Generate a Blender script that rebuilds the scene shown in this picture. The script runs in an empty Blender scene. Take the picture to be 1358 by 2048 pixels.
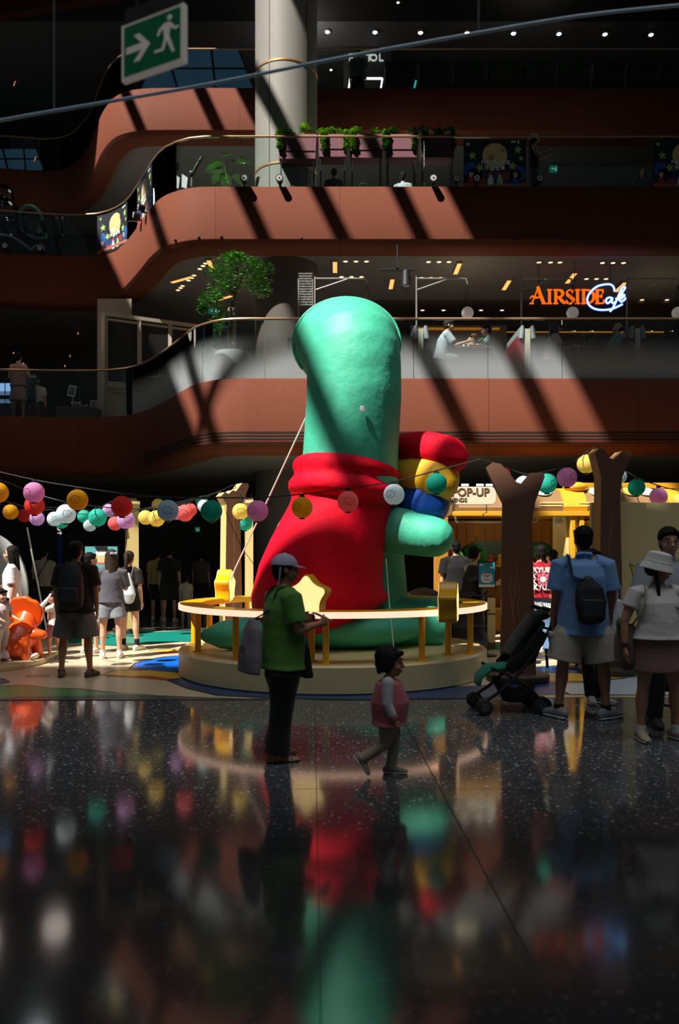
import bpy, bmesh, math, random
from mathutils import Vector, Matrix, Euler, noise
random.seed(7)
D = bpy.data
SC = bpy.context.scene
COL = SC.collection
PI = math.pi
R = math.radians
# ---------------------------------------------------------------- camera, world, sun, exposure
F, CX, HY, CH = 1610.0, 679.0, 1110.0, 1.5        # focal length in pixels, principal column, horizon row, eye height
cam_d = D.cameras.new('camera')
cam = D.objects.new('camera', cam_d)
COL.objects.link(cam)
cam.location = (0, 0, CH)
cam.rotation_euler = (R(90), 0, 0)
cam_d.sensor_fit = 'VERTICAL'
cam_d.sensor_height = 36.0
cam_d.lens = F / 2048.0 * 36.0
cam_d.shift_y = (HY - 1024.0) / 2048.0
cam_d.clip_end = 300
cam_d.dof.use_dof = True
cam_d.dof.focus_distance = 10.5
cam_d.dof.aperture_fstop = 1.5
SC.camera = cam

world = D.worlds.new('sky')
SC.world = world
world.use_nodes = True
bg = world.node_tree.nodes['Background']
bg.inputs['Color'].default_value = (0.72, 0.90, 1.08, 1)
bg.inputs['Strength'].default_value = 0.045

SUN = Vector((0.52, 0.55, -1.0))                  # direction the sunlight travels
sun_d = D.lights.new('sun', 'SUN')
sun_d.energy = 8.6
sun_d.angle = R(0.55)
sun_d.color = (1.0, 0.955, 0.88)
sun_o = D.objects.new('sun', sun_d)
COL.objects.link(sun_o)
sun_o.rotation_euler = SUN.to_track_quat('-Z', 'Y').to_euler()
sun_o.location = (-20, -10, 40)

fill_d = D.lights.new('overhead_fill', 'AREA')      # added overhead fill, standing in for roof daylight over the front hall
fill_d.shape = 'RECTANGLE'; fill_d.size = 22; fill_d.size_y = 13; fill_d.energy = 680; fill_d.spread = R(88); fill_d.color = (0.92, 0.96, 1.0)
fill_o = D.objects.new('overhead_fill', fill_d); COL.objects.link(fill_o); fill_o.location = (4.5, -0.5, 24.8)
SC.view_settings.view_transform = 'Standard'
SC.view_settings.look = 'None'
SC.view_settings.exposure = 0.0
SC.view_settings.gamma = 1.0
SC.view_settings.use_curve_mapping = False
cy = SC.cycles
cy.max_bounces = 7
cy.diffuse_bounces = 3
cy.glossy_bounces = 3
cy.transmission_bounces = 3
cy.transparent_max_bounces = 14
cy.caustics_reflective = False
cy.caustics_refractive = False
cy.sample_clamp_indirect = 3.0
cy.use_denoising = True

# ---------------------------------------------------------------- helpers
def P(x, y, d):
    """point of the place seen at picture position x, y when it stands at depth d"""
    return Vector(((x - CX) * d / F, d, CH + (HY - y) * d / F))
def G(x, y, z=0.0):
    """point on a level surface of height z"""
    return P(x, y, F * (CH - z) / (y - HY))
def S(rgb):
    """8 bit sRGB to linear"""
    return tuple(((c / 255) / 12.92 if c / 255 <= .04045 else ((c / 255 + .055) / 1.055) ** 2.4) for c in rgb)

MATS = {}
def mat(name, col=(.5, .5, .5), rough=.6, metal=0., spec=.5, bump=0., bscale=40., var=0., emit=None, es=0., sheen=0., coat=0., bdist=.02):
    if name in MATS: return MATS[name]
    m = D.materials.new(name); m.use_nodes = True
    nt = m.node_tree; b = nt.nodes['Principled BSDF']
    b.inputs['Base Color'].default_value = (*col[:3], 1)
    b.inputs['Roughness'].default_value = rough
    b.inputs['Metallic'].default_value = metal
    b.inputs['Specular IOR Level'].default_value = spec
    if sheen: b.inputs['Sheen Weight'].default_value = sheen
    if coat: b.inputs['Coat Weight'].default_value = coat; b.inputs['Coat Roughness'].default_value = .1
    if emit is not None:
        b.inputs['Emission Color'].default_value = (*emit[:3], 1); b.inputs['Emission Strength'].default_value = es
    if bump or var:
        tc = nt.nodes.new('ShaderNodeTexCoord'); n = nt.nodes.new('ShaderNodeTexNoise')
        n.inputs['Scale'].default_value = bscale; n.inputs['Detail'].default_value = 3
        nt.links.new(tc.outputs['Object'], n.inputs['Vector'])
        if bump:
            bp = nt.nodes.new('ShaderNodeBump'); bp.inputs['Strength'].default_value = bump; bp.inputs['Distance'].default_value = bdist
            nt.links.new(n.outputs['Fac'], bp.inputs['Height']); nt.links.new(bp.outputs['Normal'], b.inputs['Normal'])
        if var:
            mx = nt.nodes.new('ShaderNodeMix'); mx.data_type = 'RGBA'
            mx.inputs[6].default_value = (*[c * (1 - var) for c in col[:3]], 1); mx.inputs[7].default_value = (*[min(1, c * (1 + var)) for c in col[:3]], 1)
            nt.links.new(n.outputs['Fac'], mx.inputs[0]); nt.links.new(mx.outputs[2], b.inputs['Base Color'])
    MATS[name] = m
    return m
def cloth(rgb, name=None):
    return mat(name or 'cloth_%d_%d_%d' % tuple(rgb), S(rgb), .85, spec=.2, bump=.35, bscale=9., var=.12, sheen=.15, bdist=.03)
def paint(rgb, name=None, rough=.45):
    return mat(name or 'paint_%d_%d_%d_%d' % (*rgb, int(rough * 100)), S(rgb), rough, var=.05, bscale=6.)
def glow(name, rgb, s):
    return mat(name, S(rgb), .5, emit=S(rgb), es=s)

MW = {}                                            # world matrix of every thing and part
class MB:
    """collects shapes into one mesh"""
    def __init__(s):
        s.bm = bmesh.new(); s.mi = 0
    def _new(s, f0):
        for f in list(s.bm.faces)[f0:]: f.material_index = s.mi
    def face(s, pts):
        f = s.bm.faces.new([s.bm.verts.new(p) for p in pts]); f.material_index = s.mi; return f
    def rings(s, rs, cap0=True, cap1=True, closed=True, loop=False):
        V = [[s.bm.verts.new(p) for p in r] for r in rs]; n = len(rs[0]); m = len(V)
        for i in range(m if loop else m - 1):
            a, b = V[i], V[(i + 1) % m]
            for j in range(n if closed else n - 1):
                k = (j + 1) % n
                f = s.bm.faces.new((a[j], a[k], b[k], b[j])); f.material_index = s.mi
        if not loop and closed:
            if cap0: s.bm.faces.new(V[0][::-1]).material_index = s.mi
            if cap1: s.bm.faces.new(V[-1]).material_index = s.mi
        return s
    def box(s, c, d, rz=0., m=None):
        M = m or (Matrix.Translation(Vector(c)) @ Matrix.Rotation(rz, 4, 'Z'))
        x, y, z = [k / 2 for k in d]
        r = lambda zz: [M @ Vector(q) for q in ((-x, -y, zz), (x, -y, zz), (x, y, zz), (-x, y, zz))]
        return s.rings([r(-z), r(z)])
    def bar(s, p0, p1, w, h):
        p0, p1 = Vector(p0), Vector(p1); t = (p1 - p0).normalized()
        u = t.cross(Vector((0, 0, 1))); u = u.normalized() if u.length > 1e-4 else Vector((1, 0, 0)); v = u.cross(t)
        r = lambda p: [p + u * a * w / 2 + v * b * h / 2 for a, b in ((-1, -1), (1, -1), (1, 1), (-1, 1))]
        return s.rings([r(p0), r(p1)])
    def loft(s, pts, rad, seg=12, ref=(1, 0, 0), cap='flat', cap1=None):
        """tube of elliptic sections; cap 'flat' or 'round'"""
        pts = [Vector(p) for p in pts]; rad = [(r, r) if not isinstance(r, (tuple, list)) else r for r in rad]
        ref = Vector(ref); n = len(pts); T = []
        for i in range(n):
            t = pts[min(i + 1, n - 1)] - pts[max(i - 1, 0)]; T.append(t.normalized())
        out = []; u = None
        def ring(p, t, r, u):
            v = t.cross(u)
            return [p + u * (r[0] * math.cos(a)) + v * (r[1] * math.sin(a)) for a in (2 * PI * k / seg for k in range(seg))]
        for i in range(n):
            q = ref if u is None else u
            w = q - T[i] * q.dot(T[i])
            if w.length < 1e-3:
                q = Vector((0, 1, 0)); w = q - T[i] * q.dot(T[i])
            u = w.normalized()
            if i == 0 and cap == 'round':
                k = min(rad[0])
                for a in (80, 55, 28): out.append(ring(pts[0] - T[0] * k * math.sin(R(a)), T[0], (rad[0][0] * math.cos(R(a)), rad[0][1] * math.cos(R(a))), u))
            out.append(ring(pts[i], T[i], rad[i], u))
            if i == n - 1 and (cap1 or cap) == 'round':
                k = min(rad[-1])
                for a in (28, 55, 80): out.append(ring(pts[-1] + T[-1] * k * math.sin(R(a)), T[-1], (rad[-1][0] * math.cos(R(a)), rad[-1][1] * math.cos(R(a))), u))
        return s.rings(out)
    def tube(s, pts, r, seg=8): return s.loft(pts, [r] * len(pts), seg)
    def cyl(s, p0, p1, r0, r1=None, seg=20): return s.loft([p0, p1], [r0, r0 if r1 is None else r1], seg)
    def ball(s, c, r, seg=16, m=None, n=10):
        r = (r, r, r) if not isinstance(r, (tuple, list)) else r; c = Vector(c); M = m or Matrix()
        rs = []
        for i in range(1, n):
            a = PI * i / n - PI / 2
            rs.append([M @ (c + Vector((r[0] * math.cos(a) * math.cos(b), r[1] * math.cos(a) * math.sin(b), r[2] * math.sin(a)))) for b in (2 * PI * k / seg for k in range(seg))])
        return s.rings(rs)
    def lathe(s, prof, c=(0, 0, 0), seg=32):
        c = Vector(c)
        rs = [[c + Vector((r * math.cos(b), r * math.sin(b), z)) for b in (2 * PI * k / seg for k in range(seg))] for r, z in prof]
        return s.rings(rs)
    def prism(s, poly, t, m=None):
        """2D outline (x, z) given depth t along -y .. 0"""
        M = m or Matrix()
        a = [M @ Vector((x, 0, z)) for x, z in poly]; b = [M @ Vector((x, -t, z)) for x, z in poly]
        return s.rings([a, b])
    def flat(s, poly, z0, z1):
        return s.rings([[Vector((p[0], p[1], z0)) for p in poly], [Vector((p[0], p[1], z1)) for p in poly]])
    def xf(s, M):
        s.bm.transform(M); return s
    def build(s, name, mats, parent=None, world=False, smooth=True, bevel=0., remesh=0., sm=4, sub=0, ang=40):
        o = None
        me = D.meshes.new(name)
        if world and parent is not None: s.bm.transform(MW[parent.name].inverted())
        bmesh.ops.recalc_face_normals(s.bm, faces=s.bm.faces)
        for f in s.bm.faces: f.smooth = smooth
        s.bm.to_mesh(me); s.bm.free()
        if smooth and not remesh:
            try: me.set_sharp_from_angle(angle=R(ang))
            except Exception: pass
        for m in (mats if isinstance(mats, (list, tuple)) else [mats]): me.materials.append(m)
        o = D.objects.new(name, me); COL.objects.link(o)
        MW[o.name] = Matrix()
        if parent is not None:
            o.parent = parent; MW[o.name] = MW[parent.name]
        if remesh:
            k = o.modifiers.new('m', 'REMESH'); k.mode = 'VOXEL'; k.voxel_size = remesh; k.use_smooth_shade = True
            if sm:
                q = o.modifiers.new('s', 'SMOOTH'); q.factor = .5; q.iterations = sm
            BAKE.append(o)
        if bevel:
            k = o.modifiers.new('b', 'BEVEL'); k.width = bevel; k.segments = 2; k.limit_method = 'ANGLE'; k.angle_limit = R(40)
        if sub:
            k = o.modifiers.new('u', 'SUBSURF'); k.levels = sub; k.render_levels = sub
        return o
BAKE = []
def tag(o, label, cat, group=None, kind=None):
    if label: o['label'] = label
    if cat: o['category'] = cat
    if group: o['group'] = group
    if kind: o['kind'] = kind
    return o
def thing(name, label, cat, loc=(0, 0, 0), rz=0., group=None):
    o = D.objects.new(name, None); COL.objects.link(o); o.empty_display_size = .1
    o.location = loc; o.rotation_euler = (0, 0, rz)
    MW[o.name] = Matrix.Translation(Vector(loc)) @ Matrix.Rotation(rz, 4, 'Z')
    return tag(o, label, cat, group)
def struct(o, label=None):
    o['kind'] = 'structure'
    if label: o['label'] = label
    return o
def copy_tree(o, loc=None, rz=None, label=None, parent=None):
    c = o.copy(); COL.objects.link(c)
    if parent is not None: c.parent = parent
    if loc is not None: c.location = loc
    if rz is not None: c.rotation_euler = (0, 0, rz)
    if label: c['label'] = label
    if parent is None: MW[c.name] = Matrix.Translation(c.location) @ c.rotation_euler.to_matrix().to_4x4()
    else: MW[c.name] = MW[parent.name]
    for ch in [k for k in KIDS.get(o.name, o.children)]: copy_tree(ch, parent=c)
    return c
KIDS = {}
def text(body, size, m, parent, loc, rot=(R(90), 0, 0), bold=0., depth=.004, name='lettering', align='CENTER', sx=1., world=False):
    c = D.curves.new(name, 'FONT'); c.body = body; c.size = size; c.extrude = depth; c.offset = bold
    c.align_x = align; c.align_y = 'CENTER'; c.materials.append(m); c.resolution_u = 3
    o = D.objects.new(name, c); COL.objects.link(o)
    M = Matrix.Translation(Vector(loc)) @ Euler(rot).to_matrix().to_4x4() @ Matrix.Diagonal((sx, 1, 1, 1))
    if world: M = MW[parent.name].inverted() @ M
    o.matrix_basis = M
    if parent is not None: o.parent = parent; MW[o.name] = MW[parent.name]
    FONTS.append(o)
    return o
FONTS = []
ORD = ['leftmost', 'second from left', 'third from left', 'fourth from left', 'fifth from left', 'sixth from left', 'seventh from left', 'eighth from left', 'ninth from left', 'tenth from left', 'eleventh from left', 'twelfth from left', 'thirteenth from left', 'fourteenth from left']
def smooth_path(pts, n=8):
    """Catmull-Rom through points"""
    out = []; Q = [Vector(p) for p in pts]
    for i in range(len(Q) - 1):
        p0, p1, p2, p3 = Q[max(i - 1, 0)], Q[i], Q[i + 1], Q[min(i + 2, len(Q) - 1)]
        for k in range(n):
            t = k / n
            out.append(.5 * ((2 * p1) + (p2 - p0) * t + (2 * p0 - 5 * p1 + 4 * p2 - p3) * t * t + (3 * p1 - p0 - 3 * p2 + p3) * t ** 3))
    out.append(Q[-1]); return out
# ================================================================ large structure
# ---- atrium roof with glazed openings and steel beams: only sunlight coming through it reaches the hall
RZ = 25.0
roof_m = mat('roof_soffit', (.05, .05, .055), .8, bump=.05)
beam_m = mat('roof_steel', (.2, .2, .21), .5)
def roof_panel(u0, u1, v0, v1, mb): mb.box(((u0 + u1) / 2, (v0 + v1) / 2, RZ + .15), (u1 - u0, v1 - v0, .3))
mb = MB()
OP = (-17.5, -5.6, -3.05, 18.2)
roof_panel(-50, OP[0], -12.6, 60, mb); roof_panel(OP[1], 45, -12.6, 11.5, mb); roof_panel(-4.2, 45, 11.5, 15.2, mb); roof_panel(OP[1], 45, 15.2, 60, mb); roof_panel(-6.15, OP[1], -2.1, 7, mb)
mb.flat([(OP[0], -12.6), (OP[1], -12.6), (OP[1], -2.1), (-9.1, -2.1), (-9.1, -3.0), (-11.2, -3.15), (OP[0], -3.05)], RZ, RZ + .3); roof_panel(OP[0], OP[1], OP[3], 60, mb)
roof_panel(-8.3, OP[1], 15.2, OP[3], mb)
roof_panel(OP[0], -13.9, 2.9, 9, mb); roof_panel(OP[0], -14.4, 9, OP[3], mb)
struct(mb.build('ceiling', roof_m, smooth=False))
def beam(u0, v0, u1, v1, w):
    mb = MB(); mb.bar((u0, v0, RZ), (u1, v1, RZ), w, .12)
    struct(mb.build('roof_beam', beam_m, smooth=False))
for u0, v0, u1, v1, w in ((-11.62, -3.2, -9.2, 18, .34), (-8.9, -2, -8.1, 18, .36), (-7.4, -2, -6.1, 18, .36), (-13.5, 3.0, -11.3, 18, .3),
                          (-11.6, -2.60, -9.0, -1.70, .2), (-13.7, 3.75, -11.0, 4.5, .22), (-10.9, 0.6, -8.5, 1.5, .2)):
    beam(u0, v0, u1, v1, w)

# ---- ground floor: polished dark terrazzo
def floor_material():
    m = D.materials.new('terrazzo'); m.use_nodes = True; nt = m.node_tree; b = nt.nodes['Principled BSDF']; N = nt.nodes.new; L = nt.links.new
    g = N('ShaderNodeNewGeometry'); sep = N('ShaderNodeSeparateXYZ'); L(g.outputs['Position'], sep.inputs[0])
    def fleck(scale, thr):
        v = N('ShaderNodeTexVoronoi'); v.inputs['Scale'].default_value = scale; v.inputs['Randomness'].default_value = 1
        L(g.outputs['Position'], v.inputs['Vector'])
        lt = N('ShaderNodeMath'); lt.operation = 'LESS_THAN'; L(v.outputs['Distance'], lt.inputs[0])
        sc = N('ShaderNodeSeparateColor'); L(v.outputs['Color'], sc.inputs[0])
        k = N('ShaderNodeMath'); k.operation = 'MULTIPLY'; L(sc.outputs[0], k.inputs[0]); k.inputs[1].default_value = thr; L(k.outputs[0], lt.inputs[1])
        w = N('ShaderNodeMath'); w.operation = 'MULTIPLY'; L(lt.outputs[0], w.inputs[0]); L(sc.outputs[1], w.inputs[1]); return w
    f1, f2 = fleck(26, .36), fleck(60, .34)
    ad = N('ShaderNodeMath'); ad.operation = 'MAXIMUM'; L(f1.outputs[0], ad.inputs[0]); L(f2.outputs[0], ad.inputs[1])
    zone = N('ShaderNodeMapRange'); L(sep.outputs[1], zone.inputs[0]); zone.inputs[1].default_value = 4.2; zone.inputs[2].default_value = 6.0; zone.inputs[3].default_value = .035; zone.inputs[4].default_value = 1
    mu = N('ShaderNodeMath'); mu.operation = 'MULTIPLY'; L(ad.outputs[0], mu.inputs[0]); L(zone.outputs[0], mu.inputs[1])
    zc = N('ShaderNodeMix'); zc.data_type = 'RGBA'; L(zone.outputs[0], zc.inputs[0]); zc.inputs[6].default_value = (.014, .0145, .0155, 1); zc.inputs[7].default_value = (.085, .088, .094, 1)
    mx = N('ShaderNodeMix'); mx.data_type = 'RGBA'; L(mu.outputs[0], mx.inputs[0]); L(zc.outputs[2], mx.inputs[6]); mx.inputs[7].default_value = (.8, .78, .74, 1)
    # joints
    def joint(expr_a, off, wid):
        a = N('ShaderNodeMath'); a.operation = 'MULTIPLY_ADD'; L(sep.outputs[1], a.inputs[0]); a.inputs[1].default_value = expr_a; L(sep.outputs[0], a.inputs[2])
        s = N('ShaderNodeMath'); s.operation = 'SUBTRACT'; L(a.outputs[0], s.inputs[0]); s.inputs[1].default_value = off
        ab = N('ShaderNodeMath'); ab.operation = 'ABSOLUTE'; L(s.outputs[0], ab.inputs[0])
        l = N('ShaderNodeMath'); l.operation = 'LESS_THAN'; L(ab.outputs[0], l.inputs[0]); l.inputs[1].default_value = wid; return l
    j = [joint(.03, .80, .0045), joint(.034, .028, .0022), joint(.03, -3.4, .0022), joint(.03, 3.9, .0022)]
    s = N('ShaderNodeMath'); s.operation = 'SUBTRACT'; L(sep.outputs[1], s.inputs[0]); s.inputs[1].default_value = 5.16
    ab = N('ShaderNodeMath'); ab.operation = 'ABSOLUTE'; L(s.outputs[0], ab.inputs[0]); l = N('ShaderNodeMath'); l.operation = 'LESS_THAN'; L(ab.outputs[0], l.inputs[0]); l.inputs[1].default_value = .004; j.append(l)
    acc = j[0]
    for q in j[1:]:
        k = N('ShaderNodeMath'); k.operation = 'MAXIMUM'; L(acc.outputs[0], k.inputs[0]); L(q.outputs[0], k.inputs[1]); acc = k
    m2 = N('ShaderNodeMix'); m2.data_type = 'RGBA'; L(acc.outputs[0], m2.inputs[0]); L(mx.outputs[2], m2.inputs[6]); m2.inputs[7].default_value = (.008, .008, .008, 1)
    L(m2.outputs[2], b.inputs['Base Color'])
    b.inputs['Roughness'].default_value = .07; b.inputs['IOR'].default_value = 1.55
    rn = N('ShaderNodeTexNoise'); rn.inputs['Scale'].default_value = 1.3; rn.inputs['Detail'].default_value = 3; L(g.outputs['Position'], rn.inputs['Vector'])
    mr = N('ShaderNodeMapRange'); L(rn.outputs[0], mr.inputs[0]); mr.inputs[3].default_value = .05; mr.inputs[4].default_value = .13
    r2 = N('ShaderNodeMath'); r2.operation = 'MAXIMUM'; L(acc.outputs[0], r2.inputs[0]); L(mr.outputs[0], r2.inputs[1]); L(r2.outputs[0], b.inputs['Roughness'])
    return m
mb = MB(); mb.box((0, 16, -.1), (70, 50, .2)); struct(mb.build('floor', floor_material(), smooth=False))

# ---- balcony levels
def lvl(px, z):
    """plan curve of a balcony edge from its edge seen in the picture, at floor height z"""
    return [Vector(((x - CX) * d / F, d)) for x, y in px for d in [(z - CH) * F / (HY - y)]]
Z1, Z2, Z3 = 4.79, 9.74, 14.50
def plan(pts, xl, xr):
    q = smooth_path([(p.x, p.y) for p in pts], 7)
    l0, r0 = q[0], q[-1]
    left = [Vector((xl + (l0.x - xl) * k / 6, l0.y)) for k in range(6)]
    right = [Vector((r0.x + (xr - r0.x) * k / 8, r0.y)) for k in range(1, 9)]
    return left + q + right
C1 = plan(lvl([(0, 833), (110, 834.5), (205, 834), (256, 830), (292, 820), (329, 802), (361, 783), (388, 769), (434, 759.5), (479, 757), (540, 757), (680, 757)], Z1), -22, 20)
C2 = plan(lvl([(0, 503), (70, 508), (140, 511), (190, 509.5), (225, 500), (250, 484), (280, 445), (300, 416), (320, 396), (345, 384), (380, 375.5), (420, 373), (480, 373), (680, 373)], Z2), -24, 22)
C3 = plan(lvl([(0, 336), (60, 340), (100, 342), (140, 332), (172, 300), (190, 258), (206, 222), (226, 196), (250, 183), (284, 177), (330, 175.5), (400, 175.5), (520, 175.5)], Z3), -28, 26)
def nrm(path):
    out = []
    for i in range(len(path)):
        t = (path[min(i + 1, len(path) - 1)] - path[max(i - 1, 0)]).normalized(); out.append(Vector((t.y, -t.x)))
    return out
def arclen(path, x0=0.):
    s = [0.]
    for i in range(1, len(path)): s.append(s[-1] + (path[i] - path[i - 1]).length)
    z = next(i for i in range(len(path)) if path[i].x >= x0)
    base = s[z] - (path[z].x - x0)
    return [k - base for k in s]
def sweep(path, prof, name, m, seam=False, closed=False, parent=None):
    N_ = nrm(path); mb = MB(); al = arclen(path)
    rs = [[Vector((p.x + n.x * o, p.y + n.y * o, z)) for o, z in prof] for p, n in zip(path, N_)]
    mb.rings(rs, closed=closed)
    uvl = mb.bm.loops.layers.uv.new('arc')
    key = {}
    for r, a in zip(rs, al):
        for v in r: key[(round(v.x, 4), round(v.y, 4), round(v.z, 4))] = a
    for f in mb.bm.faces:
        for lo in f.loops:
            c = lo.vert.co; lo[uvl].uv = (key[(round(c.x, 4), round(c.y, 4), round(c.z, 4))], c.z)
    return mb.build(name, m, parent, ang=50)
def terracotta():
    m = D.materials.new('terracotta_panel'); m.use_nodes = True; nt = m.node_tree; b = nt.nodes['Principled BSDF']; N = nt.nodes.new; L = nt.links.new
    uv = N('ShaderNodeUVMap'); uv.uv_map = 'arc'; sp = N('ShaderNodeSeparateXYZ'); L(uv.outputs[0], sp.inputs[0])
    d = N('ShaderNodeMath'); d.operation = 'DIVIDE'; L(sp.outputs[0], d.inputs[0]); d.inputs[1].default_value = 2.78
    f = N('ShaderNodeMath'); f.operation = 'FRACT'; L(d.outputs[0], f.inputs[0])
    l = N('ShaderNodeMath'); l.operation = 'LESS_THAN'; L(f.outputs[0], l.inputs[0]); l.inputs[1].default_value = .0045
    mp = N('ShaderNodeMapping'); L(uv.outputs[0], mp.inputs[0]); mp.inputs['Scale'].default_value = (10, 60, 1)
    no = N('ShaderNodeTexNoise'); no.inputs['Scale'].default_value = 1.; no.inputs['Detail'].default_value = 4; L(mp.outputs[0], no.inputs['Vector'])
    m1 = N('ShaderNodeMix'); m1.data_type = 'RGBA'; L(no.outputs[0], m1.inputs[0]); m1.inputs[6].default_value = (.142, .041, .0225, 1); m1.inputs[7].default_value = (.20, .060, .033, 1)
    m2 = N('ShaderNodeMix'); m2.data_type = 'RGBA'; L(l.outputs[0], m2.inputs[0]); L(m1.outputs[2], m2.inputs[6]); m2.inputs[7].default_value = (.08, .026, .017, 1)
    L(m2.outputs[2], b.inputs['Base Color']); b.inputs['Roughness'].default_value = .7; b.inputs['Specular IOR Level'].default_value = .12
    bp = N('ShaderNodeBump'); bp.inputs['Strength'].default_value = .18; bp.inputs['Distance'].default_value = .01; L(no.outputs[0], bp.inputs['Height']); L(bp.outputs[0], b.inputs['Normal'])
    return m
TERRA = terracotta()
gold_m = mat('copper_trim', (.55, .30, .12), .4, metal=.6)
slab_m = mat('balcony_paving', (.32, .29, .26), .6, var=.1, bscale=3)
soff_m = mat('ceiling_board', (.20, .19, .18), .7, var=.06, bscale=2)
def level(path, z, back, nm, idx):
    prof = [(-.12, z + .005), (-.03, z + .01), (0, z - .02), (0, z - 1.16), (.012, z - 1.165), (.012, z - 1.185), (-.005, z - 1.20), (-.03, z - 1.27), (-.1, z - 1.33), (-.22, z - 1.365), (-.48, z - 1.38)]
    struct(sweep(path, prof, nm + '_fascia', TERRA))
    struct(sweep(path, [(-.48, z - 1.38), (-.50, z - 1.36), (-.60, z - 1.30)], 'trim_%d' % idx, gold_m))
    N_ = nrm(path)
    def poly(o): return [(p.x + n.x * o, p.y + n.y * o) for p, n in zip(path, N_)] + [(path[-1].x, back), (path[0].x, back)]
    mb = MB(); mb.flat(poly(-.10), z - .3, z); struct(mb.build(nm + '_floor', slab_m, smooth=False))
    mb = MB(); mb.flat(poly(-.58), z - 1.30, z - 1.20); struct(mb.build(nm + '_soffit', soff_m, smooth=False))
level(C1, Z1, 33, 'first_balcony', 1)
level(C2, Z2, 36, 'second_balcony', 2)
level(C3, Z3, 40, 'third_balcony', 3)
# vent slots in the lowest fascia
vent_m = mat('vent_slot', (.012, .01, .009), .9)
i0 = next(i for i in range(len(C1)) if C1[i].x > -4.55)
for k in range(4):
    zz = Z1 - .99 - k * .062
    struct(sweep(C1[i0:], [(.002, zz), (.006, zz), (.006, zz - .03), (.002, zz - .03)], 'trim_%d' % (10 + k), vent_m, closed=True))
# ceiling above the third balcony, with a dropped black front
blk_m = mat('black_ceiling', (.012, .012, .013), .8)
mb = MB(); mb.box((0, 32, 18.75), (80, 13, .2)); struct(mb.build('ceiling_upper', mat('grey_ceiling', (.12, .12, .12), .7), smooth=False))
mb = MB(); mb.box((4, 24.0, 19.0), (42, 3.6, .8)); struct(mb.build('ceiling_bulkhead', blk_m, smooth=False))
mb = MB(); mb.box((-14, 26.5, 18.9), (16.6, 8, .25)); struct(mb.build('ceiling_left', mat('mid_ceiling', (.10, .095, .09), .7), smooth=False))
mb = MB(); mb.box((-7.2, 24.3, 18.72), (.5, 3.6, .12), R(-18)); mb.box((-4.7, 24.6, 18.72), (2.0, 1.8, .12)); struct(mb.build('ceiling_slot', blk_m, smooth=False))
# fourth floor edge, brown, at the very top left
mb = MB(); mb.bar(P(-90, 20, 25), P(240, -38, 24), .3, 1.0); struct(mb.build('fourth_balcony_fascia', TERRA))
# back walls of the floors
dark_m = mat('dark_wall', (.028, .024, .021), .75, var=.2, bscale=1.5)
dark2_m = mat('dark_timber', (.045, .03, .022), .6, var=.25, bscale=4)
mb = MB(); mb.box((0, 22.6, 1.75), (70, .3, 3.5)); struct(mb.build('wall_ground', mat('ground_back_wall', (.014, .013, .013), .6), smooth=False))
mb = MB(); mb.box((0, 27.2, 6.6), (70, .3, 3.8)); struct(mb.build('wall_first', dark2_m, smooth=False))
mb = MB(); mb.box((0, 29.5, 11.5), (70, .3, 3.7)); struct(mb.build('wall_second', dark_m, smooth=False))
mb = MB(); mb.box((0, 35.5, 16.7), (80, .3, 4.4)); struct(mb.build('wall_third', dark_m, smooth=False))
# round column standing through the floors
cx, cyy, cr = (572.5 - CX) * 19.4 / F, 19.4, .745
def colmat():
    m = D.materials.new('column_cladding'); m.use_nodes = True; nt = m.node_tree; b = nt.nodes['Principled BSDF']; N = nt.nodes.new; L = nt.links.new
    g = N('ShaderNodeNewGeometry'); mp = N('ShaderNodeMapping'); L(g.outputs['Position'], mp.inputs[0]); mp.inputs['Scale'].default_value = (1, 1, 90)
    no = N('ShaderNodeTexNoise'); no.inputs['Scale'].default_value = .7; L(mp.outputs[0], no.inputs['Vector'])
    m1 = N('ShaderNodeMix'); m1.data_type = 'RGBA'; L(no.outputs[0], m1.inputs[0]); m1.inputs[6].default_value = (.22, .205, .18, 1); m1.inputs[7].default_value = (.33, .31, .28, 1)
    L(m1.outputs[2], b.inputs['Base Color']); b.inputs['Roughness'].default_value = .6
    return m
mb = MB(); mb.lathe([(cr, Z2), (cr, 20)], (cx, cyy, 0), 64); struct(mb.build('column', colmat()))
mb = MB(); mb.lathe([(cr, Z1), (cr, Z2 - 1.3)], (cx, cyy, 0), 64); struct(mb.build('column_middle', mat('column_brown', (.10, .078, .066), .6, var=.06)))
mb = MB(); mb.lathe([(cr, 0), (cr, Z1 - 1.3)], (cx, cyy, 0), 64); struct(mb.build('column_lower', mat('column_grey', (.12, .115, .115), .6, var=.06)))
for k, y in enumerate((120, 326)):
    z = CH + (HY - y) * 18.7 / F
    mb = MB(); mb.lathe([(cr + .004, z - .03), (cr + .014, z - .02), (cr + .014, z + .02), (cr + .004, z + .03)], (cx, cyy, 0), 64); struct(mb.build('trim_%d' % (20 + k), gold_m))
for k, a in enumerate((-118, -47)):
    mb = MB(); mb.box((cx + math.cos(R(a)) * (cr + .001), cyy + math.sin(R(a)) * (cr + .001), 14.7), (.016, .016, 9.8), R(a)); struct(mb.build('trim_%d' % (23 + k), mat('column_joint', (.10, .07, .055), .6)))

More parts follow.
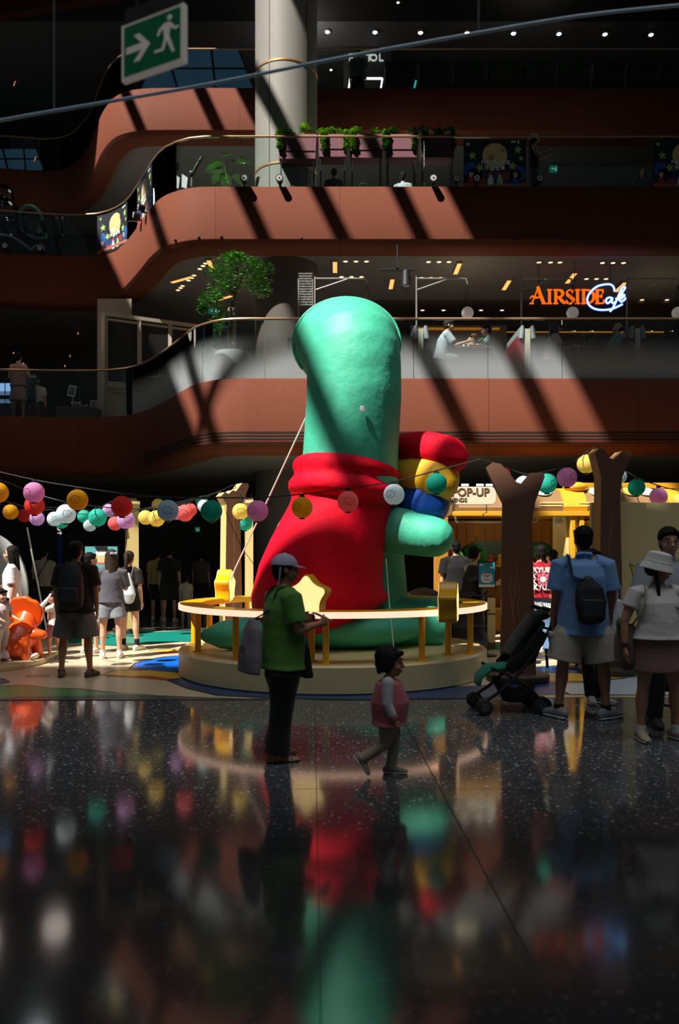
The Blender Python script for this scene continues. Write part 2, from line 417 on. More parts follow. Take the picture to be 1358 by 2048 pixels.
# ---- glass balustrades
def glassmat(name, frost=None, tint=(.86, .93, .92)):
    m = D.materials.new(name); m.use_nodes = True; nt = m.node_tree; nt.nodes.remove(nt.nodes['Principled BSDF']); N = nt.nodes.new; L = nt.links.new
    out = nt.nodes['Material Output']; tr = N('ShaderNodeBsdfTransparent'); tr.inputs[0].default_value = (*tint, 1)
    gl = N('ShaderNodeBsdfGlossy'); gl.inputs['Roughness'].default_value = .02; fr = N('ShaderNodeFresnel'); fr.inputs[0].default_value = 1.4
    mx = N('ShaderNodeMixShader'); L(fr.outputs[0], mx.inputs[0]); L(tr.outputs[0], mx.inputs[1]); L(gl.outputs[0], mx.inputs[2])
    last = mx
    if frost:
        g = N('ShaderNodeNewGeometry'); sp = N('ShaderNodeSeparateXYZ'); L(g.outputs['Position'], sp.inputs[0])
        mr = N('ShaderNodeMapRange'); L(sp.outputs[2], mr.inputs[0]); mr.interpolation_type = 'SMOOTHSTEP'
        mr.inputs[1].default_value = frost[0]; mr.inputs[2].default_value = frost[1]; mr.inputs[3].default_value = frost[2]; mr.inputs[4].default_value = 0
        df = N('ShaderNodeBsdfDiffuse'); df.inputs[0].default_value = (.50, .53, .55, 1); tl = N('ShaderNodeBsdfTranslucent'); tl.inputs[0].default_value = (.55, .58, .60, 1)
        m3 = N('ShaderNodeMixShader'); m3.inputs[0].default_value = .35; L(df.outputs[0], m3.inputs[1]); L(tl.outputs[0], m3.inputs[2])
        m4 = N('ShaderNodeMixShader'); L(mr.outputs[0], m4.inputs[0]); L(mx.outputs[0], m4.inputs[1]); L(m3.outputs[0], m4.inputs[2]); last = m4
    L(last.outputs[0], out.inputs[0]); return m
GLASS = glassmat('clear_glass')
GL1 = glassmat('frosted_film_glass', (Z1 + .18, Z1 + .9, .8))
rail_m = mat('bronze_handrail', (.50, .30, .17), .35, metal=.7)
def interp(path, al, s):
    for i in range(len(al) - 1):
        if al[i] <= s <= al[i + 1]:
            t = (s - al[i]) / max(1e-6, al[i + 1] - al[i]); return path[i].lerp(path[i + 1], t)
    return path[-1]
def balustrade(path, z, h, gm, label, L0, x0, x1):
    al = arclen(path); N_ = nrm(path); root = thing('glass_balustrade', label, 'railing', (path[len(path) // 2].x, path[len(path) // 2].y, z))
    s0 = al[next(i for i in range(len(path)) if path[i].x >= x0)]; s1 = al[max(i for i in range(len(path)) if path[i].x <= x1)]
    k0, k1 = math.floor(s0 / L0), math.ceil(s1 / L0)
    off = -.07
    def pt(s, o, zz):
        a, b = interp(path, al, s - .05), interp(path, al, s + .05); t = (b - a).normalized(); p = interp(path, al, s)
        return Vector((p.x + t.y * o, p.y - t.x * o, zz))
    for k in range(k0, k1):
        a, b = k * L0 + .006, (k + 1) * L0 - .006; n = 5 if abs((interp(path, al, a) - interp(path, al, b)).length - (b - a)) > .001 else 1
        rs = []
        for j in range(n + 1):
            s = a + (b - a) * j / n
            rs.append([pt(s, off, z + .006), pt(s, off - .012, z + .006), pt(s, off - .012, z + h), pt(s, off, z + h)])
        mb = MB(); mb.rings(rs); mb.build('glass_panel', gm if pt((a + b) / 2, 0, 0).x > -5.35 else GLASS, root, world=True, ang=30)
    n = int((k1 - k0) * 5)
    mb = MB(); mb.loft([pt(k0 * L0 + (k1 - k0) * L0 * j / n, off - .006, z + h + .025) for j in range(n + 1)], [(.024, .026)] * (n + 1), 8)
    mb.build('handrail', rail_m, root, world=True)
    return root
balustrade(C1, Z1, 1.11, GL1, 'frosted glass balustrade with bronze rail round the lowest balcony', 1.39, -9.5, 9.5)
balustrade(C2, Z2, 1.13, GLASS, 'clear glass balustrade with bronze rail round the middle balcony', 1.9, -11, 8.5)
balustrade(C3, Z3, 1.10, GLASS, 'clear glass balustrade on the dim top balcony', 1.9, -13, 11)
# ================================================================ printed floor mat, low stage, ring and the giant inflatable
def gp(pts, z=0.): return [(v.x, v.y) for v in (G(x, y, z) for x, y in pts)]
mat_cols = [paint((205, 190, 160), 'vinyl_beige', .35), paint((70, 150, 80), 'vinyl_grass', .35), paint((45, 75, 78), 'vinyl_dark_teal', .35), paint((25, 110, 215), 'vinyl_blue', .3),
            paint((38, 68, 115), 'vinyl_navy', .35), paint((225, 190, 75), 'vinyl_yellow', .35), paint((190, 65, 50), 'vinyl_red', .35), paint((20, 135, 120), 'vinyl_teal', .35),
            paint((195, 212, 222), 'vinyl_pale', .35), paint((25, 28, 32), 'vinyl_outline', .4)]
mb = MB()
fy = 8.36
mb.flat([(-9, fy + .02), (-.9, fy - .03), (0, fy), (3, fy + .12), (6.5, fy + .1), (6.5, 15.9), (-9, 15.9)], 0, .004)
def patch(px, ci, lv, outline=True):
    q = gp(px, .005); zz = .004 + lv * .0006
    if outline:
        cx_, cy_ = sum(a for a, b in q) / len(q), sum(b for a, b in q) / len(q)
        mb.mi = 9; mb.flat([(a + (.03 if a > cx_ else -.03), b + (.05 if b > cy_ else -.05)) for a, b in q], zz - .0006, zz)
    mb.mi = ci; mb.flat(q, zz, zz + .0006)
patch([(-60, 1372), (60, 1371), (105, 1377), (150, 1378), (205, 1384), (290, 1388), (320, 1391), (250, 1393), (150, 1392), (60, 1394), (-60, 1398)], 1, 1)
patch([(-60, 1398), (50, 1393), (150, 1392), (230, 1389), (330, 1391), (420, 1395), (490, 1397), (560, 1396), (560, 1399), (-60, 1400)], 2, 2, False)
patch([(262, 1337), (272, 1327), (290, 1321), (330, 1314), (362, 1311), (380, 1330), (362, 1342), (330, 1343), (300, 1340)], 3, 3)
patch([(205, 1349), (230, 1342), (300, 1341), (350, 1345), (385, 1352), (345, 1358), (300, 1352), (250, 1352)], 5, 4)
patch([(215, 1350), (260, 1352), (310, 1354), (345, 1358), (330, 1361), (280, 1356), (240, 1353)], 6, 5, False)
patch([(335, 1362), (350, 1357), (390, 1351), (470, 1372), (700, 1380), (960, 1372), (1060, 1362), (1105, 1364), (1135, 1386), (960, 1395), (700, 1398), (560, 1396), (440, 1390), (380, 1376)], 4, 1)
patch([(50, 1274), (170, 1270), (360, 1262), (470, 1262), (470, 1284), (360, 1283), (300, 1287), (240, 1292), (180, 1287), (100, 1282)], 7, 2)
patch([(-60, 1266), (60, 1264), (90, 1272), (60, 1276), (-60, 1280)], 1, 2)
patch([(930, 1287), (1000, 1285), (1080, 1290), (1150, 1296), (1000, 1300), (930, 1297)], 7, 2, False)
patch([(1040, 1352), (1080, 1346), (1170, 1347), (1245, 1356), (1170, 1362), (1090, 1362), (1030, 1360)], 5, 4)
patch([(1030, 1360), (1110, 1362), (1160, 1364), (1110, 1366), (1030, 1364)], 6, 5, False)
patch([(1040, 1338), (1120, 1331), (1200, 1334), (1170, 1346), (1080, 1344)], 3, 3)
patch([(1140, 1388), (1110, 1372), (1180, 1364), (1250, 1356), (1420, 1345), (1420, 1390), (1250, 1389)], 8, 1)
patch([(298, 1301), (340, 1298), (366, 1301), (340, 1305)], 5, 3)
patch([(305, 1305), (345, 1304), (366, 1306), (330, 1308)], 6, 4, False)
patch([(-60, 1352), (0, 1358), (20, 1363), (0, 1367), (-60, 1368)], 4, 3)
mb.mi = 8
for x, y, w in ((495, 1380, 14), (430, 1371, 22), (413, 1370, 5)):
    q = G(x, y); mb.box((q.x, q.y, .0066), (w * q.y / F, .08, .0012))
mb.mi = 9
for x, y in ((76, 1353), (238, 1353), (30, 1322)):
    q = G(x, y); w = .13
    for a in (-1, 1): mb.box((q.x + a * w, q.y, .0056), (.012, .12, .002)); mb.box((q.x, q.y + a * .06, .0056), (2 * w, .012, .002))
fm = mb.build('floor_mat', mat_cols, smooth=False); tag(fm, 'printed vinyl floor mat with cartoon puddles around the round stage', 'floor mat')
# raised beige stand under the orange rider
mb = MB(); mb.flat(gp([(-90, 1352), (0, 1345), (50, 1338), (90, 1328), (115, 1312), (128, 1296), (120, 1288), (60, 1282), (-90, 1280)]), .0, .075)
st = mb.build('toy_base', [paint((196, 176, 140), 'stand_top', .4)], smooth=False, bevel=.02); tag(st, 'low beige rounded stand under the orange dinosaur rider', 'stand')

# ---- round stage
SX, SY, SR, SH = -.085, 10.55, 1.985, .315
cream = paint((232, 214, 160), 'cream_paint', .38)
stage = thing('round_stage', 'low round cream stage carrying the giant inflatable', 'stage', (SX, SY, 0))
mb = MB(); mb.lathe([(SR - .02, .004), (SR, .02), (SR, SH - .02), (SR - .02, SH)], (0, 0, 0), 96); mb.build('deck', cream, stage)
# ---- light ring with posts and stars
yel = paint((240, 180, 22), 'ring_yellow', .3)
strip = mat('ring_light', S((255, 214, 190)), .5, emit=S((255, 205, 175)), es=1.25)
ring = thing('stage_rail', 'yellow ring rail with a lit edge and posts around the stage', 'railing', (SX, SY, SH))
zr = .575
mb = MB()
def annulus(mb, r0, r1, z0, z1, seg=96):
    rs = []
    for k in range(seg):
        a = 2 * PI * k / seg; c, s = math.cos(a), math.sin(a)
        rs.append([Vector((r * c, r * s, z)) for r, z in ((r0, z0), (r1, z0), (r1, z1), (r0, z1))])
    mb.rings(rs, loop=True)
annulus(mb, SR - .30, SR - .012, zr - .070, zr + .004); mb.build('rail_top', yel, ring)
mb = MB(); annulus(mb, SR - .012, SR + .004, zr - .068, zr + .0); mb.build('light_strip', strip, ring)
for x, y, rr in ((375, 1288, 1.86), (395, 1303, 1.78), (480, 1318, 1.8), (625, 1322, 1.62), (651, 1331, 1.86), (876, 1328, 1.86), (897, 1309, 1.68), (963, 1309, 1.88), (437, 1285, 1.72), (420, 1280, 1.86)):
    q = G(x, y, SH) - Vector((SX, SY, 0)); a = math.atan2(q.y, q.x); px_, py_ = rr * math.cos(a), rr * math.sin(a)
    mb = MB(); mb.lathe([(.068, 0), (.068, .012), (.042, .014), (.036, .03), (.036, zr - .068)], (px_, py_, 0), 20); mb.build('post', yel, ring)
for a in (35, 75, 100, 135):
    mb = MB(); mb.lathe([(.068, 0), (.068, .012), (.042, .014), (.036, .03), (.036, zr - .068)], (1.8 * math.cos(R(a)), 1.8 * math.sin(R(a)), 0), 20); mb.build('post', yel, ring)
def star_outline(r, n=10, soft=.62, k=8):
    """rounded five point star"""
    pts = []
    base = []
    for i in range(10):
        a = PI / 2 + i * PI / 5; rr = r if i % 2 == 0 else r * soft
        base.append(Vector((rr * math.cos(a), rr * math.sin(a))))
    for i in range(10):
        p0, p1, p2 = base[i - 1], base[i], base[(i + 1) % 10]; f = .5 if i % 2 == 0 else .4
        a, b = p1.lerp(p0, f), p1.lerp(p2, f)
        for j in range(k + 1):
            t = j / k; pts.append(a * (1 - t) ** 2 + p1 * 2 * t * (1 - t) + b * t * t)
    return pts
star_face = mat('star_light', S((255, 235, 180)), .5, emit=S((255, 214, 140)), es=1.25)
def star(name_label, px, d, r, t, rz):
    c = P(px[0], px[1], d)
    o = thing('star_lamp', name_label, 'lamp', (c.x, c.y, c.z), rz)
    sh = star_outline(r)
    mb = MB(); mb.prism([(p.x, p.y) for p in sh], t, Matrix.Translation((0, t / 2, 0))); mb.build('housing', yel, o, bevel=.012)
    for s in (-1, 1):
        mb = MB(); M = Matrix.Translation((0, s * (t / 2 + .002) + .002, 0)); mb.prism([(p.x * .93, p.y * .93) for p in sh], .004, M); mb.build('face_panel', star_face, o)
star('thick yellow star lamp facing us, at the front of the stage rail', (618, 1193), 8.72, .275, .17, R(-20))
star('yellow star lamp seen edge-on at the left of the stage rail', (450, 1174), 11.4, .285, .2, R(86))
star('yellow star lamp seen edge-on at the right of the stage rail', (897, 1207), 8.92, .275, .2, R(79))

# ---- the giant inflatable seen from behind
gre = mat('inflatable_green', (.06, .54, .34), .6, spec=.75, bump=.25, bscale=5, var=.10, bdist=.06)
red = mat('inflatable_red', (.74, .003, .022), .7, spec=.15, bump=.35, bscale=5, var=.10, bdist=.06)
yell = mat('inflatable_yellow', S((246, 186, 40)), .55, bump=.3, bscale=5, var=.05, bdist=.05)
blu = mat('inflatable_blue', S((10, 82, 190)), .55, bump=.3, bscale=5, var=.08, bdist=.05)
fig = thing('inflatable_figure', 'giant green inflatable figure in a red top, back turned, on the round stage', 'inflatable', (SX, SY, SH))
def W(x, y, d): return P(x, y, d)
# head and neck: tall column with a muzzle bulging away to the left
mb = MB()
mb.loft([W(700, 985, 10.35), W(700, 925, 10.35), W(704, 860, 10.3), (W(708, 790, 10.25)), W(708, 730, 10.25), W(706, 702, 10.28)], [(.63, .60), (.615, .60), (.608, .60), (.605, .60), (.60, .60), (.60, .60)], 40, cap='flat', cap1='round')
mb.ball(W(693, 690, 10.75), (.705, .74, .60), 40, n=20)
mb.ball(W(700, 700, 10.45), (.65, .66, .615), 40, n=20)
mb.build('head', gre, fig, world=True, remesh=.035, sm=8)
# raised piping seam following the muzzle
mb = MB(); c = W(693, 690, 10.75); pts = []
for k in range(33):
    a = R(-20 + 235 * k / 32); pts.append(c + Vector((.712 * math.cos(a), -.10, .606 * math.sin(a))))
mb.tube(pts, .016, 8); mb.build('seam_piping', gre, fig, world=True)
# red top: two collar rolls and a bell shaped back
mb = MB()
mb.loft([W(690, 940, 10.35), W(690, 950, 10.35)], [(.645, .66), (.645, .66)], 40, cap='flat')
for y, rx, cx_, t in ((944, .585, 692, .115), (984, .605, 688, .125)):
    pts = []
    for k in range(40):
        a = 2 * PI * k / 40; c = W(cx_, y, 10.4)
        pts.append(c + Vector((rx * math.cos(a), (rx + .04) * math.sin(a), -.07 * math.cos(a) - .05 * math.sin(a))))
    rs = []
    for k in range(40):
        a = 2 * PI * k / 40; o = Vector((math.cos(a), math.sin(a), 0)); rs.append([pts[k] + o * (t * math.cos(b)) + Vector((0, 0, t * math.sin(b))) for b in (2 * PI * j / 12 for j in range(12))])
    mb.rings(rs, loop=True)
prof = [(978, 598, 778, .60), (1012, 582, 786, .70), (1040, 574, 782, .74), (1075, 556, 774, .80), (1110, 537, 770, .86), (1150, 517, 768, .93), (1190, 502, 774, .98), (1225, 506, 782, .96), (1243, 528, 772, .86), (1254, 565, 742, .66)]
pts, rad = [], []
for y, x0, x1, ry in prof:
    d = 10.45; pts.append(W((x0 + x1) / 2, y, d)); rad.append(((x1 - x0) / 2 * d / F, ry))
mb.loft(pts, rad, 40)
mb.build('top_garment', red, fig, world=True, remesh=.035, sm=7)
# green body in front of the top, haunch, tail
mb = MB()
mb.loft([W(705, 1010, 10.95), W(712, 1120, 11.0), W(716, 1225, 11.0), W(716, 1290, 11.0)], [(.70, .62), (.66, .62), (.70, .66), (.74, .62)], 36)
mb.ball(W(690, 1252, 10.55), (1.05, .80, .295), 36, n=16)
mb.build('body', gre, fig, world=True, remesh=.035, sm=8)
mb = MB()
mb.loft([W(640, 1245, 10.5), W(570, 1258, 10.35), W(500, 1266, 10.15), W(440, 1270, 10.0), W(416, 1271, 9.95)], [(.42, .255), (.40, .245), (.35, .225), (.22, .17), (.10, .10)], 28, ref=(0, 1, 0), cap='round')
mb.build('tail', gre, fig, world=True, remesh=.03, sm=8)
# legs pointing away, the foot of the right one to the right
mb = MB()
mb.loft([W(740, 1246, 10.7), W(800, 1246, 10.75), W(862, 1246, 10.8)], [(.30, .33), (.33, .345), (.335, .345)], 32, ref=(0, 1, 0))
mb.loft([W(850, 1246, 10.8), W(868, 1246, 10.8), W(888, 1248, 10.8)], [(.345, .35), (.36, .36), (.33, .33)], 32, ref=(0, 1, 0))
mb.build('leg', gre, fig, world=True, remesh=.03, sm=5)
mb = MB()
mb.loft([W(640, 1246, 11.2), W(660, 1246, 12.1), W(665, 1240, 12.3)], [(.36, .35), (.36, .35), (.36, .34)], 28)
mb.build('leg', gre, fig, world=True, remesh=.04, sm=5)
# right arm holding the rainbow
mb = MB()
mb.loft([W(740, 1052, 10.55), W(800, 1062, 10.35), W(868, 1074, 10.25)], [(.28, .29), (.30, .30), (.27, .262)], 30, ref=(0, 1, 0), cap='round')
mb.build('arm', gre, fig, world=True, remesh=.03, sm=8)
mb = MB()
mb.loft([W(640, 1040, 11.3), W(590, 1070, 11.6), W(575, 1100, 12.0)], [.30, .30, .28], 24, cap='round'); mb.build('arm', gre, fig, world=True, remesh=.04, sm=5)
# rainbow bands with pinched pillow ends
def band(name, m, path, w, h, tip):
    mb = MB(); q = smooth_path(path, 6); n = len(q)
    rs = []
    for i in range(n):
        t = (q[min(i + 1, n - 1)] - q[max(i - 1, 0)]).normalized(); u = t.cross(Vector((0, 1, 0))).normalized(); v = t.cross(u)
        def sq(e, k=24):
            o = []
            for j in range(k):
                a = 2 * PI * j / k; c, s_ = math.cos(a), math.sin(a)
                o.append(q[i] + u * (h * e * math.copysign(abs(c) ** .75, c)) + v * (w * e * math.copysign(abs(s_) ** .75, s_)))
            return o
        rs.append(sq(1))
    V = rs; t = (q[-1] - q[-2]).normalized()
    for e, o in ((.82, .05), (.4, tip * .8), (.04, tip)):
        rs.append([q[-1] + t * o + (p - q[-1]) * e for p in rs[n - 1]])
    mb.rings(rs); mb.build(name, m, fig, world=True, ang=55)
band('rainbow_red', red, [W(730, 925, 11.35), W(780, 908, 11.1), W(830, 900, 10.75), W(866, 902, 10.5), W(905, 912, 10.3)], .30, .225, .22)
band('rainbow_yellow', yell, [W(730, 975, 11.3), W(780, 958, 11.1), W(825, 952, 10.75), W(855, 955, 10.5), W(886, 966, 10.3)], .30, .265, .20)
band('rainbow_blue', blu, [W(740, 1012, 11.2), W(790, 998, 11.0), W(825, 1000, 10.75), W(848, 1006, 10.5), W(868, 1014, 10.35)], .28, .235, .16)
# pull tab, tether loops
mb = MB(); mb.loft([W(725, 812, 9.64), W(725, 824, 9.63)], [(.028, .012), (.028, .012)], 10); mb.box(W(726, 821, 9.63), (.07, .02, .016)); mb.build('valve_tab', mat('white_plastic', (.8, .8, .8), .4), fig, world=True)
# tether ropes
rope = mat('white_rope', (.75, .72, .66), .8)
def cord(label, pts, r, m=rope, name='rope', cat='rope', group=None):
    mb = MB(); mb.tube(pts, r, 6); o = mb.build(name, m); return tag(o, label, cat, group)
cord('white tether rope from the green neck down to the left star lamp', [W(616, 826, 10.3), W(540, 990, 10.7), W(470, 1138, 11.05), W(462, 1160, 11.1)], .010)
cord('thin pale cord from the red hem down to the stage in front of the leg', [W(772, 1118, 10.0), W(779, 1210, 9.6), W(787, 1290, 9.3), W(790, 1318, 9.2)], .006)
# ================================================================ tree props, cables and paper lanterns
bark_l = mat('board_tan', S((196, 148, 92)), .6, var=.1, bscale=3)
bark_d = mat('board_brown', S((102, 66, 46)), .6, var=.1, bscale=3)
cream_b = mat('board_cream', S((222, 196, 130)), .6)
bark_s = mat('bark_stroke', S((150, 112, 88)), .6)
base_m = mat('prop_base', S((70, 62, 52)), .5)
def ytree(label, loc, rz, w, ztop, zfork, th, mfront, mside, bl=(-.36, .28), tops=(0, -.12), flare=.1):
    o = thing('tree_prop', label, 'tree prop', loc, rz)
    l, r = bl; a, b = ztop + tops[0], ztop + tops[1]
    out = [(-w / 2 - flare / 2, .09), (w / 2 + flare / 2, .09), (w / 2, zfork - .25), (w * .62, zfork), (r + w * .27, b - .05), (r + w * .22, b), (r - w * .27, b), (0.03, zfork + .22), (-.02, zfork + .24), (l + w * .32, a - .02), (l, a), (l - w * .26, a - .06), (-w * .58, zfork)]
    mb = MB(); mb.mi = 1; mb.prism(out, th, Matrix.Translation((0, th / 2, 0)))
    mb.bm.faces.ensure_lookup_table(); mb.bm.normal_update()
    for f in mb.bm.faces:
        if abs(f.normal.y) > .9 or f.calc_center_median().y in (th / 2, -th / 2): f.material_index = 0
    mb.mi = 2
    random.seed(int(abs(loc[0] * 100)))
    for k in range(5):
        x = random.uniform(-w * .3, w * .3); z0 = random.uniform(.3, zfork * .8); n = 5
        mb.loft([(x + .012 * math.sin(j * 1.7 + k), -th / 2 - .001, z0 + j * .1) for j in range(n)], [(.0035, .002)] * n, 6)
    mb.build('trunk', [mfront, mside, bark_s], o, smooth=False)
    mb = MB(); mb.lathe([(.36, .0065), (.37, .02), (.37, .08), (.355, .09)], (0, 0, 0), 40); mb.build('base_disc', base_m, o)
    return o
ytree('brown forked tree prop standing behind the stroller', (2.13, 9.62, 0), R(-8), .31, 2.60, 2.12, .22, bark_d, bark_d, (-.30, .22), (0, -.13))
ytree('taller brown forked tree prop beside the cream panel', (3.40, 10.2, 0), R(14), .25, 2.84, 2.48, .16, bark_d, bark_l, (-.17, .22), (0, -.03))
ytree('tan sunlit forked tree prop left of the inflatable', (-1.75, 13.0, 0), R(30), .22, 2.66, 2.30, .24, bark_d, cream_b, (-.16, .20), (-.16, 0))
ytree('tree prop seen edge-on beside the group of girls', (-4.02, 15.6, 0), R(-70), .28, 2.62, 2.28, .22, bark_l, cream_b, (-.3, .3), (0, -.1))
ytree('pale tree prop seen edge-on left of the red top', (-1.72, 15.3, 0), R(-82), .26, 2.62, 2.25, .15, cream_b, cream_b, (-.3, .3), (0, -.1))
wire = mat('black_cable', (.01, .01, .01), .6)
cap_m = mat('lantern_cap', (.012, .012, .012), .5)
ink = mat('ink_line', (.03, .025, .02), .7)
LC = {'pink': (226, 152, 200), 'lilac': (222, 178, 225), 'mustard': (222, 165, 30), 'yellow': (245, 222, 120), 'red': (214, 62, 52), 'salmon': (242, 120, 118), 'grey-blue': (150, 180, 195), 'white': (222, 236, 240), 'teal': (20, 150, 128), 'mint': (60, 205, 180)}
def lantern_mesh(c, seed):
    rnd = random.Random(seed)
    m = mat('paper_' + c, S(LC[c]), .7, spec=.2)
    if not m.get('done'):
        m['done'] = 1; nt = m.node_tree; b = nt.nodes['Principled BSDF']; out = nt.nodes['Material Output']
        tl = nt.nodes.new('ShaderNodeBsdfTranslucent'); tl.inputs[0].default_value = (*S(LC[c]), 1); mx = nt.nodes.new('ShaderNodeMixShader'); mx.inputs[0].default_value = .45
        nt.links.new(b.outputs[0], mx.inputs[1]); nt.links.new(tl.outputs[0], mx.inputs[2]); nt.links.new(mx.outputs[0], out.inputs[0])
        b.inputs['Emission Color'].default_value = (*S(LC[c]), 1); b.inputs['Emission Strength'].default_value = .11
    prof = []
    n = 22; r = .125
    for i in range(n + 1):
        a = -PI / 2 + .25 + (PI - .5) * i / n; k = 1. if i % 2 else .985
        prof.append((r * math.cos(a) * k, r * math.sin(a)))
    return m, prof
LP_ = {}
def lantern(c, px, d, yaw, label, face=True):
    key = (c, face)
    p = P(px[0], px[1], d)
    if key not in LP_:
        m, prof = lantern_mesh(c, len(LP_))
        o = thing('paper_lantern', label, 'lantern', p, yaw, 'paper lanterns on the cables'); ks = []
        mb = MB(); mb.lathe(prof, (0, 0, 0), 28); ks.append(mb.build('paper_shade', m, o))
        mb = MB(); mb.lathe([(.03, .117), (.034, .119), (.034, .132), (.012, .134), (.010, .150)], (0, 0, 0), 14)
        for a in (-1, 1): mb.box((a * .02, 0, .146), (.012, .02, .028))
        ks.append(mb.build('top_cap', cap_m, o))
        mb = MB(); mb.lathe([(.028, -.117), (.034, -.12), (.034, -.134), (.02, -.136)], (0, 0, 0), 14); ks.append(mb.build('bottom_cap', cap_m, o))
        if face:                                   # a plain hand drawn blob with two dots and a line
            rnd = random.Random(len(LP_) * 13 + 5); mb = MB(); k0 = rnd.randint(3, 7)
            def on(u, v, e=.1265):
                a = u / .12; b_ = v / .12; return Vector((e * math.sin(a) * math.cos(b_), -e * math.cos(a) * math.cos(b_), e * math.sin(b_)))
            pts = [on(.052 * math.cos(t) * (1 + .10 * math.sin(k0 * t)), .042 * math.sin(t) * (1 + .12 * math.sin(k0 * t + 1))) for t in (2 * PI * j / 40 for j in range(41))]
            mb.tube(pts, .0022, 5)
            for e in (-.016, .012): mb.ball(on(e, .010), .004, 8, n=6)
            mb.tube([on(-.014 + .03 * j / 5, -.010 - .006 * math.sin(PI * j / 5)) for j in range(6)], .002, 5)
            ks.append(mb.build('drawing', ink, o))
        LP_[key] = o; KIDS[o.name] = ks
        return o
    return copy_tree(LP_[key], p, yaw, label)
LAN = [  # colour, x, y, radius in the picture, yaw, cable
 ('pink', 68, 985, 22, -25, 'f'), ('mustard', 155, 1000, 22, 5, 'f'), ('red', 244, 1013, 21.5, -8, 'f'), ('grey-blue', 336, 1021, 21, 8, 'f'), ('teal', 423, 1022, 20, -30, 'f'), ('pink', 515, 1022, 20, -25, 'f'), ('mustard', 604, 1015, 20.5, -28, 'f'), ('salmon', 696, 1003, 20.5, 8, 'f'), ('white', 788, 989, 20.5, -25, 'f'), ('teal', 873, 967, 20.5, 180, 'f'),
 ('mustard', -4, 985, 21, 20, 'l'), ('mustard', 21, 1024, 15.5, -30, 'l'), ('red', 69, 1011, 20, 20, 'l'), ('red', 49, 1031, 14, 25, 'l'), ('lilac', 74, 1037, 15, -25, 'l'), ('white', 109, 1038, 15, 25, 'm'), ('mint', 123, 1043, 14.5, -5, 'm'), ('white', 132, 1028, 20, 25, 'm'), ('mint', 168, 1033, 13.5, 180, 'm'), ('mint', 195, 1035, 18.5, 0, 'm'), ('white', 180, 1050, 13.5, 8, 'm'), ('lilac', 218, 1021, 13.5, 15, 'm'), ('salmon', 230, 1047, 14.5, 180, 'm'), ('lilac', 252, 1040, 18.5, 30, 'm'),
 ('yellow', 291, 1035, 15, 180, 'm'), ('yellow', 313, 1037, 17, 10, 'm'), ('yellow', 316, 1010, 12, 180, 'm'), ('lilac', 354, 1026, 14, 180, 'm'), ('salmon', 370, 1026, 17.5, 0, 'm'), ('salmon', 381, 1020, 13.5, 180, 'm'), ('mint', 404, 1004, 13, 180, 'm'), ('white', 408, 1012, 13.5, 180, 'm'),
 ('lilac', 477, 996, 15, 0, 'm'), ('yellow', 481, 1023, 17, 10, 'm'), ('salmon', 481, 1043, 14.5, 5, 'm'), ('mint', 490, 1047, 14.8, 12, 'm'), ('white', 498, 1034, 13, 0, 'm'), ('yellow', 493, 1017, 12.5, 0, 'm'),
 ('salmon', 1006, 950, 15.5, 20, 'r'), ('white', 1048, 970, 19, 8, 'r'), ('mint', 1094, 967, 20.5, 35, 'r'), ('pink', 1134, 955, 20.5, 28, 'r'), ('yellow', 1173, 928, 19.5, 60, 'r'), ('grey-blue', 1240, 953, 14, 180, 'r'), ('teal', 1273, 975, 17.5, 180, 'r'), ('pink', 1317, 993, 18, 5, 'r'), ('yellow', 1362, 1004, 18, 0, 'r')]
cab_n = {'f': 'on the front cable', 'l': 'in the far left cluster', 'm': 'on the rear left cables', 'r': 'on the cable right of the inflatable'}
cnt = {}
for l in LAN: cnt.setdefault((l[0], l[5]), []).append(l[1])
FR = []
for c, x, y, r, yaw, cb in LAN:
    xs = sorted(cnt[(c, cb)]); i = xs.index(x)
    lab = '%s paper lantern %s' % (c, cab_n[cb]) if len(xs) == 1 else '%s paper lantern %s, %s' % (c, cab_n[cb], ORD[i].replace(' from left', ' %s one from left' % c) if i else 'leftmost %s one' % c)
    d = min(16, .128 * F / r) if cb != 'f' else 9.75 - .45 * math.sin(PI * max(0, min(1, (x - 68) / 880)))
    lantern(c, (x, y), d, R(yaw), lab)
    FR.append((cb, x, P(x, y, d) + Vector((0, 0, .155)), r))
def cable(pts, label):
    o = cord(label, smooth_path(pts, 6), .008, wire, 'cable', 'cable', None); return o
f = [p for cb, x, p, r0 in FR if cb == 'f']
cable([P(-80, 925, 9.8)] + f + [P(962, 918, 9.65)], 'black lantern cable crossing in front of the inflatable')
r_ = [p for cb, x, p, r0 in FR if cb == 'r']
cable([P(966, 918, 9.7)] + r_[0:5] + [P(1190, 893, 10.3)], 'black lantern cable between the two brown tree props')
cable([P(1212, 912, 10.3)] + r_[5:], 'black lantern cable running right from the taller tree prop')
def run(lo, hi, x0, x1): return [p for x, p in sorted((x, p) for cb, x, p, r0 in FR if cb in 'lm' and lo <= r0 < hi and x0 < x < x1)]
cable([P(-60, 965, 10.2)] + run(16.9, 30, -20, 460) + [P(441, 982, 12.9)], 'black cable carrying the larger lanterns of the left cluster')
cable([P(-60, 985, 13)] + run(14.2, 16.9, -20, 460) + [P(350, 1006, 13.6), P(442, 984, 13)], 'black cable carrying the middle sized lanterns of the left cluster')
cable([P(-60, 1000, 14)] + run(5, 14.2, -20, 300) + [P(276, 994, 15.5)] + run(5, 14.2, 300, 460) + [P(466, 970, 13)], 'black cable carrying the smallest lanterns past the edge-on tree prop')
cable([P(468, 970, 13)] + run(5, 30, 460, 540) + [P(503, 990, 15.3)], 'short cable between the tan and pale tree props')
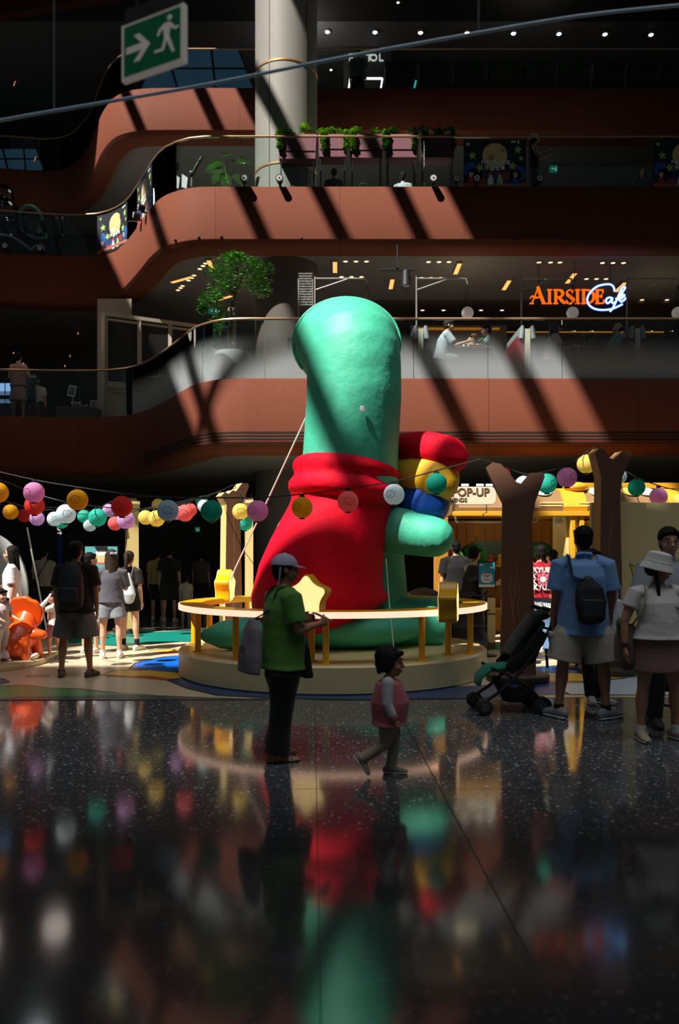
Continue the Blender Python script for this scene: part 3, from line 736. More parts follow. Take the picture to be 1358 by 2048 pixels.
# ================================================================ tram shaped pop-up shop on the right
kd = 12.9
def X(x, d): return (x - CX) * d / F
def Z(y, d): return CH + (HY - y) * d / F
kx0, kx1 = X(905, kd), X(1420, kd)
ky = paint((222, 164, 36), 'shop_yellow', .5); kc = paint((236, 214, 140), 'shop_cream', .45); kt = paint((146, 112, 72), 'shop_roof_tan', .5); km = paint((188, 130, 40), 'shop_mustard', .5)
steel = mat('steel_tube', (.6, .6, .58), .3, metal=.8)
k = thing('popup_shop', 'yellow tram shaped pop-up shop with a tan roof', 'shop', (X(1150, kd), kd, .005))
zb, zt = Z(1028, kd), Z(975, kd)
# roof: rounded tan hood with a yellow rib and round vents
mb = MB()
sec = [(0, zb + .03), (-.02, zb + .10), (.06, zb + .25), (.22, zb + .37), (.45, zb + .43), (2.6, zb + .43), (2.6, zb + .03)]
mb.rings([[Vector((kx0 + .1, kd + a, b)) for a, b in sec], [Vector((kx1, kd + a, b)) for a, b in sec]]); rf = mb.build('roof', kt, k, world=True, ang=40)
for x in (1150, 1362):
    mb = MB(); xs = X(x, kd); sec2 = [(a - .02, b + .015) for a, b in sec[:6]]
    w = .19
    mb.rings([[Vector((xs - w, kd + a, b)) for a, b in sec2] + [Vector((xs - w, kd + 2.6, zb))], [Vector((xs + w, kd + a, b)) for a, b in sec2] + [Vector((xs + w, kd + 2.6, zb))]])
    mb.build('roof_rib', ky, k, world=True)
for x, y, c in ((1050, 992, (230, 205, 60)), (1195, 990, (250, 240, 190)), (1262, 985, (250, 225, 120)), (1292, 991, (200, 225, 235)), (1085, 981, (180, 225, 205))):
    mb = MB(); p = Vector((X(x, kd + .2), kd + .22, zb + .375)); M = Matrix.Translation(p) @ Matrix.Rotation(R(28), 4, 'X')
    mb.lathe([(.15, -.01), (.155, .008), (.14, .012)], (0, 0, 0), 24); mb.xf(M); mb.build('roof_badge', paint(c), k, world=True)
for x in (1040, 1102, 1180, 1238):
    mb = MB()
    for dz in (0, .045): mb.box((X(x, kd), kd - .012, zb + .135 + dz), (.36, .03, .026))
    mb.build('roof_vent', kc, k, world=True)
mb = MB(); mb.box(((kx0 + kx1) / 2, kd - .03, zb), (kx1 - kx0, .12, .075)); mb.build('front_beam', ky, k, world=True, bevel=.01)
mb = MB(); mb.box((X(1300, kd + .5), kd + .45, zb + .49), (2.9, .14, .09)); mb.ball((X(1163, kd), kd + .3, zb + .45), (.2, .18, .09)); mb.build('roof_rail', ky, k, world=True)
for x in (1144.5, 1162.5):
    mb = MB(); mb.box((X(x, kd), kd, zb / 2), (.075, .1, zb)); mb.build('door_post', ky, k, world=True, bevel=.01)
mb = MB(); mb.box((X(1153.5, kd), kd + .05, zb / 2), (.08, .03, zb - .1)); mb.build('post_infill', kc, k, world=True)
mb = MB(); mb.box((X(1128, kd + .3), kd + .5, zb / 2), (.05, .8, zb)); mb.build('door_jamb', kc, k, world=True)
# low front walls
for x0, x1 in ((925, 990), (1108, 1142), (1165, 1420)):
    mb = MB(); mb.box(((X(x0, kd) + X(x1, kd)) / 2, kd + .02, .42), (X(x1, kd) - X(x0, kd), .1, .78)); w = mb.build('front_wall', kc, k, world=True)
    mb = MB(); mb.box(((X(x0, kd) + X(x1, kd)) / 2, kd + .0, .05), (X(x1, kd) - X(x0, kd), .12, .1)); mb.box(((X(x0, kd) + X(x1, kd)) / 2, kd - .032, .56), (X(x1, kd) - X(x0, kd), .01, .02)); mb.build('kick_board', paint((104, 74, 56)), w, world=True)
mb = MB(); mb.box(((kx0 + kx1) / 2, 15.45, zb / 2), (kx1 - kx0, .08, zb))
for j in range(24): mb.box((kx0 + .1 + j * .18, 15.40, 1.6), (.03, .03, .9))
mb.build('back_wall', km, k, world=True)
for x in (kx0 + .04, kx1):
    mb = MB(); mb.box((x, 14.7, zb / 2), (.06, 1.5, zb)); mb.build('side_wall', km, k, world=True)
# grab rail with straps
mb = MB(); zz = Z(1044, kd + .2); mb.tube(smooth_path([(X(911, 13), 13, zb), (X(911, 13), 13, zz + .06), (X(916, 13), 13, zz), (X(940, 13), 13, zz), (X(1060, 13), 13, zz), (X(1071, 13), 13, zz), (X(1076, 13), 13, zz + .06), (X(1076, 13), 13, zb)], 4), .018); mb.build('grab_rail', steel, k, world=True)
mb = MB(); mb.tube([(X(1166, 13), 13, zz), (X(1236, 13), 13, zz)], .018); mb.build('grab_rail', steel, k, world=True)
for x in (954, 1034, 1176):
    mb = MB(); mb.loft([(X(x, 13), 13, zz + .03), (X(x, 13), 13, zz - .12)], [(.024, .008)] * 2, 8); p = Vector((X(x, 13), 13, zz - .17)); mb.loft([p + Vector((0, 0, .06)), p, p - Vector((0, 0, .06))], [(.025, .012), (.035, .014), (.03, .012)], 10); mb.build('strap', ky, k, world=True)
# camera dome lamp by the jamb
mb = MB(); p = P(1117, 1034, 13); mb.ball(p, .06); mb.ball(p - Vector((0, 0, .09)), .07); mb.build('dome_camera', mat('white_plastic', (.8, .8, .8), .4), k, world=True)
# shelves and goods inside
shelf = thing('display_shelf', 'mustard wall shelf with plush goods at the back of the pop-up shop', 'shelf', (X(1000, 15), 15.1, .005))
mb = MB()
for z in (.5, .95, 1.30): mb.box((X(1010, 15), 15.15, z), (2.3, .42, .035))
mb.build('shelf_board', ky, shelf, world=True)
for x in (966, 1075):
    mb = MB(); mb.box((X(x, 15), 15.0, .75), (.06, .06, 1.5)); mb.build('shelf_post', ky, shelf, world=True)
mb = MB(); mb.box((X(1010, 15), 15.34, .7), (2.3, .03, 1.3)); mb.build('shelf_back', km, shelf, world=True)
mb = MB(); mb.box((X(985, 15), 15.28, 1.55), (.62, .02, .42)); o = mb.build('shelf_picture', paint((70, 120, 120))); tag(o, 'small teal picture panel above the shelf in the pop-up shop', 'picture')
def plush(label, c, r, m1, m2=None):
    o = thing('plush_toy', label, 'plush toy', c, 0)
    mb = MB(); mb.loft([(0, 0, .0), (0, 0, r * .5), (0, 0, r)], [(r * .8, r * .6), (r, r * .7), (r * .7, r * .5)], 20, cap='round'); mb.build('body', m2 or m1, o)
    mb = MB(); mb.ball((0, 0, r * 1.75), (r * .75, r * .6, r * .55)); mb.ball((r * .5, -r * .2, r * 1.6), r * .4); mb.build('head', m1, o)
fg = paint((30, 120, 60), 'plush_green', .9); fr = paint((150, 24, 30), 'plush_red', .9)
plush('big plush with green head and dark red top on the pop-up shop shelf', Vector((X(1078, 14.9), 14.9, .97)), .34, fg, fr)
t_ = text('BRACHIO', .085, paint((225, 205, 180)), bpy.data.objects['plush_toy'], (0, -.27, .2), bold=.002)
plush('round green plush on the shelf behind the shop staff', Vector((X(945, 14.9), 14.85, .97)), .32, fg)
for i, (x, c) in enumerate(((980, (190, 70, 50)), (1000, (220, 180, 60)), (1018, (50, 110, 150)))):
    plush('small %s plush toy on the upper board of the shop shelf' % ('red', 'yellow', 'blue')[i], Vector((X(x, 15.1), 15.08, 1.32)), .09, paint(c))
# hanging sign board
sg = thing('shop_sign', 'cream hanging sign board lettered POP-UP above the shop front', 'sign', P(930, 1010, 12.45))
sgc = paint((226, 216, 188), 'sign_cream', .5); sgb = paint((110, 76, 52), 'sign_brown', .5)
def rrect(w, h, r, n=5):
    o = []
    for cx_, cz, a0 in ((w / 2 - r, h / 2 - r, 0), (-w / 2 + r, h / 2 - r, 90), (-w / 2 + r, -h / 2 + r, 180), (w / 2 - r, -h / 2 + r, 270)):
        for j in range(n + 1):
            a = R(a0 + 90 * j / n); o.append((cx_ + r * math.cos(a), cz + r * math.sin(a)))
    return o
zs = Z(992, 12.45); xs0, xs1 = X(850, 12.45), X(991, 12.45)
mb = MB(); mb.prism(rrect(xs1 - xs0, .275, .08), .06, Matrix.Translation(((xs0 + xs1) / 2, 12.45, zs))); mb.build('sign_board', sgc, sg, world=True, bevel=.006)
mb = MB()
for x in (870, 973): mb.cyl((X(x, 12.47), 12.47, zs - .13), (X(x, 12.47), 12.47, zb + .0), .008); mb.cyl((X(x, 12.47), 12.465, zb), (X(x, 12.47), 12.83, zb), .008)
mb.build('hanger', steel, sg, world=True)
text('N POP-UP', .172, sgb, sg, (X(979, 12.38), 12.385, zs + .05), bold=.0035, align='RIGHT', world=True)
text('E FRIENDS', .085, sgb, sg, (X(934, 12.38), 12.385, zs - .066), bold=.0012, align='RIGHT', world=True)
mb = MB()
for x in (930, 960, 979): mb.box((X(x, 12.5), 12.5, zs + .175), (.11, .03, .03))
mb.build('lamp_slot', glow('white_led', (255, 255, 255), 1.6), sg, world=True)
# cream screen panel with flame marks
pd = 10.55
pn = thing('screen_panel', 'tall plain cream screen panel with small yellow bolt marks at right', 'panel', (X(1300, pd), pd, .005), R(3))
mb = MB(); mb.box((.28, 0, 1.09), (1.55 + .6, .06, 2.18)); mb.build('board', paint((228, 208, 150), 'panel_cream', .5), pn)
bolt_y = paint((215, 190, 50), 'bolt_yellow', .5); bolt_k = paint((32, 30, 26), 'bolt_outline', .5)
for i, (x, y, s, sk) in enumerate(((1266, 1143, 1., .0), (1278, 1138, .8, .03))):
    q = [(-.055, .085), (.0, .06), (.015, -.03), (.06, -.085), (-.02, -.07), (-.03, .01)]
    mb = MB(); cx_, cz = X(x, pd) - X(1300, pd), Z(y, pd)
    mb.mi = 1; mb.prism([(a * s * 1.25, b * s * 1.2) for a, b in q], .004, Matrix.Translation((cx_, -.030, cz)))
    mb.mi = 0; mb.prism([(a * s, b * s) for a, b in q], .006, Matrix.Translation((cx_, -.030, cz))); mb.build('bolt_mark', [bolt_y, bolt_k], pn, smooth=False)
# poster stands
post_k = mat('black_metal', (.015, .015, .016), .5, metal=.2)
pw, pt, pwh = paint((38, 150, 175), 'poster_sky', .5), paint((80, 130, 120), 'poster_teal', .5), paint((232, 232, 228), 'poster_white', .5)
pr_, pk_ = paint((214, 96, 96), 'poster_rose', .5), paint((40, 44, 48), 'poster_ink', .5)
def ell(w, h, n=20): return [(w * math.cos(2 * PI * j / n), h * math.sin(2 * PI * j / n)) for j in range(n)]
s1 = thing('poster_stand', 'black framed sky blue poster on a stand left of the brown tree prop', 'poster stand', (X(973, 11.9), 11.9, .005))
mb = MB(); mb.lathe([(.16, 0), (.16, .015), (.02, .02), (.018, .98)], (0, .02, 0), 20); mb.build('pole', post_k, s1)
mb = MB(); mb.box((0, 0, 1.2), (.265, .03, .39)); mb.build('frame', post_k, s1)
mb = MB(); mb.box((0, -.0165, 1.2), (.235, .004, .36)); M = lambda x, z, k: Matrix.Translation((x, -.018 - k * .0012, z))
mb.mi = 1; mb.prism([(x, z) for x, z in ell(.045, .035)], .0012, M(0, 1.33, 0)); mb.mi = 2; mb.prism(rrect(.17, .15, .06), .0012, M(0, 1.16, 0)); mb.prism(ell(.03, .012), .0012, M(-.08, 1.35, 0)); mb.prism(ell(.03, .012), .0012, M(.075, 1.31, 0)); mb.prism(rrect(.235, .04, .004), .0012, M(0, 1.04, 0))
mb.mi = 3; mb.prism(rrect(.11, .022, .01), .0012, M(0, 1.225, 1)); mb.mi = 4; mb.prism(rrect(.12, .010, .002), .0012, M(0, 1.19, 1)); mb.prism(rrect(.06, .008, .002), .0012, M(0, 1.172, 1)); mb.prism(rrect(.13, .006, .002), .0012, M(0, 1.135, 1)); mb.prism(rrect(.1, .005, .002), .0012, M(0, 1.12, 1))
mb.build('poster', [pw, pt, pwh, pr_, pk_], s1, smooth=False)
s2 = thing('poster_stand', 'wide teal notice board on black legs behind the pointing visitors', 'poster stand', (X(203, 13), 13.0, .005))
mb = MB(); mb.box((0, 0, 1.22), (.54, .03, .84)); mb.box((0, -.03, 1.62), (.18, .04, .04)); mb.build('frame', post_k, s2)
for a in (-1, 1):
    mb = MB(); mb.bar((a * .2, 0, .8), (a * .24, .12, 0), .03, .03); mb.build('leg', post_k, s2)
mb = MB(); mb.box((0, -.0165, 1.22), (.52, .004, .82)); mb.mi = 1; mb.prism(rrect(.36, .15, .07), .0012, M(.02, 1.44, 0)); mb.mi = 2; mb.prism(ell(.09, .05), .0012, M(-.0, 1.53, 1)); mb.prism(rrect(.42, .2, .02), .0012, M(0, .98, 0)); mb.mi = 3; mb.prism(rrect(.12, .03, .01), .0012, M(0, 1.36, 1)); mb.mi = 5; mb.prism(rrect(.36, .14, .06), .0012, M(-.02, 1.22, 0)); mb.mi = 2
for j in range(4): mb.prism(rrect(.2, .01, .002), .0012, M(-.02, 1.26 - j * .025, 2))
mb.build('poster', [paint((90, 175, 175)), paint((215, 195, 140)), pwh, pr_, pk_, paint((20, 90, 150))], s2, smooth=False)
# queue barriers
belt_w = paint((225, 225, 220), 'belt_white', .6)
def stanchion(label, x, d, h=.92):
    o = thing('queue_post', label, 'queue post', (X(x, d), d, .005), 0, 'queue posts by the shop')
    mb = MB(); mb.lathe([(.15, 0), (.15, .02), (.03, .035), (.03, h - .06), (.04, h - .05), (.04, h), (.01, h + .01)], (0, 0, 0), 20); mb.build('pole', post_k, o)
    return o
stanchion('black queue post behind the stroller handle', 1060, 11.2, .90); stanchion('black queue post between the blue shirted man and the stroller', 1155, 10.6, .88); stanchion('black queue post left of the poster stand by the shop', 946, 12.2, .90)
def beltm(label, p0, p1, h=.075):
    o = thing('queue_belt', label, 'barrier belt', p0)
    mb = MB(); mb.bar(p0, p1, .006, h); mb.build('belt', belt_w, o, world=True)
    mb = MB(); p0, p1 = Vector(p0), Vector(p1); n = int((p1 - p0).length / .03)
    for j in range(1, n):
        q = p0.lerp(p1, j / n); mb.box(q + Vector((0, -.004, .018)), (.012, .004, h * .55))
    mb.build('belt_stripe', post_k, o, world=True)
a = P(1062, 1209, 11.2); b = P(1152, 1216, 10.6); beltm('white striped barrier belt in front of the blue jeans', a, b)
a = P(946, 1187, 12.2); beltm('short white striped barrier belt beside the poster stand', a, P(972, 1189, 11.95))
# dark rounded screen and black stepped rock behind the inflatable
mb = MB(); pts = [(.60 * math.cos(PI * j / 24), .02 + .98 * math.sin(PI * j / 24)) for j in range(25)]
mb.prism(pts, .38, Matrix.Translation((X(848, 12.6), 12.75, .1))); mb.xf(Matrix.Translation((0, 0, .0)))
o = mb.build('photo_prop', paint((74, 58, 40), 'prop_brown', .7), bevel=.05); tag(o, 'dark brown dome shaped prop behind the green arm', 'prop'); o.location.z = -.112
o = thing('rock_prop', 'black stepped rock prop right of the green leg', 'prop', (1.83, 11.9, .005))
rk = paint((20, 20, 22), 'rock_black', .6)
random.seed(3)
mb = MB()
for j in range(6): mb.loft([(.0 + .05 * j, .1 * j, .22 * j), (.02 + .05 * j, .1 * j, .22 * j + .24)], [(.35 - .04 * j + .05 * (j % 2), .30), (.31 - .04 * j, .26)], 14, cap='flat')
mb.build('rock_body', rk, o, remesh=.03, sm=3)
mb = MB()
for j in range(5): mb.box((.12 + .05 * j, -.22 + .09 * j, .24 + .22 * j), (.28, .2, .02), .2)
mb.build('rock_ledge', paint((62, 60, 64)), o, smooth=False)
# ================================================================ first balcony: café and stalls
globe_m = mat('opal_glass', (.85, .83, .82), .3, emit=S((255, 235, 220)), es=.12)
pole_m = mat('pale_metal', (.42, .40, .37), .4, metal=.5)
def cafe_lamp(xp, xa, label, d=17.0):
    o = thing('globe_lamp', label, 'lamp', (X(xp, d), d, Z1), 0, 'globe lamps on hooked poles')
    za, zb_ = Z(557, d), Z(580, d); L = X(xa, d) - X(xp, d); zg = Z(626, d)
    mb = MB(); mb.cyl((0, 0, 0), (0, 0, Z(553, d) - Z1), .018, seg=10); mb.build('pole', pole_m, o)
    mb = MB(); mb.tube(smooth_path([(0, 0, za - Z1), (L - .12, 0, za - Z1), (L - .03, 0, za - Z1 - .03), (L, 0, za - Z1 - .12)], 4), .016); mb.build('arm', pole_m, o)
    mb = MB(); mb.tube([(0, 0, zb_ - Z1), (L * .62, 0, za - Z1 - .01)], .012); mb.build('brace', pole_m, o)
    mb = MB()
    for a in (-1, 1): mb.tube([(L, 0, za - Z1 - .12), (L + a * .10, 0, zg - Z1 + .10)], .006, 6)
    mb.tube([(L, 0, za - Z1 - .1), (L, 0, zg - Z1 + .1)], .006, 6); mb.build('hanger', post_k, o)
    mb = MB(); mb.ball((L, 0, zg - Z1), .128, 24, n=14); mb.build('globe', globe_m, o)
cafe_lamp(630, 735, 'hooked pole with a globe lamp hidden behind the green head'); cafe_lamp(833, 935, 'hooked pole with white globe lamp above the reaching man'); cafe_lamp(1043, 1145, 'hooked pole with white globe lamp in front of the orange sign'); cafe_lamp(1254, 1356, 'hooked pole with white globe lamp at the right picture edge')
# neon sign
sd = 19.0
org = mat('orange_neon', S((255, 120, 20)), .5, emit=S((255, 98, 10)), es=1.25)
blu_n = mat('blue_neon', (.9, .95, 1), .5, emit=S((150, 195, 255)), es=2.6); blu_b = mat('blue_halo_trim', S((30, 70, 220)), .4, emit=S((20, 60, 235)), es=.9)
ns = thing('neon_sign', 'glowing orange and blue sign AIRSIDE Cafe hanging in the café', 'sign', P(1155, 600, sd))
u = sd / F
def pl(x, y, k=0.): v = P(x, y, sd); v.y -= k; return v
def poly(mb, pts, t=.05, k=0.):
    mb.rings([[pl(x, y, k) for x, y in pts], [pl(x, y, k + t) for x, y in pts]])
def ribbon(mb, pts, w, k=0.):
    """calligraphic stroke: w gives the half width at each point"""
    n = len(pts); L_, R_ = [], []
    for i in range(n):
        a, b = Vector(pts[max(i - 1, 0)]), Vector(pts[min(i + 1, n - 1)]); t = (b - a).normalized(); q = Vector((-t.y, t.x)); ww = w[i] if isinstance(w, (list, tuple)) else w
        L_.append(Vector(pts[i]) + q * ww); R_.append(Vector(pts[i]) - q * ww)
    mb.rings([[pl(L_[i].x, L_[i].y, k), pl(R_[i].x, R_[i].y, k), pl(R_[i].x, R_[i].y, k + .05), pl(L_[i].x, L_[i].y, k + .05)] for i in range(n)])
def serif(mb, x, y, w): poly(mb, [(x - w, y - .9), (x + w, y - .9), (x + w, y + .9), (x - w, y + .9)])
def stem(mb, x, y0, y1, w=2.3, s=4.6): poly(mb, [(x - w, y0), (x + w, y0), (x + w, y1), (x - w, y1)]); serif(mb, x, y0 + .4, s); serif(mb, x, y1 - .4, s)
top, bot = 580, 608
mb = MB()                                                           # A with swash
ribbon(mb, [(1063, 607), (1069, 594), (1075.5, 576)], [1.2, 1.2, 1.0]); ribbon(mb, [(1075, 574), (1081, 592), (1087, 607.5)], [2.6, 2.7, 2.7]); serif(mb, 1063, 607.5, 4); serif(mb, 1087.5, 607.5, 4.6)
ribbon(mb, smooth_path([(1060, 597), (1064, 593), (1071, 596), (1080, 594.5)], 5), 1.1); mb.build('letter', org, ns, world=True, smooth=False)
mb = MB(); stem(mb, 1098.5, top, bot); mb.build('letter', org, ns, world=True, smooth=False)
def arc(cx_, cy_, rx, ry, a0, a1, n=14): return [(cx_ + rx * math.cos(R(a0 + (a1 - a0) * j / n)), cy_ + ry * math.sin(R(a0 + (a1 - a0) * j / n))) for j in range(n + 1)]
mb = MB(); stem(mb, 1111, top, bot); ribbon(mb, [(1112, 580.8)] + arc(1117, 587.8, 8, 7, -90, 90) + [(1112, 594.8)], [1] + [1 + 1.5 * math.sin(PI * j / 14) for j in range(15)] + [1]); ribbon(mb, [(1117, 595), (1123, 602), (1129, 607.5)], [1.6, 2.5, 1.6]); mb.build('letter', org, ns, world=True, smooth=False)
mb = MB(); q = arc(1139, 587, 6.2, 6.6, -25, -200) + arc(1139.5, 600.6, 6.8, 7, -70, 150)[2:]; ribbon(mb, smooth_path([(1144.5, 583.5), (1139.5, 580.4), (1133.6, 584), (1134.5, 590), (1141, 595), (1146.2, 600.5), (1143, 606.5), (1137, 607.5), (1132.2, 603)], 4), [1.0] * 8 + [1.6] * 4 + [2.5] * 10 + [1.6] * 6 + [1.0] * 5); poly(mb, [(1143.6, 580), (1145.4, 580), (1145.4, 587), (1143.6, 587)]); poly(mb, [(1131.3, 601), (1133, 601), (1133, 608), (1131.3, 608)]); mb.build('letter', org, ns, world=True, smooth=False)
mb = MB(); stem(mb, 1154.5, top, bot); mb.build('letter', org, ns, world=True, smooth=False)
mb = MB(); stem(mb, 1166.5, top, bot, 2.3, 4.2); ribbon(mb, [(1166, 580.8)] + arc(1173, 594, 14.5, 13.2, -90, 90, 18) + [(1166, 607.2)], [1] + [1 + 1.7 * math.sin(PI * j / 18) for j in range(19)] + [1]); mb.build('letter', org, ns, world=True, smooth=False)
mb = MB(); stem(mb, 1194, top, bot, 2.3, 4.2); ribbon(mb, [(1194, 580.9), (1205, 580.9)], 1.0); ribbon(mb, [(1205, 580), (1205.3, 587)], .9); ribbon(mb, [(1194, 593), (1202, 593)], .9); ribbon(mb, [(1202.4, 589.5), (1202.4, 596.5)], .8); ribbon(mb, [(1194, 607.2), (1206, 607.2)], 1.0); ribbon(mb, [(1206, 608), (1206.8, 600)], .9); mb.build('letter', org, ns, world=True, smooth=False)
def neon(pts, nm):
    q = [pl(x, y, .10) for x, y in smooth_path(pts, 5)]
    mb = MB(); mb.tube(q, .021, 8); o = mb.build(nm, blu_n, ns, world=True)
    q2 = [p + Vector((0, .012, 0)) for p in q]; mb = MB(); mb.loft(q2, [(.036, .012)] * len(q2), 8, ref=(0, 0, 1)); mb.build('tube_backing', blu_b, o, world=True)
neon([(1226, 585), (1225, 578), (1219, 572), (1208, 571.5), (1193, 575), (1182, 583), (1174, 594), (1172, 604), (1177, 614), (1188, 620.5), (1204, 622.5), (1222, 620), (1236, 614), (1242, 611)], 'script_letter')
neon([(1222, 600), (1217, 597.5), (1211, 600), (1209, 606), (1213, 609), (1219, 604), (1222, 598), (1221, 606), (1224, 609), (1230, 604), (1240, 590), (1247, 579), (1246, 576.5), (1242, 577), (1236, 590), (1228, 608), (1222, 620), (1217, 625.5)], 'script_letter')
neon([(1228, 600), (1238, 600), (1243, 597), (1246, 593.5), (1243, 592), (1238, 596), (1236, 602), (1240, 606), (1246, 602), (1249, 598)], 'script_letter')
mb = MB(); mb.box(pl(1135, 610.5, -.06), (1.85, .06, .02)); mb.build('sign_bar', post_k, ns, world=True)
mb = MB()
for x in (1078, 1150, 1222): mb.cyl(pl(x, 580, -.04), Vector((pl(x, 0, -.04).x, sd + .04, Z2 - 1.3)), .008, seg=6)
mb.build('hanger', post_k, ns, world=True)
# ceiling lights of the café
warm = glow('warm_led', (255, 205, 150), 2.2); warm2 = glow('amber_led', (255, 180, 100), 1.3)
zc = Z2 - 1.30
def on_ceiling(x, y, z): d = F * (z - CH) / (HY - y); return P(x, y, d)
dl0 = None; DL = sorted([(691, 522), (712, 522), (733, 522), (857, 523), (878, 523), (898, 523), (1078, 524), (1101, 524), (1120, 524), (1205, 525), (1226, 525), (1247, 525)], key=lambda q: q[0])
DLb = sorted([(683, 553), (703, 553), (723, 553), (843, 555), (862, 555), (881, 555), (1071, 556), (1092, 556), (1173, 557), (1193, 557), (1212, 557)], key=lambda q: q[0])
DLl = sorted([(411, 526), (406, 531), (399.5, 537), (388, 550), (383.5, 555), (377, 560), (365, 571), (361, 575), (356, 579.5)], key=lambda q: q[0])
def downlight(p, label, grp, em, r=.055):
    global dl0
    if dl0 is None:
        o = thing('downlight', label, 'ceiling light', p, 0, grp); ks = []
        mb = MB(); mb.lathe([(r + .02, 0), (r + .02, -.012), (r, -.014), (r, 0)], (0, 0, 0), 16); ks.append(mb.build('trim_ring', pole_m, o))
        mb = MB(); mb.lathe([(r, -.002), (r * .98, -.012), (r * .5, -.016)], (0, 0, 0), 16); ks.append(mb.build('lens', em, o)); KIDS[o.name] = ks; dl0 = o; return o
    c = copy_tree(dl0, p, 0, label); c['group'] = grp; return c
for L_, nm in ((DL, 'front row of the café ceiling'), (DLb, 'second row of the café ceiling'), (DLl, 'diagonal row left of the tree')):
    for i, (x, y) in enumerate(L_): downlight(on_ceiling(x, y, zc), 'small round downlight, %s in the %s' % (ORD[i], nm), 'downlights of the café', warm)
BL = [(363, 555), (422, 527), (445, 593), (670, 530), (783, 564), (915, 533), (1013, 566), (1142, 552), (1241, 570)]
b0 = None
for i, (x, y) in enumerate(BL):
    p = on_ceiling(x, y, zc); lab = 'amber bar ceiling light of the café level, %s' % ORD[i]
    if b0 is None:
        b0 = thing('bar_light', lab, 'ceiling light', p, 0, 'bar lights of the café'); ks = []
        mb = MB(); mb.box((0, 0, -.03), (.13, .74, .06)); ks.append(mb.build('housing', pole_m, b0)); mb = MB(); mb.box((0, 0, -.062), (.10, .70, .008)); ks.append(mb.build('diffuser', warm2, b0)); KIDS[b0.name] = ks
    else: copy_tree(b0, p, R(50) if i in (2,) else 0, lab)
b0.rotation_euler = (0, 0, R(55))
for i, x in enumerate((845, 887, 962, 1004)):
    p = P(x, 626, 22.5); p.z = Z(622, 22.5) + .03; c = downlight(p, 'small low downlight above the café table, %s of the four' % ORD[i], 'low café downlights', warm)
for i, (x, y) in enumerate(((1148, 669), (1184, 669), (1303, 669), (1344, 669), (1284, 599), (1334, 599))):
    p = P(x, y, 24); p.z = Z(664, 24) + .04; p = p if y > 650 else on_ceiling(x, y, zc)
    downlight(p, 'tiny far light at the back of the café, %s' % ORD[i], 'far café lights', warm2)
mb = MB(); mb.box((8, 22.5, Z(622, 22.5) + .09), (14, 1.2, .12)); mb.box((8, 24, Z(664, 24) + .09), (14, 1.2, .1)); struct(mb.build('ceiling_cafe_drop', mat('bulkhead_brown', (.06, .045, .035), .7), smooth=False))
# slatted back wall and lit shelf behind the café
sl = mat('timber_slat', (.075, .058, .046), .6)
mb = MB()
for j in range(7): mb.box((X(830, 25), 25.2, Z(585 + j * 6, 25.2)), (9.5, .05, .05))
struct(mb.build('wall_slats', sl, smooth=False))
mb = MB()
for j in range(60): mb.box((X(1060, 23.5) + j * .075, 23.5, Z(640, 23.5)), (.03, .05, 1.0))
struct(mb.build('wall_fluted', sl, smooth=False))
mb = MB(); mb.box((X(1200, 23.4), 23.46, Z(609.5, 23.4)), (4.3, .05, .025)); o = mb.build('shelf_light', glow('shelf_led', (255, 160, 60), .32)); tag(o, 'thin amber light line under the neon sign', 'strip light')
mb = MB(); mb.box((X(1150, 23.4), 23.46, Z(663, 23.4)), (5.2, .05, .025)); o = mb.build('shelf_light', glow('shelf_led', (255, 160, 60), .32)); tag(o, 'lower thin amber light line behind the café diners', 'strip light')
mb = MB(); mb.box((X(925, 21), 21.68, Z(643, 21)), (2.2, .05, .06)); o = mb.build('shelf_light', glow('shelf_led2', (255, 160, 60), .18)); tag(o, 'amber cornice line behind the reaching man', 'strip light')
mb = MB(); mb.box((X(925, 21), 21.75, Z1 + 1.45), (2.6, .1, 2.9)); struct(mb.build('wall_cafe', mat('cafe_wall', (.13, .085, .06), .7), smooth=False))
# booths: cream divider posts and padded backs
booth_r = mat('booth_red', S((150, 30, 45)), .6); booth_d = mat('booth_dark', (.03, .03, .035), .6); booth_g = mat('booth_grey', (.35, .36, .38), .6); crm = mat('booth_cream', S((215, 205, 180)), .6)
def booth(xp, d, label, tilt=1):
    o = thing('booth_bench', label, 'bench', (X(xp, d), d, Z1)); w = 1.3
    mb = MB(); mb.box((0, .5, .57), (.10, w, 1.14)); mb.build('divider', crm, o)
    for s in (-1, 1):
        mb = MB(); mb.rings([[Vector((s * .07, y, .45)), Vector((s * .22, y, .45)), Vector((s * (.12 if s > 0 else .20), y, 1.0)), Vector((s * .07, y, 1.0))] for y in (-.1, w - .1)]); mb.build('backrest', booth_r if s < 0 else booth_d, o, smooth=False)
        mb = MB(); mb.loft([(s * .12, -.12, .95), (s * .10, -.12, 1.12), (s * .10, -.12, 1.2)], [(.05, .05), (.05, .05), (.03, .05)], 10); mb.box((s * .10, .55, 1.08), (.08, 1.2, .22)); mb.build('headrest', booth_g, o)
        mb = MB(); mb.box((s * .36, .5, .40), (.5, w, .14)); mb.box((s * .36, .5, .17), (.46, w - .06, .34)); mb.build('seat', booth_d, o, bevel=.02)
booth(840, 15.9, 'booth bench with red back left of the reaching man'); booth(1052, 15.9, 'booth bench with red back between the two café tables'); booth(1270, 15.9, 'booth bench behind the bald man in teal')
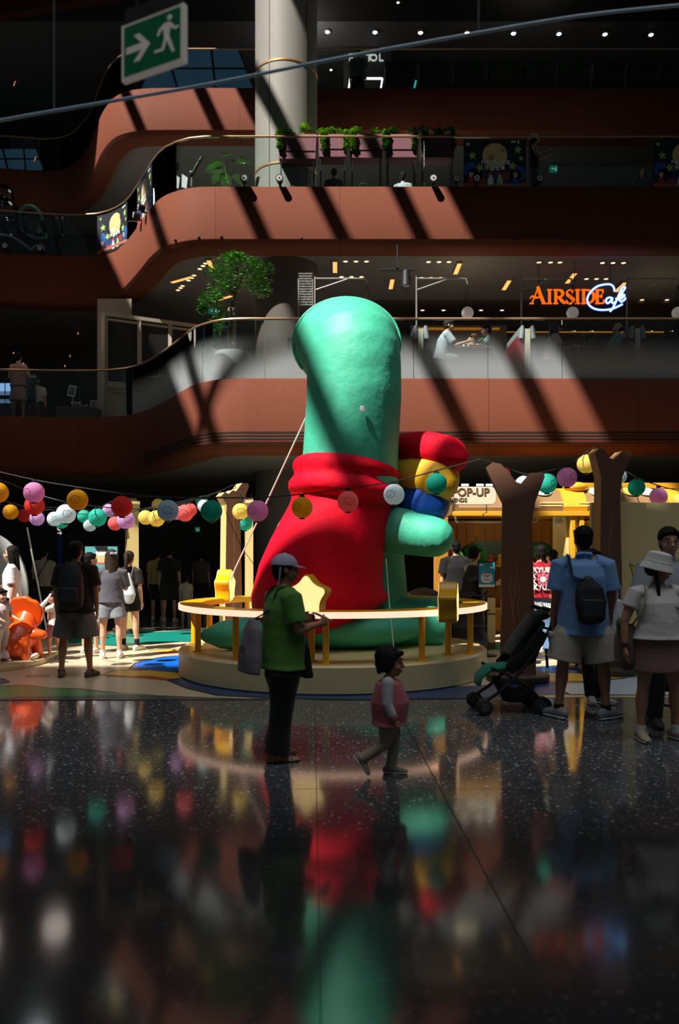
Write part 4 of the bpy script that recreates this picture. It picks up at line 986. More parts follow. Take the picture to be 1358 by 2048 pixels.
def table(xp, d, label):
    o = thing('cafe_table', label, 'table', (X(xp, d), d, Z1), 0, 'café booth tables')
    mb = MB(); mb.box((0, 0, .74), (.72, 1.0, .04)); mb.build('tabletop', mat('table_brown', (.16, .09, .05), .4), o, bevel=.01); mb = MB(); mb.box((0, 0, .37), (.62, .9, .70)); mb.build('pedestal', booth_d, o)
    z = Z1 + .76; c = Vector((X(xp, d), d - .3, z))
    l = thing('table_lamp', 'small brass table lamp ' + label[label.index('with'):], 'lamp', c); mb = MB(); mb.lathe([(.04, 0), (.04, .01), (.008, .015), (.008, .24)], (0, 0, 0), 12); mb.build('stem', gold_m, l); mb = MB(); mb.lathe([(.012, .24), (.06, .265), (.06, .28), (.01, .29)], (0, 0, 0), 16); mb.build('shade', gold_m, l)
    g = thing('plant_glass', 'glass with a green sprig ' + label[label.index('with'):], 'vase', c + Vector((.14, .02, 0))); mb = MB(); mb.lathe([(.035, 0), (.04, .12)], (0, 0, 0), 12); mb.build('glass', GLASS, g); mb = MB()
    for j in range(9): a = j * .7; mb.ball((.04 * math.cos(a), .04 * math.sin(a), .10 + .012 * j), (.025, .018, .02), 6, n=4)
    mb.build('leaves', mat('sprig_green', (.05, .22, .05), .6), g)
    for j, dx in enumerate((-.2, -.11)):
        b = thing('small_jar', ('left' if j == 0 else 'right') + ' small glass jar ' + label[label.index('with'):], 'jar', c + Vector((dx, 0, 0))); mb = MB(); mb.lathe([(.025, 0), (.028, .06), (.012, .08), (.012, .1)], (0, 0, 0), 10); mb.build('body', mat('jar_pale', (.55, .58, .58), .3), b)
table(943, 16.1, 'brown booth table with the grey shirted man and a child'); table(1160, 16.1, 'brown booth table with the pink shirted woman and a bald man')
# truss spotlight on the ceiling
sp = thing('stage_light', 'black theatre spotlight on a ceiling bar above the green head', 'spotlight', P(803, 545, 18))
mb = MB(); mb.box(P(795, 539, 18), (.78, .06, .05)); mb.box(P(795, 530, 18), (.07, .06, .22)); mb.cyl(P(795, 538, 18), Vector((P(795, 0, 18).x, 18, zc)), .02, seg=8); mb.build('bar', post_k, sp, world=True)
mb = MB(); mb.cyl(P(812, 545, 18), P(812, 575, 17.8), .09, .11, 16); mb.ball(P(812, 560, 18), (.12, .1, .16)); mb.build('lamp_head', post_k, sp, world=True)
mb = MB(); mb.lathe([(.08, 0), (.05, .01)], P(812, 575, 17.8) - Vector((0, .1, 0)), 16); mb.build('lens', mat('lens_grey', (.5, .5, .5), .2), sp, world=True)
# exit signs in the distance
exg = glow('exit_green', (20, 130, 110), .25); exw = glow('exit_white', (200, 235, 225), .4)
def small_exit(label, x, y, d, w, h, g=.1):
    o = thing('exit_sign', label, 'exit sign', P(x, y, d)); mb = MB(); mb.box((0, 0, 0), (w, .05, h)); mb.build('panel', exg, o)
    mb = MB(); mb.box((-.18 * w, -.028, 0), (.2 * w, .006, .12 * h)); mb.rings([[Vector((-.05 * w, -.026, .2 * h)), Vector((-.05 * w, -.026, -.2 * h)), Vector((.06 * w, -.026, 0))], [Vector((-.05 * w, -.031, .2 * h)), Vector((-.05 * w, -.031, -.2 * h)), Vector((.06 * w, -.031, 0))]]); mb.ball((.28 * w, -.028, .22 * h), (.05 * w, .004, .07 * h), 8, n=6); mb.bar((.28 * w, -.028, .1 * h), (.24 * w, -.028, -.12 * h), .006, .1 * w); mb.bar((.24 * w, -.028, -.1 * h), (.36 * w, -.028, -.34 * h), .006, .06 * w); mb.bar((.24 * w, -.028, -.1 * h), (.14 * w, -.028, -.32 * h), .006, .06 * w); mb.build('symbol', exw, o, smooth=False)
    mb = MB(); mb.cyl((0, 0, h / 2), (0, 0, h / 2 + g), .01, seg=6); mb.build('hanger', post_k, o)
small_exit('small green exit sign hanging on the middle balcony at right', 1107, 338, 24, .24, .2); small_exit('small green exit sign half hidden by the tree leaves', 427, 622, 20, .25, .14, .8); small_exit('faint green exit sign left of the blue neon script', 1155, 575, 22, .2, .1, .55); small_exit('faint green exit sign behind the blue neon script', 1186, 575, 22, .2, .1, .55); small_exit('tiny pale exit sign in the dark hall left of the inflatable', 395, 1059, 20, .11, .12, 1.3)
# tree in tall planters on the first balcony
leaf_m = mat('leaf_green', (.11, .36, .03), .5, var=.5, bscale=3); leaf2 = mat('leaf_dark', (.045, .17, .025), .5, var=.4, bscale=3); bark = mat('tree_bark', (.2, .15, .1), .8, bump=.5, bscale=20)
pot_w = mat('planter_white', (.72, .72, .70), .5)
def planter(label, x, d, r, h):
    o = thing('planter', label, 'planter', (X(x, d), d, Z1)); mb = MB(); mb.lathe([(r * .86, 0), (r, h), (r - .04, h), (r - .05, h - .06)], (0, 0, 0), 40); mb.build('pot', pot_w, o); mb = MB(); mb.lathe([(r - .05, h - .08), (.02, h - .06)], (0, 0, 0), 24); mb.build('soil', mat('soil', (.05, .035, .025), .9), o); return o
planter('tall white planter on the curved balcony corner, under the leafy tree', 415, 17.2, .36, 1.05); planter('wide white planter holding the leafy tree', 466, 16.0, .36, .72)
def foliage(mb, blobs, n, size, rnd, flat=.5):
    for _ in range(n):
        c, r = rnd.choice(blobs); v = Vector((rnd.gauss(0, 1), rnd.gauss(0, 1), rnd.gauss(0, 1))).normalized() * rnd.random() ** .4
        p = Vector(c) + Vector((v.x * r[0], v.y * r[1], v.z * r[2])); s = size * rnd.uniform(.6, 1.3)
        a = rnd.uniform(0, 2 * PI); t = Vector((math.cos(a), math.sin(a), rnd.uniform(-.6, .3))).normalized(); u_ = t.cross(Vector((rnd.uniform(-.4, .4), rnd.uniform(-.4, .4), 1))).normalized(); w = u_.cross(t) * -.15
        mb.mi = 0 if rnd.random() < .6 else 1
        mb.face([p - t * s, p - t * s * .2 + u_ * s * flat + w * s, p + t * s, p - t * s * .2 - u_ * s * flat + w * s])
tr = thing('potted_tree', 'leafy green tree growing from a white planter on the lowest balcony', 'tree', (X(466, 16), 16, Z1 + .66))
td = 16.0
mb = MB(); mb.loft(smooth_path([(X(466, td), td, Z1 + .6), P(468, 640, td), P(470, 580, td), P(474, 535, td)], 5), [(.05, .05)] * 5 + [(.04, .04)] * 11, 8); mb.loft(smooth_path([(X(462, td), td, Z1 + .6), P(455, 640, td), P(470, 590, td + .1), P(490, 540, td + .1)], 5), [(.035, .035)] * 16, 8); mb.loft([P(470, 590, td), P(440, 565, td), P(425, 560, td)], [.025, .02, .01], 6); mb.loft([P(470, 570, td), P(505, 540, td), P(525, 530, td)], [.025, .02, .01], 6)
mb.build('trunk', bark, tr, world=True)
rnd = random.Random(5); bl = [(P(475, 528, td), (.5, .5, .15)), (P(520, 535, td), (.32, .4, .14)), (P(440, 545, td), (.3, .4, .12)), (P(500, 560, td), (.5, .5, .13)), (P(450, 575, td), (.35, .4, .12)), (P(425, 600, td - .1), (.3, .35, .14)), (P(520, 578, td), (.25, .35, .14)), (P(440, 640, td - .1), (.2, .25, .25)), (P(470, 515, td), (.25, .3, .1)), (P(430, 670, td - .2), (.10, .15, .18)), (P(405, 620, td), (.1, .2, .08))]
mb = MB(); foliage(mb, bl, 2600, .05, rnd); mb.build('foliage', [leaf_m, leaf2], tr, world=True, smooth=False)
# cream window frames of the closed room at the left
fr_m = mat('frame_cream', S((176, 164, 146)), .6); pane_d = mat('dark_pane', (.025, .023, .022), .25)
fd = 20.2
wn = thing('window_frame_wall', None, None, (X(300, fd), fd, Z1)); wn['kind'] = 'structure'
wn.name = 'window_1'; MW['window_1'] = MW.get('window_frame_wall', Matrix())
mb = MB(); a, b = P(207, 830, fd), P(207, 628, fd); mb.bar((a.x, fd, Z1), (b.x, fd, b.z), .10, .14)
c = P(400, 652, fd + 1.15); mb.bar((b.x, fd, b.z), (c.x, fd + 1.15, b.z), .12, .09); mb.bar((b.x, fd, b.z - .12), (c.x, fd + 1.15, b.z - .12), .06, .05); mb.bar((b.x, fd, Z1 + 1.0), (c.x, fd + 1.15, Z1 + 1.0), .08, .16)
for t in (.02, .36, .68, 1.0): q = Vector((b.x, fd, 0)).lerp(Vector((c.x, fd + 1.15, 0)), t); mb.box((q.x, q.y, (Z1 + b.z) / 2), (.09, .09, b.z - Z1))
mb.build('frame', fr_m, wn, world=True, smooth=False)
mb = MB(); mb.bar((b.x, fd + .06, (Z1 + b.z) / 2 + .5), (c.x, fd + 1.156, (Z1 + b.z) / 2 + .5), .03, b.z - Z1 - 1.0); mb.build('pane', pane_d, wn, world=True, smooth=False)
mb = MB(); mb.bar((b.x, fd + .05, Z1 + .5), (c.x, fd + 1.155, Z1 + .5), .05, 1.0)
for t in (.08, .42, .74):
    q0 = Vector((b.x, fd, 0)).lerp(Vector((c.x, fd + 1.15, 0)), t); q1 = Vector((b.x, fd, 0)).lerp(Vector((c.x, fd + 1.15, 0)), t + .24)
    for z in (.15, .85): mb.bar((q0.x, q0.y - .01, Z1 + z), (q1.x, q1.y - .01, Z1 + z), .04, .04)
mb.build('panelling', fr_m, wn, world=True, smooth=False)
mb = MB(); mb.box((X(225, 21), 21.2, Z1 + 1.75), (.9, .05, 3.4)); struct(mb.build('wall_cream', fr_m, smooth=False))
# cream pillar door seen left of the green head, pale screen
mb = MB(); mb.box((X(592, 16.8), 16.8, Z1 + .62), (.36, .06, 1.24)); o = mb.build('menu_panel', mat('panel_pale', S((200, 192, 172)), .6)); tag(o, 'pale upright panel behind the frosted glass left of the green head', 'panel')
sc_ = thing('glass_display', 'tall glittering glass display rack left of the green head', 'display', (X(611, 17.4), 17.4, Z1))
mb = MB()
for x in (597, 625): mb.box((X(x, 17.4), 17.4, Z1 + 1.3), (.03, .03, 2.75))
for j in range(13): mb.box((X(611, 17.4), 17.4, Z(610 - j * 5.2, 17.4)), (.3, .05, .018))
mb.build('frame', pole_m, sc_, world=True)
mb = MB(); a_, b_ = P(600, 608, 17.42), P(622, 550, 17.42); nx, nz = 14, 30; rnd = random.Random(2); gr = [[Vector((a_.x + (b_.x - a_.x) * i / nx, 17.42 + rnd.uniform(-.02, .02), a_.z + (b_.z - a_.z) * j / nz)) for i in range(nx + 1)] for j in range(nz + 1)]
mb.rings(gr, closed=False); o = mb.build('glass_sheet', mat('bead_glass', (.75, .8, .82), .1, metal=.6), sc_, world=True, smooth=False); q = o.modifiers.new('t', 'SOLIDIFY'); q.thickness = .004
# stall tables at far left of the first balcony
ld = 20.2
t1 = thing('stall_table', 'stall table under a dark grey cloth with framed prints', 'table', (X(160, ld), ld, Z1))
mb = MB(); mb.box((0, .05, .19), (1.0, .7, .38)); mb.build('tablecloth', mat('cloth_grey', (.08, .085, .095), .9), t1, bevel=.03)
def frame_pic(label, x, y, w, h, tilt, rot=0.):
    o = thing('picture_frame', label, 'picture', P(x, y, ld - .2)); mb = MB(); M_ = Matrix.Rotation(R(rot), 4, 'Y') @ Matrix.Rotation(R(-tilt), 4, 'X'); mb.box((0, 0, 0), (w, .02, h)); mb.xf(M_); mb.build('frame', mat('frame_white', (.6, .58, .55), .5), o); mb = MB(); mb.box((0, -.012, 0), (w * .78, .006, h * .8)); mb.xf(M_); mb.build('print', paint((88, 98, 92)), o)
    return o
fo = frame_pic('white framed print standing tall on the stall table', 144, 782, .19, .28, 10, 8); mb = MB(); mb.bar((0, .03, -.06), (0, .10, Z1 + .38 - fo.location.z), .03, .02); mb.build('easel', mat('frame_white', (.6, .58, .55), .5), fo); frame_pic('pale print hung at the front of the stall cloth', 164, 818, .2, .17, 4); frame_pic('small blue and white print lying on the stall', 152, 806, .22, .09, 40); frame_pic('grey blue print standing at the right of the stall', 187, 809, .16, .2, 10); frame_pic('pale booklet rack on top of the stall table', 163, 811, .3, .05, 50)
t2 = thing('stall_table', 'small stall table in front of the seated person in white', 'table', (X(70, ld), ld, Z1)); mb = MB(); mb.box((0, 0, .24), (.36, .5, .48)); mb.build('tablecloth', mat('cloth_brownish', (.10, .07, .07), .9), t2, bevel=.02)
lb = thing('lit_display', 'bluish lit display case at the far left of the lowest balcony', 'display case', (X(8, ld), ld, Z1)); mb = MB(); mb.box((0, .1, .4), (.5, .4, .8)); mb.build('plinth', booth_d, lb); mb = MB(); mb.box((0, -.05, .85), (.46, .1, .30)); mb.box((0, -.05, .55), (.46, .1, .1)); mb.build('screen', glow('cool_screen', (150, 185, 240), .9), lb); mb = MB()
for j in range(4): mb.box((-.22 + j * .146, -.11, .75), (.015, .02, .5))
mb.box((0, -.11, .68), (.46, .02, .015)); mb.build('frame', post_k, lb)
for i, (x, y) in enumerate(((47, 727), (130, 732), (104, 741), (27, 706), (204, 718), (156, 667), (140, 712))):
    mb = MB(); mb.ball(P(x, y, 25), (.02, .02, .035), 8, n=6); o = mb.build('wall_lamp', glow('dim_amber', (255, 170, 90), .5)); tag(o, 'tiny amber lamp in the dark left of the first balcony, %s' % ORD[sorted((47, 130, 104, 27, 204, 156, 140)).index(x)], 'lamp', 'tiny amber lamps')
# back hall signs on the ground floor
mb = MB(); mb.box(P(121, 1112, 20), (.12, .1, 1.0)); o = mb.build('info_pillar', paint((16, 40, 130))); tag(o, 'dark blue upright information pillar in the hall at left', 'sign'); o.location.z = 0
ws = thing('way_sign', 'small white arrow sign in the dark hall under the lanterns', 'sign', P(119, 1062, 20)); mb = MB(); mb.bar(P(115, 1066, 20), P(122, 1066, 20), .02, .025); mb.bar(P(120, 1063, 20), P(123, 1066, 20), .02, .02); mb.bar(P(120, 1069, 20), P(123, 1066, 20), .02, .02); mb.bar(P(116, 1054, 20), P(116, 1060, 20), .03, .03); mb.bar(P(116, 1060, 20), P(121, 1060, 20), .02, .03); mb.build('arrow', glow('sign_white', (235, 225, 225), .5), ws, world=True, smooth=False)
# ================================================================ second balcony
mauve = mat('planter_mauve', S((150, 88, 98)), .6, var=.06)
vine_l = mat('vine_sunlit', (.40, .62, .05), .5, var=.4, bscale=4); vine_d = mat('vine_green', (.12, .36, .04), .5, var=.4, bscale=4)  # sunlight put into the leaf colour: brighter set for the lit planters
def box_planter(label, x0, x1, y0, y1, d, lush, lit, seed):
    o = thing('planter_stand', label, 'planter', (X((x0 + x1) / 2, d), d, Z2))
    w = X(x1, d) - X(x0, d); zt_, zb_ = Z(y0, d) - Z2, Z(y1, d) - Z2
    mb = MB(); mb.rings([[Vector((a * w / 2 * k, b * .2 * k, z)) for a, b in ((-1, -1), (1, -1), (1, 1), (-1, 1))] for z, k in ((zb_, .94), (zt_, 1.), (zt_, .9), (zt_ - .08, .88))]); mb.build('box', mauve, o, smooth=False, bevel=.012)
    for a in (-1, 1):
        for b in (-1, 1):
            mb = MB(); mb.cyl((a * w * .42, b * .16, 0), (a * w * .42, b * .16, zb_ + .02), .012, seg=6); mb.build('leg', post_k, o)
    mb = MB(); mb.box((0, -.2, zb_ + .18), (w * .9, .012, .012)); mb.build('rail', post_k, o)
    rnd = random.Random(seed); mb = MB(); bl = [((rnd.uniform(-w * .45, w * .45), rnd.uniform(-.1, .1), zt_ + rnd.uniform(.04, .22)), (.16, .14, .08)) for _ in range(6)]
    bl += [((a, -.24, zt_ - q), (.06, .05, .09)) for a in lush for q in (.0, .15, .3)]
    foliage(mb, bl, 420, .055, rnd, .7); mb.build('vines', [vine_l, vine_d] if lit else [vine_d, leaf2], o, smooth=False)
pdp = 18.6
box_planter('mauve box planter with bright vines, leftmost, in front of the column', 557, 634, 277, 326, pdp, (-.4,), 1, 1)
box_planter('mauve box planter with trailing vines, second from the column', 637, 694, 277, 322, pdp, (-.2, .3), 1, 2)
box_planter('sunlit mauve box planter with tall vines, third from the column', 699, 766, 277, 324, pdp, (-.3, .42), 1, 3)
box_planter('mauve box planter in shade, fourth from the column', 770, 834, 277, 323, pdp, (-.35, .3), 0, 4)
box_planter('darkest mauve box planter with fern, fifth from the column', 840, 908, 277, 323, pdp, (-.3, .35), 0, 5)
# potted plants and telescope in the curve
def leafy(label, x, y0, d, h, n, w, pot, zfl, broad):
    o = thing('potted_plant', label, 'plant', (X(x, d), d, zfl)); mb = MB(); mb.lathe(pot, (0, 0, 0), 24); mb.build('pot', mat('pot_grey', (.33, .34, .35), .6), o)
    zp = pot[-1][1]; rnd = random.Random(n); mb = MB()
    for j in range(n):
        a = 2 * PI * j / n + rnd.uniform(-.3, .3); L = h * rnd.uniform(.6, 1.); lean = rnd.uniform(.15, .55)
        base = Vector((0, 0, zp - .05)); tip = base + Vector((math.cos(a) * L * lean, math.sin(a) * L * lean, L)); mid = base.lerp(tip, .5) + Vector((0, 0, L * .08))
        bl_ = tip + Vector((math.cos(a) * w * 1.6, math.sin(a) * w * 1.6, -w * .6)); mid2 = tip.lerp(bl_, .45) + Vector((0, 0, w * .3)); s = Vector((-math.sin(a), math.cos(a), 0)) * w * .5
        mb.loft([base, mid, tip], [.012, .009, .006], 5)
        q = [tip, tip.lerp(mid2, .45) + s * .8, mid2 + s, mid2.lerp(bl_, .5) + s * .75, bl_, mid2.lerp(bl_, .5) - s * .75, mid2 - s, tip.lerp(mid2, .45) - s * .8] if broad else [base.lerp(tip, .4), tip + s * .35, bl_, tip - s * .35]
        mb.face(q)
    mb.build('leaves', [vine_d], o, smooth=False)
leafy('tall broad leaved plant in a grey tapered pot left of the column', 458, 370, 18.95, .78, 8, .30, [(.14, .0), (.26, .32), (.24, .32)], Z2, True)
leafy('short spiky plant in a small pot beside the broad leaved one', 418, 372, 18.95, .34, 22, .16, [(.10, 0), (.14, .14), (.12, .14)], Z2, False)
tl = thing('telescope', 'small chrome and black telescope figure on the balcony curve', 'telescope', P(388, 372, 19.0)); mb = MB(); mb.loft([P(383, 352, 19), P(391, 336, 19), P(403, 315, 19)], [.035, .045, .03], 10, cap='round'); mb.ball(P(400, 322, 19), .05); mb.build('tube', post_k, tl, world=True); mb = MB(); mb.loft([P(383, 372, 19), P(384, 345, 19)], [.02, .02], 8); mb.ball(P(382, 345, 18.95), .04); mb.build('mount', steel, tl, world=True)
for i, x in enumerate((352, 368)):
    o = thing('sign_card', ('left' if i == 0 else 'right') + ' white folded card standing on the curve of the middle balcony', 'card', P(x, 378, 20.0)); mb = MB(); a, b = P(x - 5, 374, 20), P(x + 5, 377, 20); mb.rings([[a + Vector((0, k, 0)), b + Vector((0, k, 0)), b + Vector((.03, k, .27)), a + Vector((.01, k, .33))] for k in (0, .015)]); mb.build('card', pot_w, o, world=True, smooth=False)
# track spotlights hanging at the left of the second balcony
tk = thing('track_light', 'black track with a hanging spotlight under the third balcony', 'spotlight', P(352, 312, 24)); mb = MB(); mb.bar(P(335, 311, 24), P(386, 310, 24), .05, .06); mb.cyl(P(352, 311, 24), Vector((P(352, 0, 24).x, 24, Z3 - 1.3)), .015, seg=6); mb.build('track', post_k, tk, world=True); mb = MB(); mb.cyl(P(352, 325, 22), P(350, 340, 22), .07, .11, 12); mb.cyl(P(352, 312, 24), P(352, 326, 22), .02, seg=6); mb.build('lamp_head', post_k, tk, world=True)
# little round floodlights along the rim
fl0 = None
FLS = [(283, 425), (293, 411), (490, 366), (560, 364), (865, 367), (911, 369), (951, 369), (1076, 370), (12, 492), (82, 500)]
al2 = arclen(C2)
def at_path(path, x, d_guess=None):
    best = min(range(len(path) - 1), key=lambda i: abs(CX + path[i].x * F / path[i].y - x))
    seg = [(i, path[i], path[i + 1]) for i in range(len(path) - 1)]
    for i, a, b in seg:
        xa, xb = CX + a.x * F / a.y, CX + b.x * F / b.y
        if xa <= x <= xb or xb <= x <= xa:
            t = (x - xa) / (xb - xa) if xb != xa else 0
            return a.lerp(b, t), (b - a).normalized()
    return path[best], (path[best + 1] - path[best]).normalized()
for i, (x, y) in enumerate(sorted(FLS)):
    p, t = at_path(C2, x); n = Vector((t.y, -t.x)); loc = Vector((p.x + n.x * .1, p.y + n.y * .1, Z2 + .10)); lab = 'small round black floodlight on the middle balcony rim, %s' % ORD[i]
    rz = math.atan2(-n.x * -1, -n.y) if False else math.atan2(n.x, -n.y)
    if fl0 is None:
        fl0 = thing('floodlight', lab, 'floodlight', loc, rz, 'floodlights on the rim'); ks = []
        mb = MB(); mb.cyl((0, -.10, 0), (0, .06, 0), .085, .07, 18); mb.box((0, .05, -.1), (.04, .16, .03)); ks.append(mb.build('housing', post_k, fl0)); mb = MB(); mb.cyl((0, -.108, 0), (0, -.09, 0), .062, .07, 18); ks.append(mb.build('lens', mat('lens_grey', (.5, .5, .5), .2), fl0)); mb = MB(); mb.cyl((0, -.115, 0), (0, -.105, 0), .02, .02, 10); ks.append(mb.build('lamp', post_k, fl0)); KIDS[fl0.name] = ks
    else: copy_tree(fl0, loc, rz, lab)
kn0 = None
KN = [(352, 481), (398, 476), (443, 475), (603, 478), (822, 479), (1033, 480)]
for i, (x, y) in enumerate(KN):
    p, t = at_path(C2, x); n = Vector((t.y, -t.x)); loc = Vector((p.x + n.x * .03, p.y + n.y * .03, Z(y, p.y))); lab = 'tiny black eyelet lamp on the middle fascia, %s' % ORD[i]
    if kn0 is None:
        kn0 = thing('eyelet_lamp', lab, 'lamp', loc, 0, 'eyelet lamps on the fascia'); mb = MB(); mb.ball((0, 0, 0), .035, 10, n=6); ks = [mb.build('body', post_k, kn0)]; KIDS[kn0.name] = ks
    else: copy_tree(kn0, loc, 0, lab)
# posters on the glass of the second balcony, bent with it
navy = paint((16, 24, 40), 'banner_navy', .6); moonc = paint((226, 200, 140), 'banner_moon', .6); moond = paint((190, 150, 90), 'banner_crater', .6); starc = paint((170, 205, 110), 'banner_star', .6); blc = paint((30, 90, 160), 'banner_blue', .6); blc2 = paint((20, 60, 110), 'banner_blue_dark', .6); whc = paint((235, 238, 240), 'banner_white', .6); redc = paint((196, 50, 46), 'banner_red', .6); boxc = paint((150, 62, 48), 'banner_box', .6); fl_c = paint((176, 110, 90), 'banner_floor', .6); skc = paint((236, 190, 160), 'banner_skin', .6)
BMATS = [navy, moonc, moond, starc, blc, blc2, whc, redc, boxc, fl_c, skc]
def banner(label, x0, x1):
    """coordinates of the print run 0..1 across and 0..1 up"""
    p0, _ = at_path(C2, x0); p1, _ = at_path(C2, x1); al = al2
    def sof(p): i = min(range(len(C2) - 1), key=lambda j: (C2[j].lerp(C2[j + 1], .5) - p).length); return al[i] + (p - C2[i]).length
    s0, s1 = sof(p0), sof(p1); W_ = 1.40; s1 = s0 + W_ if s1 - s0 > 1.1 or x1 > 1300 else s1
    H_ = 1.06
    def pt(u, v, k):
        s = s0 + (s1 - s0) * u; a, b = interp(C2, al, s - .04), interp(C2, al, s + .04); t = (b - a).normalized(); p = interp(C2, al, s)
        return Vector((p.x + t.y * (-.055 + k * .0015), p.y - t.x * (-.055 + k * .0015), Z2 + .02 + H_ * v))
    o = thing('event_banner', label, 'banner', pt(.5, 0, 0)); mb = MB(); n = 8
    mb.rings([[pt(j / n, 0, 0), pt(j / n, 0, 1), pt(j / n, 1, 1), pt(j / n, 1, 0)] for j in range(n + 1)])
    def blob(ci, poly_, k=1):
        mb.mi = ci; mb.rings([[pt(u, v, k) for u, v in poly_], [pt(u, v, k + 1) for u, v in poly_]])
    ar = W_ / H_
    def disc(ci, u, v, r, k=1, ry=None, n=24): blob(ci, [(u + r * math.cos(2 * PI * j / n), v + (ry or r * ar) * math.sin(2 * PI * j / n)) for j in range(n)], k)
    def st(u, v, r, a0=0.): blob(3, [(u + (r if j % 2 == 0 else r * .45) * math.cos(PI / 2 + a0 + j * PI / 5), v + ar * (r if j % 2 == 0 else r * .45) * math.sin(PI / 2 + a0 + j * PI / 5)) for j in range(10)], 2)
    disc(1, .5, .66, .20, 1); disc(2, .44, .60, .055, 2); disc(2, .63, .76, .035, 2); disc(2, .56, .52, .03, 2)
    for q in ((.07, .90, .045, .2), (.14, .66, .075, .1), (.87, .78, .075, -.1), (.92, .60, .045, .1), (.26, .40, .075, .3), (.78, .44, .075, -.2)): st(*q)
    for u, v, r in ((.06, .36, .12), (.18, .24, .12), (.94, .28, .12), (.82, .24, .10), (.3, .2, .1), (.7, .2, .1), (.5, .18, .12)): disc(4 if u < .1 or u > .9 else 5, max(r, min(1 - r, u)), v, r, 1)
    blob(9, [(0, 0), (1, 0), (1, .07), (0, .07)], 3)
    blob(8, [(.22, .05), (.36, .05), (.36, .18), (.22, .18)], 4); blob(8, [(.63, .16), (.74, .15), (.74, .30), (.63, .31)], 4)
    for u, c1, c2 in ((.12, 7, 10), (.43, 6, 7), (.58, 3, 8), (.83, 4, 3)):
        blob(c1, [(u - .04, .04), (u + .04, .04), (u + .05, .13), (u + .03, .2), (u - .03, .2), (u - .05, .13)], 4); disc(10, u, .235, .03, 5); disc(c2, u, .275, .04, 6, ry=.028)
    mb.build('print', BMATS, o, world=True, smooth=False)
    c = pt(.5, .5, 3); t = (pt(.6, .5, 0) - pt(.4, .5, 0)); rz = math.atan2(t.y, t.x); sxx = (s1 - s0) / 1.4
    def tx(b, u, v, s, bd=.003): text(b, s, whc, o, pt(u, v, 6), (R(90), 0, rz), bd, .002, world=True, sx=sxx)
    tx('MOONSIDE', .51, .51, .125, .004)
    for j, ch in enumerate('插畫市集'): tx(ch, .37 + j * .085, .385 + (.01 if j in (0, 3) else -.01), .105, .003)
    mb = MB(); q = [pt(.76, .93, 3), pt(.83, .93, 3), pt(.83, .97, 3), pt(.76, .97, 3)]; mb.rings([q, [p + Vector((0, -.002, 0)) for p in q]]); q = [pt(.86, .92, 3), pt(.89, .92, 3), pt(.89, .98, 3), pt(.86, .98, 3)]; mb.rings([q, [p + Vector((0, -.002, 0)) for p in q]]); mb.build('corner_mark', whc, o, world=True, smooth=False)
banner('dark moon and stars banner right of the planters on the middle balcony', 928, 1056)
banner('moon and stars banner cut by the right picture edge', 1309, 1437)
banner('sunlit moon and stars banner at the low left of the balcony curve', 192, 250)
banner('moon and stars banner seen edge-on higher in the balcony curve', 270, 298)
# chairs and tables on the second balcony
chm = mat('chair_black', (.02, .02, .022), .5)
def chair(label, x, d, rz):
    o = thing('cafe_chair', label, 'chair', (X(x, d), d, Z2), rz, 'black chairs on the middle balcony')
    mb = MB(); mb.box((0, 0, .45), (.44, .44, .05)); mb.build('seat', chm, o, bevel=.015)
    mb = MB(); mb.box((0, .2, .72), (.42, .04, .36)); mb.build('backrest', chm, o, bevel=.02)
    for a in (-1, 1):
        for b in (-1, 1): mb = MB(); mb.cyl((a * .19, b * .19, 0), (a * .19, b * .19, .9 if b > 0 else .45), .014, seg=8); mb.build('leg', steel, o)
chair('black chair of the seated person behind the second planter', 668, 20.2, R(190)); chair('black chair with a bright bag behind the sunlit planter', 727, 20.0, R(0)); chair('black chair under the person in stripes', 806, 20.4, R(170))
bg_ = thing('shoulder_bag', 'pale bag resting on the chair behind the sunlit planter', 'bag', (X(727, 19.9), 19.95, Z2 + .48)); mb = MB(); mb.box((0, 0, .18), (.34, .18, .34)); mb.build('bag_body', mat('bag_pale', (.6, .62, .6), .5), bg_, bevel=.06); mb = MB(); mb.tube(smooth_path([(-.1, -.09, .3), (-.08, -.12, .42), (.08, -.12, .42), (.1, -.09, .3)], 4), .012); mb.build('handle', chm, bg_)
tb = thing('cloth_table', 'small table under a pale cloth on the middle balcony at right', 'table', (X(1283, 19.2), 19.2, Z2)); mb = MB(); mb.rings([[Vector((a * w, b * w * .8, z)) for a, b in ((-1, -1), (1, -1), (1, 1), (-1, 1))] for z, w in ((0, .38), (.16, .38), (.2, .36))]); mb.build('tablecloth', mat('cloth_pale', (.55, .57, .6), .8), tb, smooth=False)
# big transparent bubble sculpture at far left of the second balcony
film = glassmat('bubble_film', tint=(.80, .9, .88)); sb_ = thing('bubble_sculpture', 'clear bubble sculpture with green loops at the far left balcony', 'sculpture', P(55, 505, 23)); 
for x, y, r in ((5, 425, .45), (30, 455, .33), (62, 452, .42), (8, 390, .28)): mb = MB(); mb.ball(P(x, y, 23), r, 24, n=14); mb.build('bubble', film, sb_, world=True)
gt = mat('green_tube', (.12, .32, .25), .3); wt = mat('pale_tube', (.5, .55, .55), .25)
mb = MB(); mb.loft(smooth_path([P(38, 446, 22.8), P(42, 420, 22.8), P(60, 412, 22.8), P(78, 424, 22.8), P(84, 440, 22.8)], 5), [(.05, .05)] * 21, 8); mb.loft(smooth_path([P(52, 468, 22.8), P(72, 476, 22.8), P(92, 474, 22.8), P(90, 466, 22.8)], 5), [(.035, .035)] * 16, 8); mb.build('loop', gt, sb_, world=True)
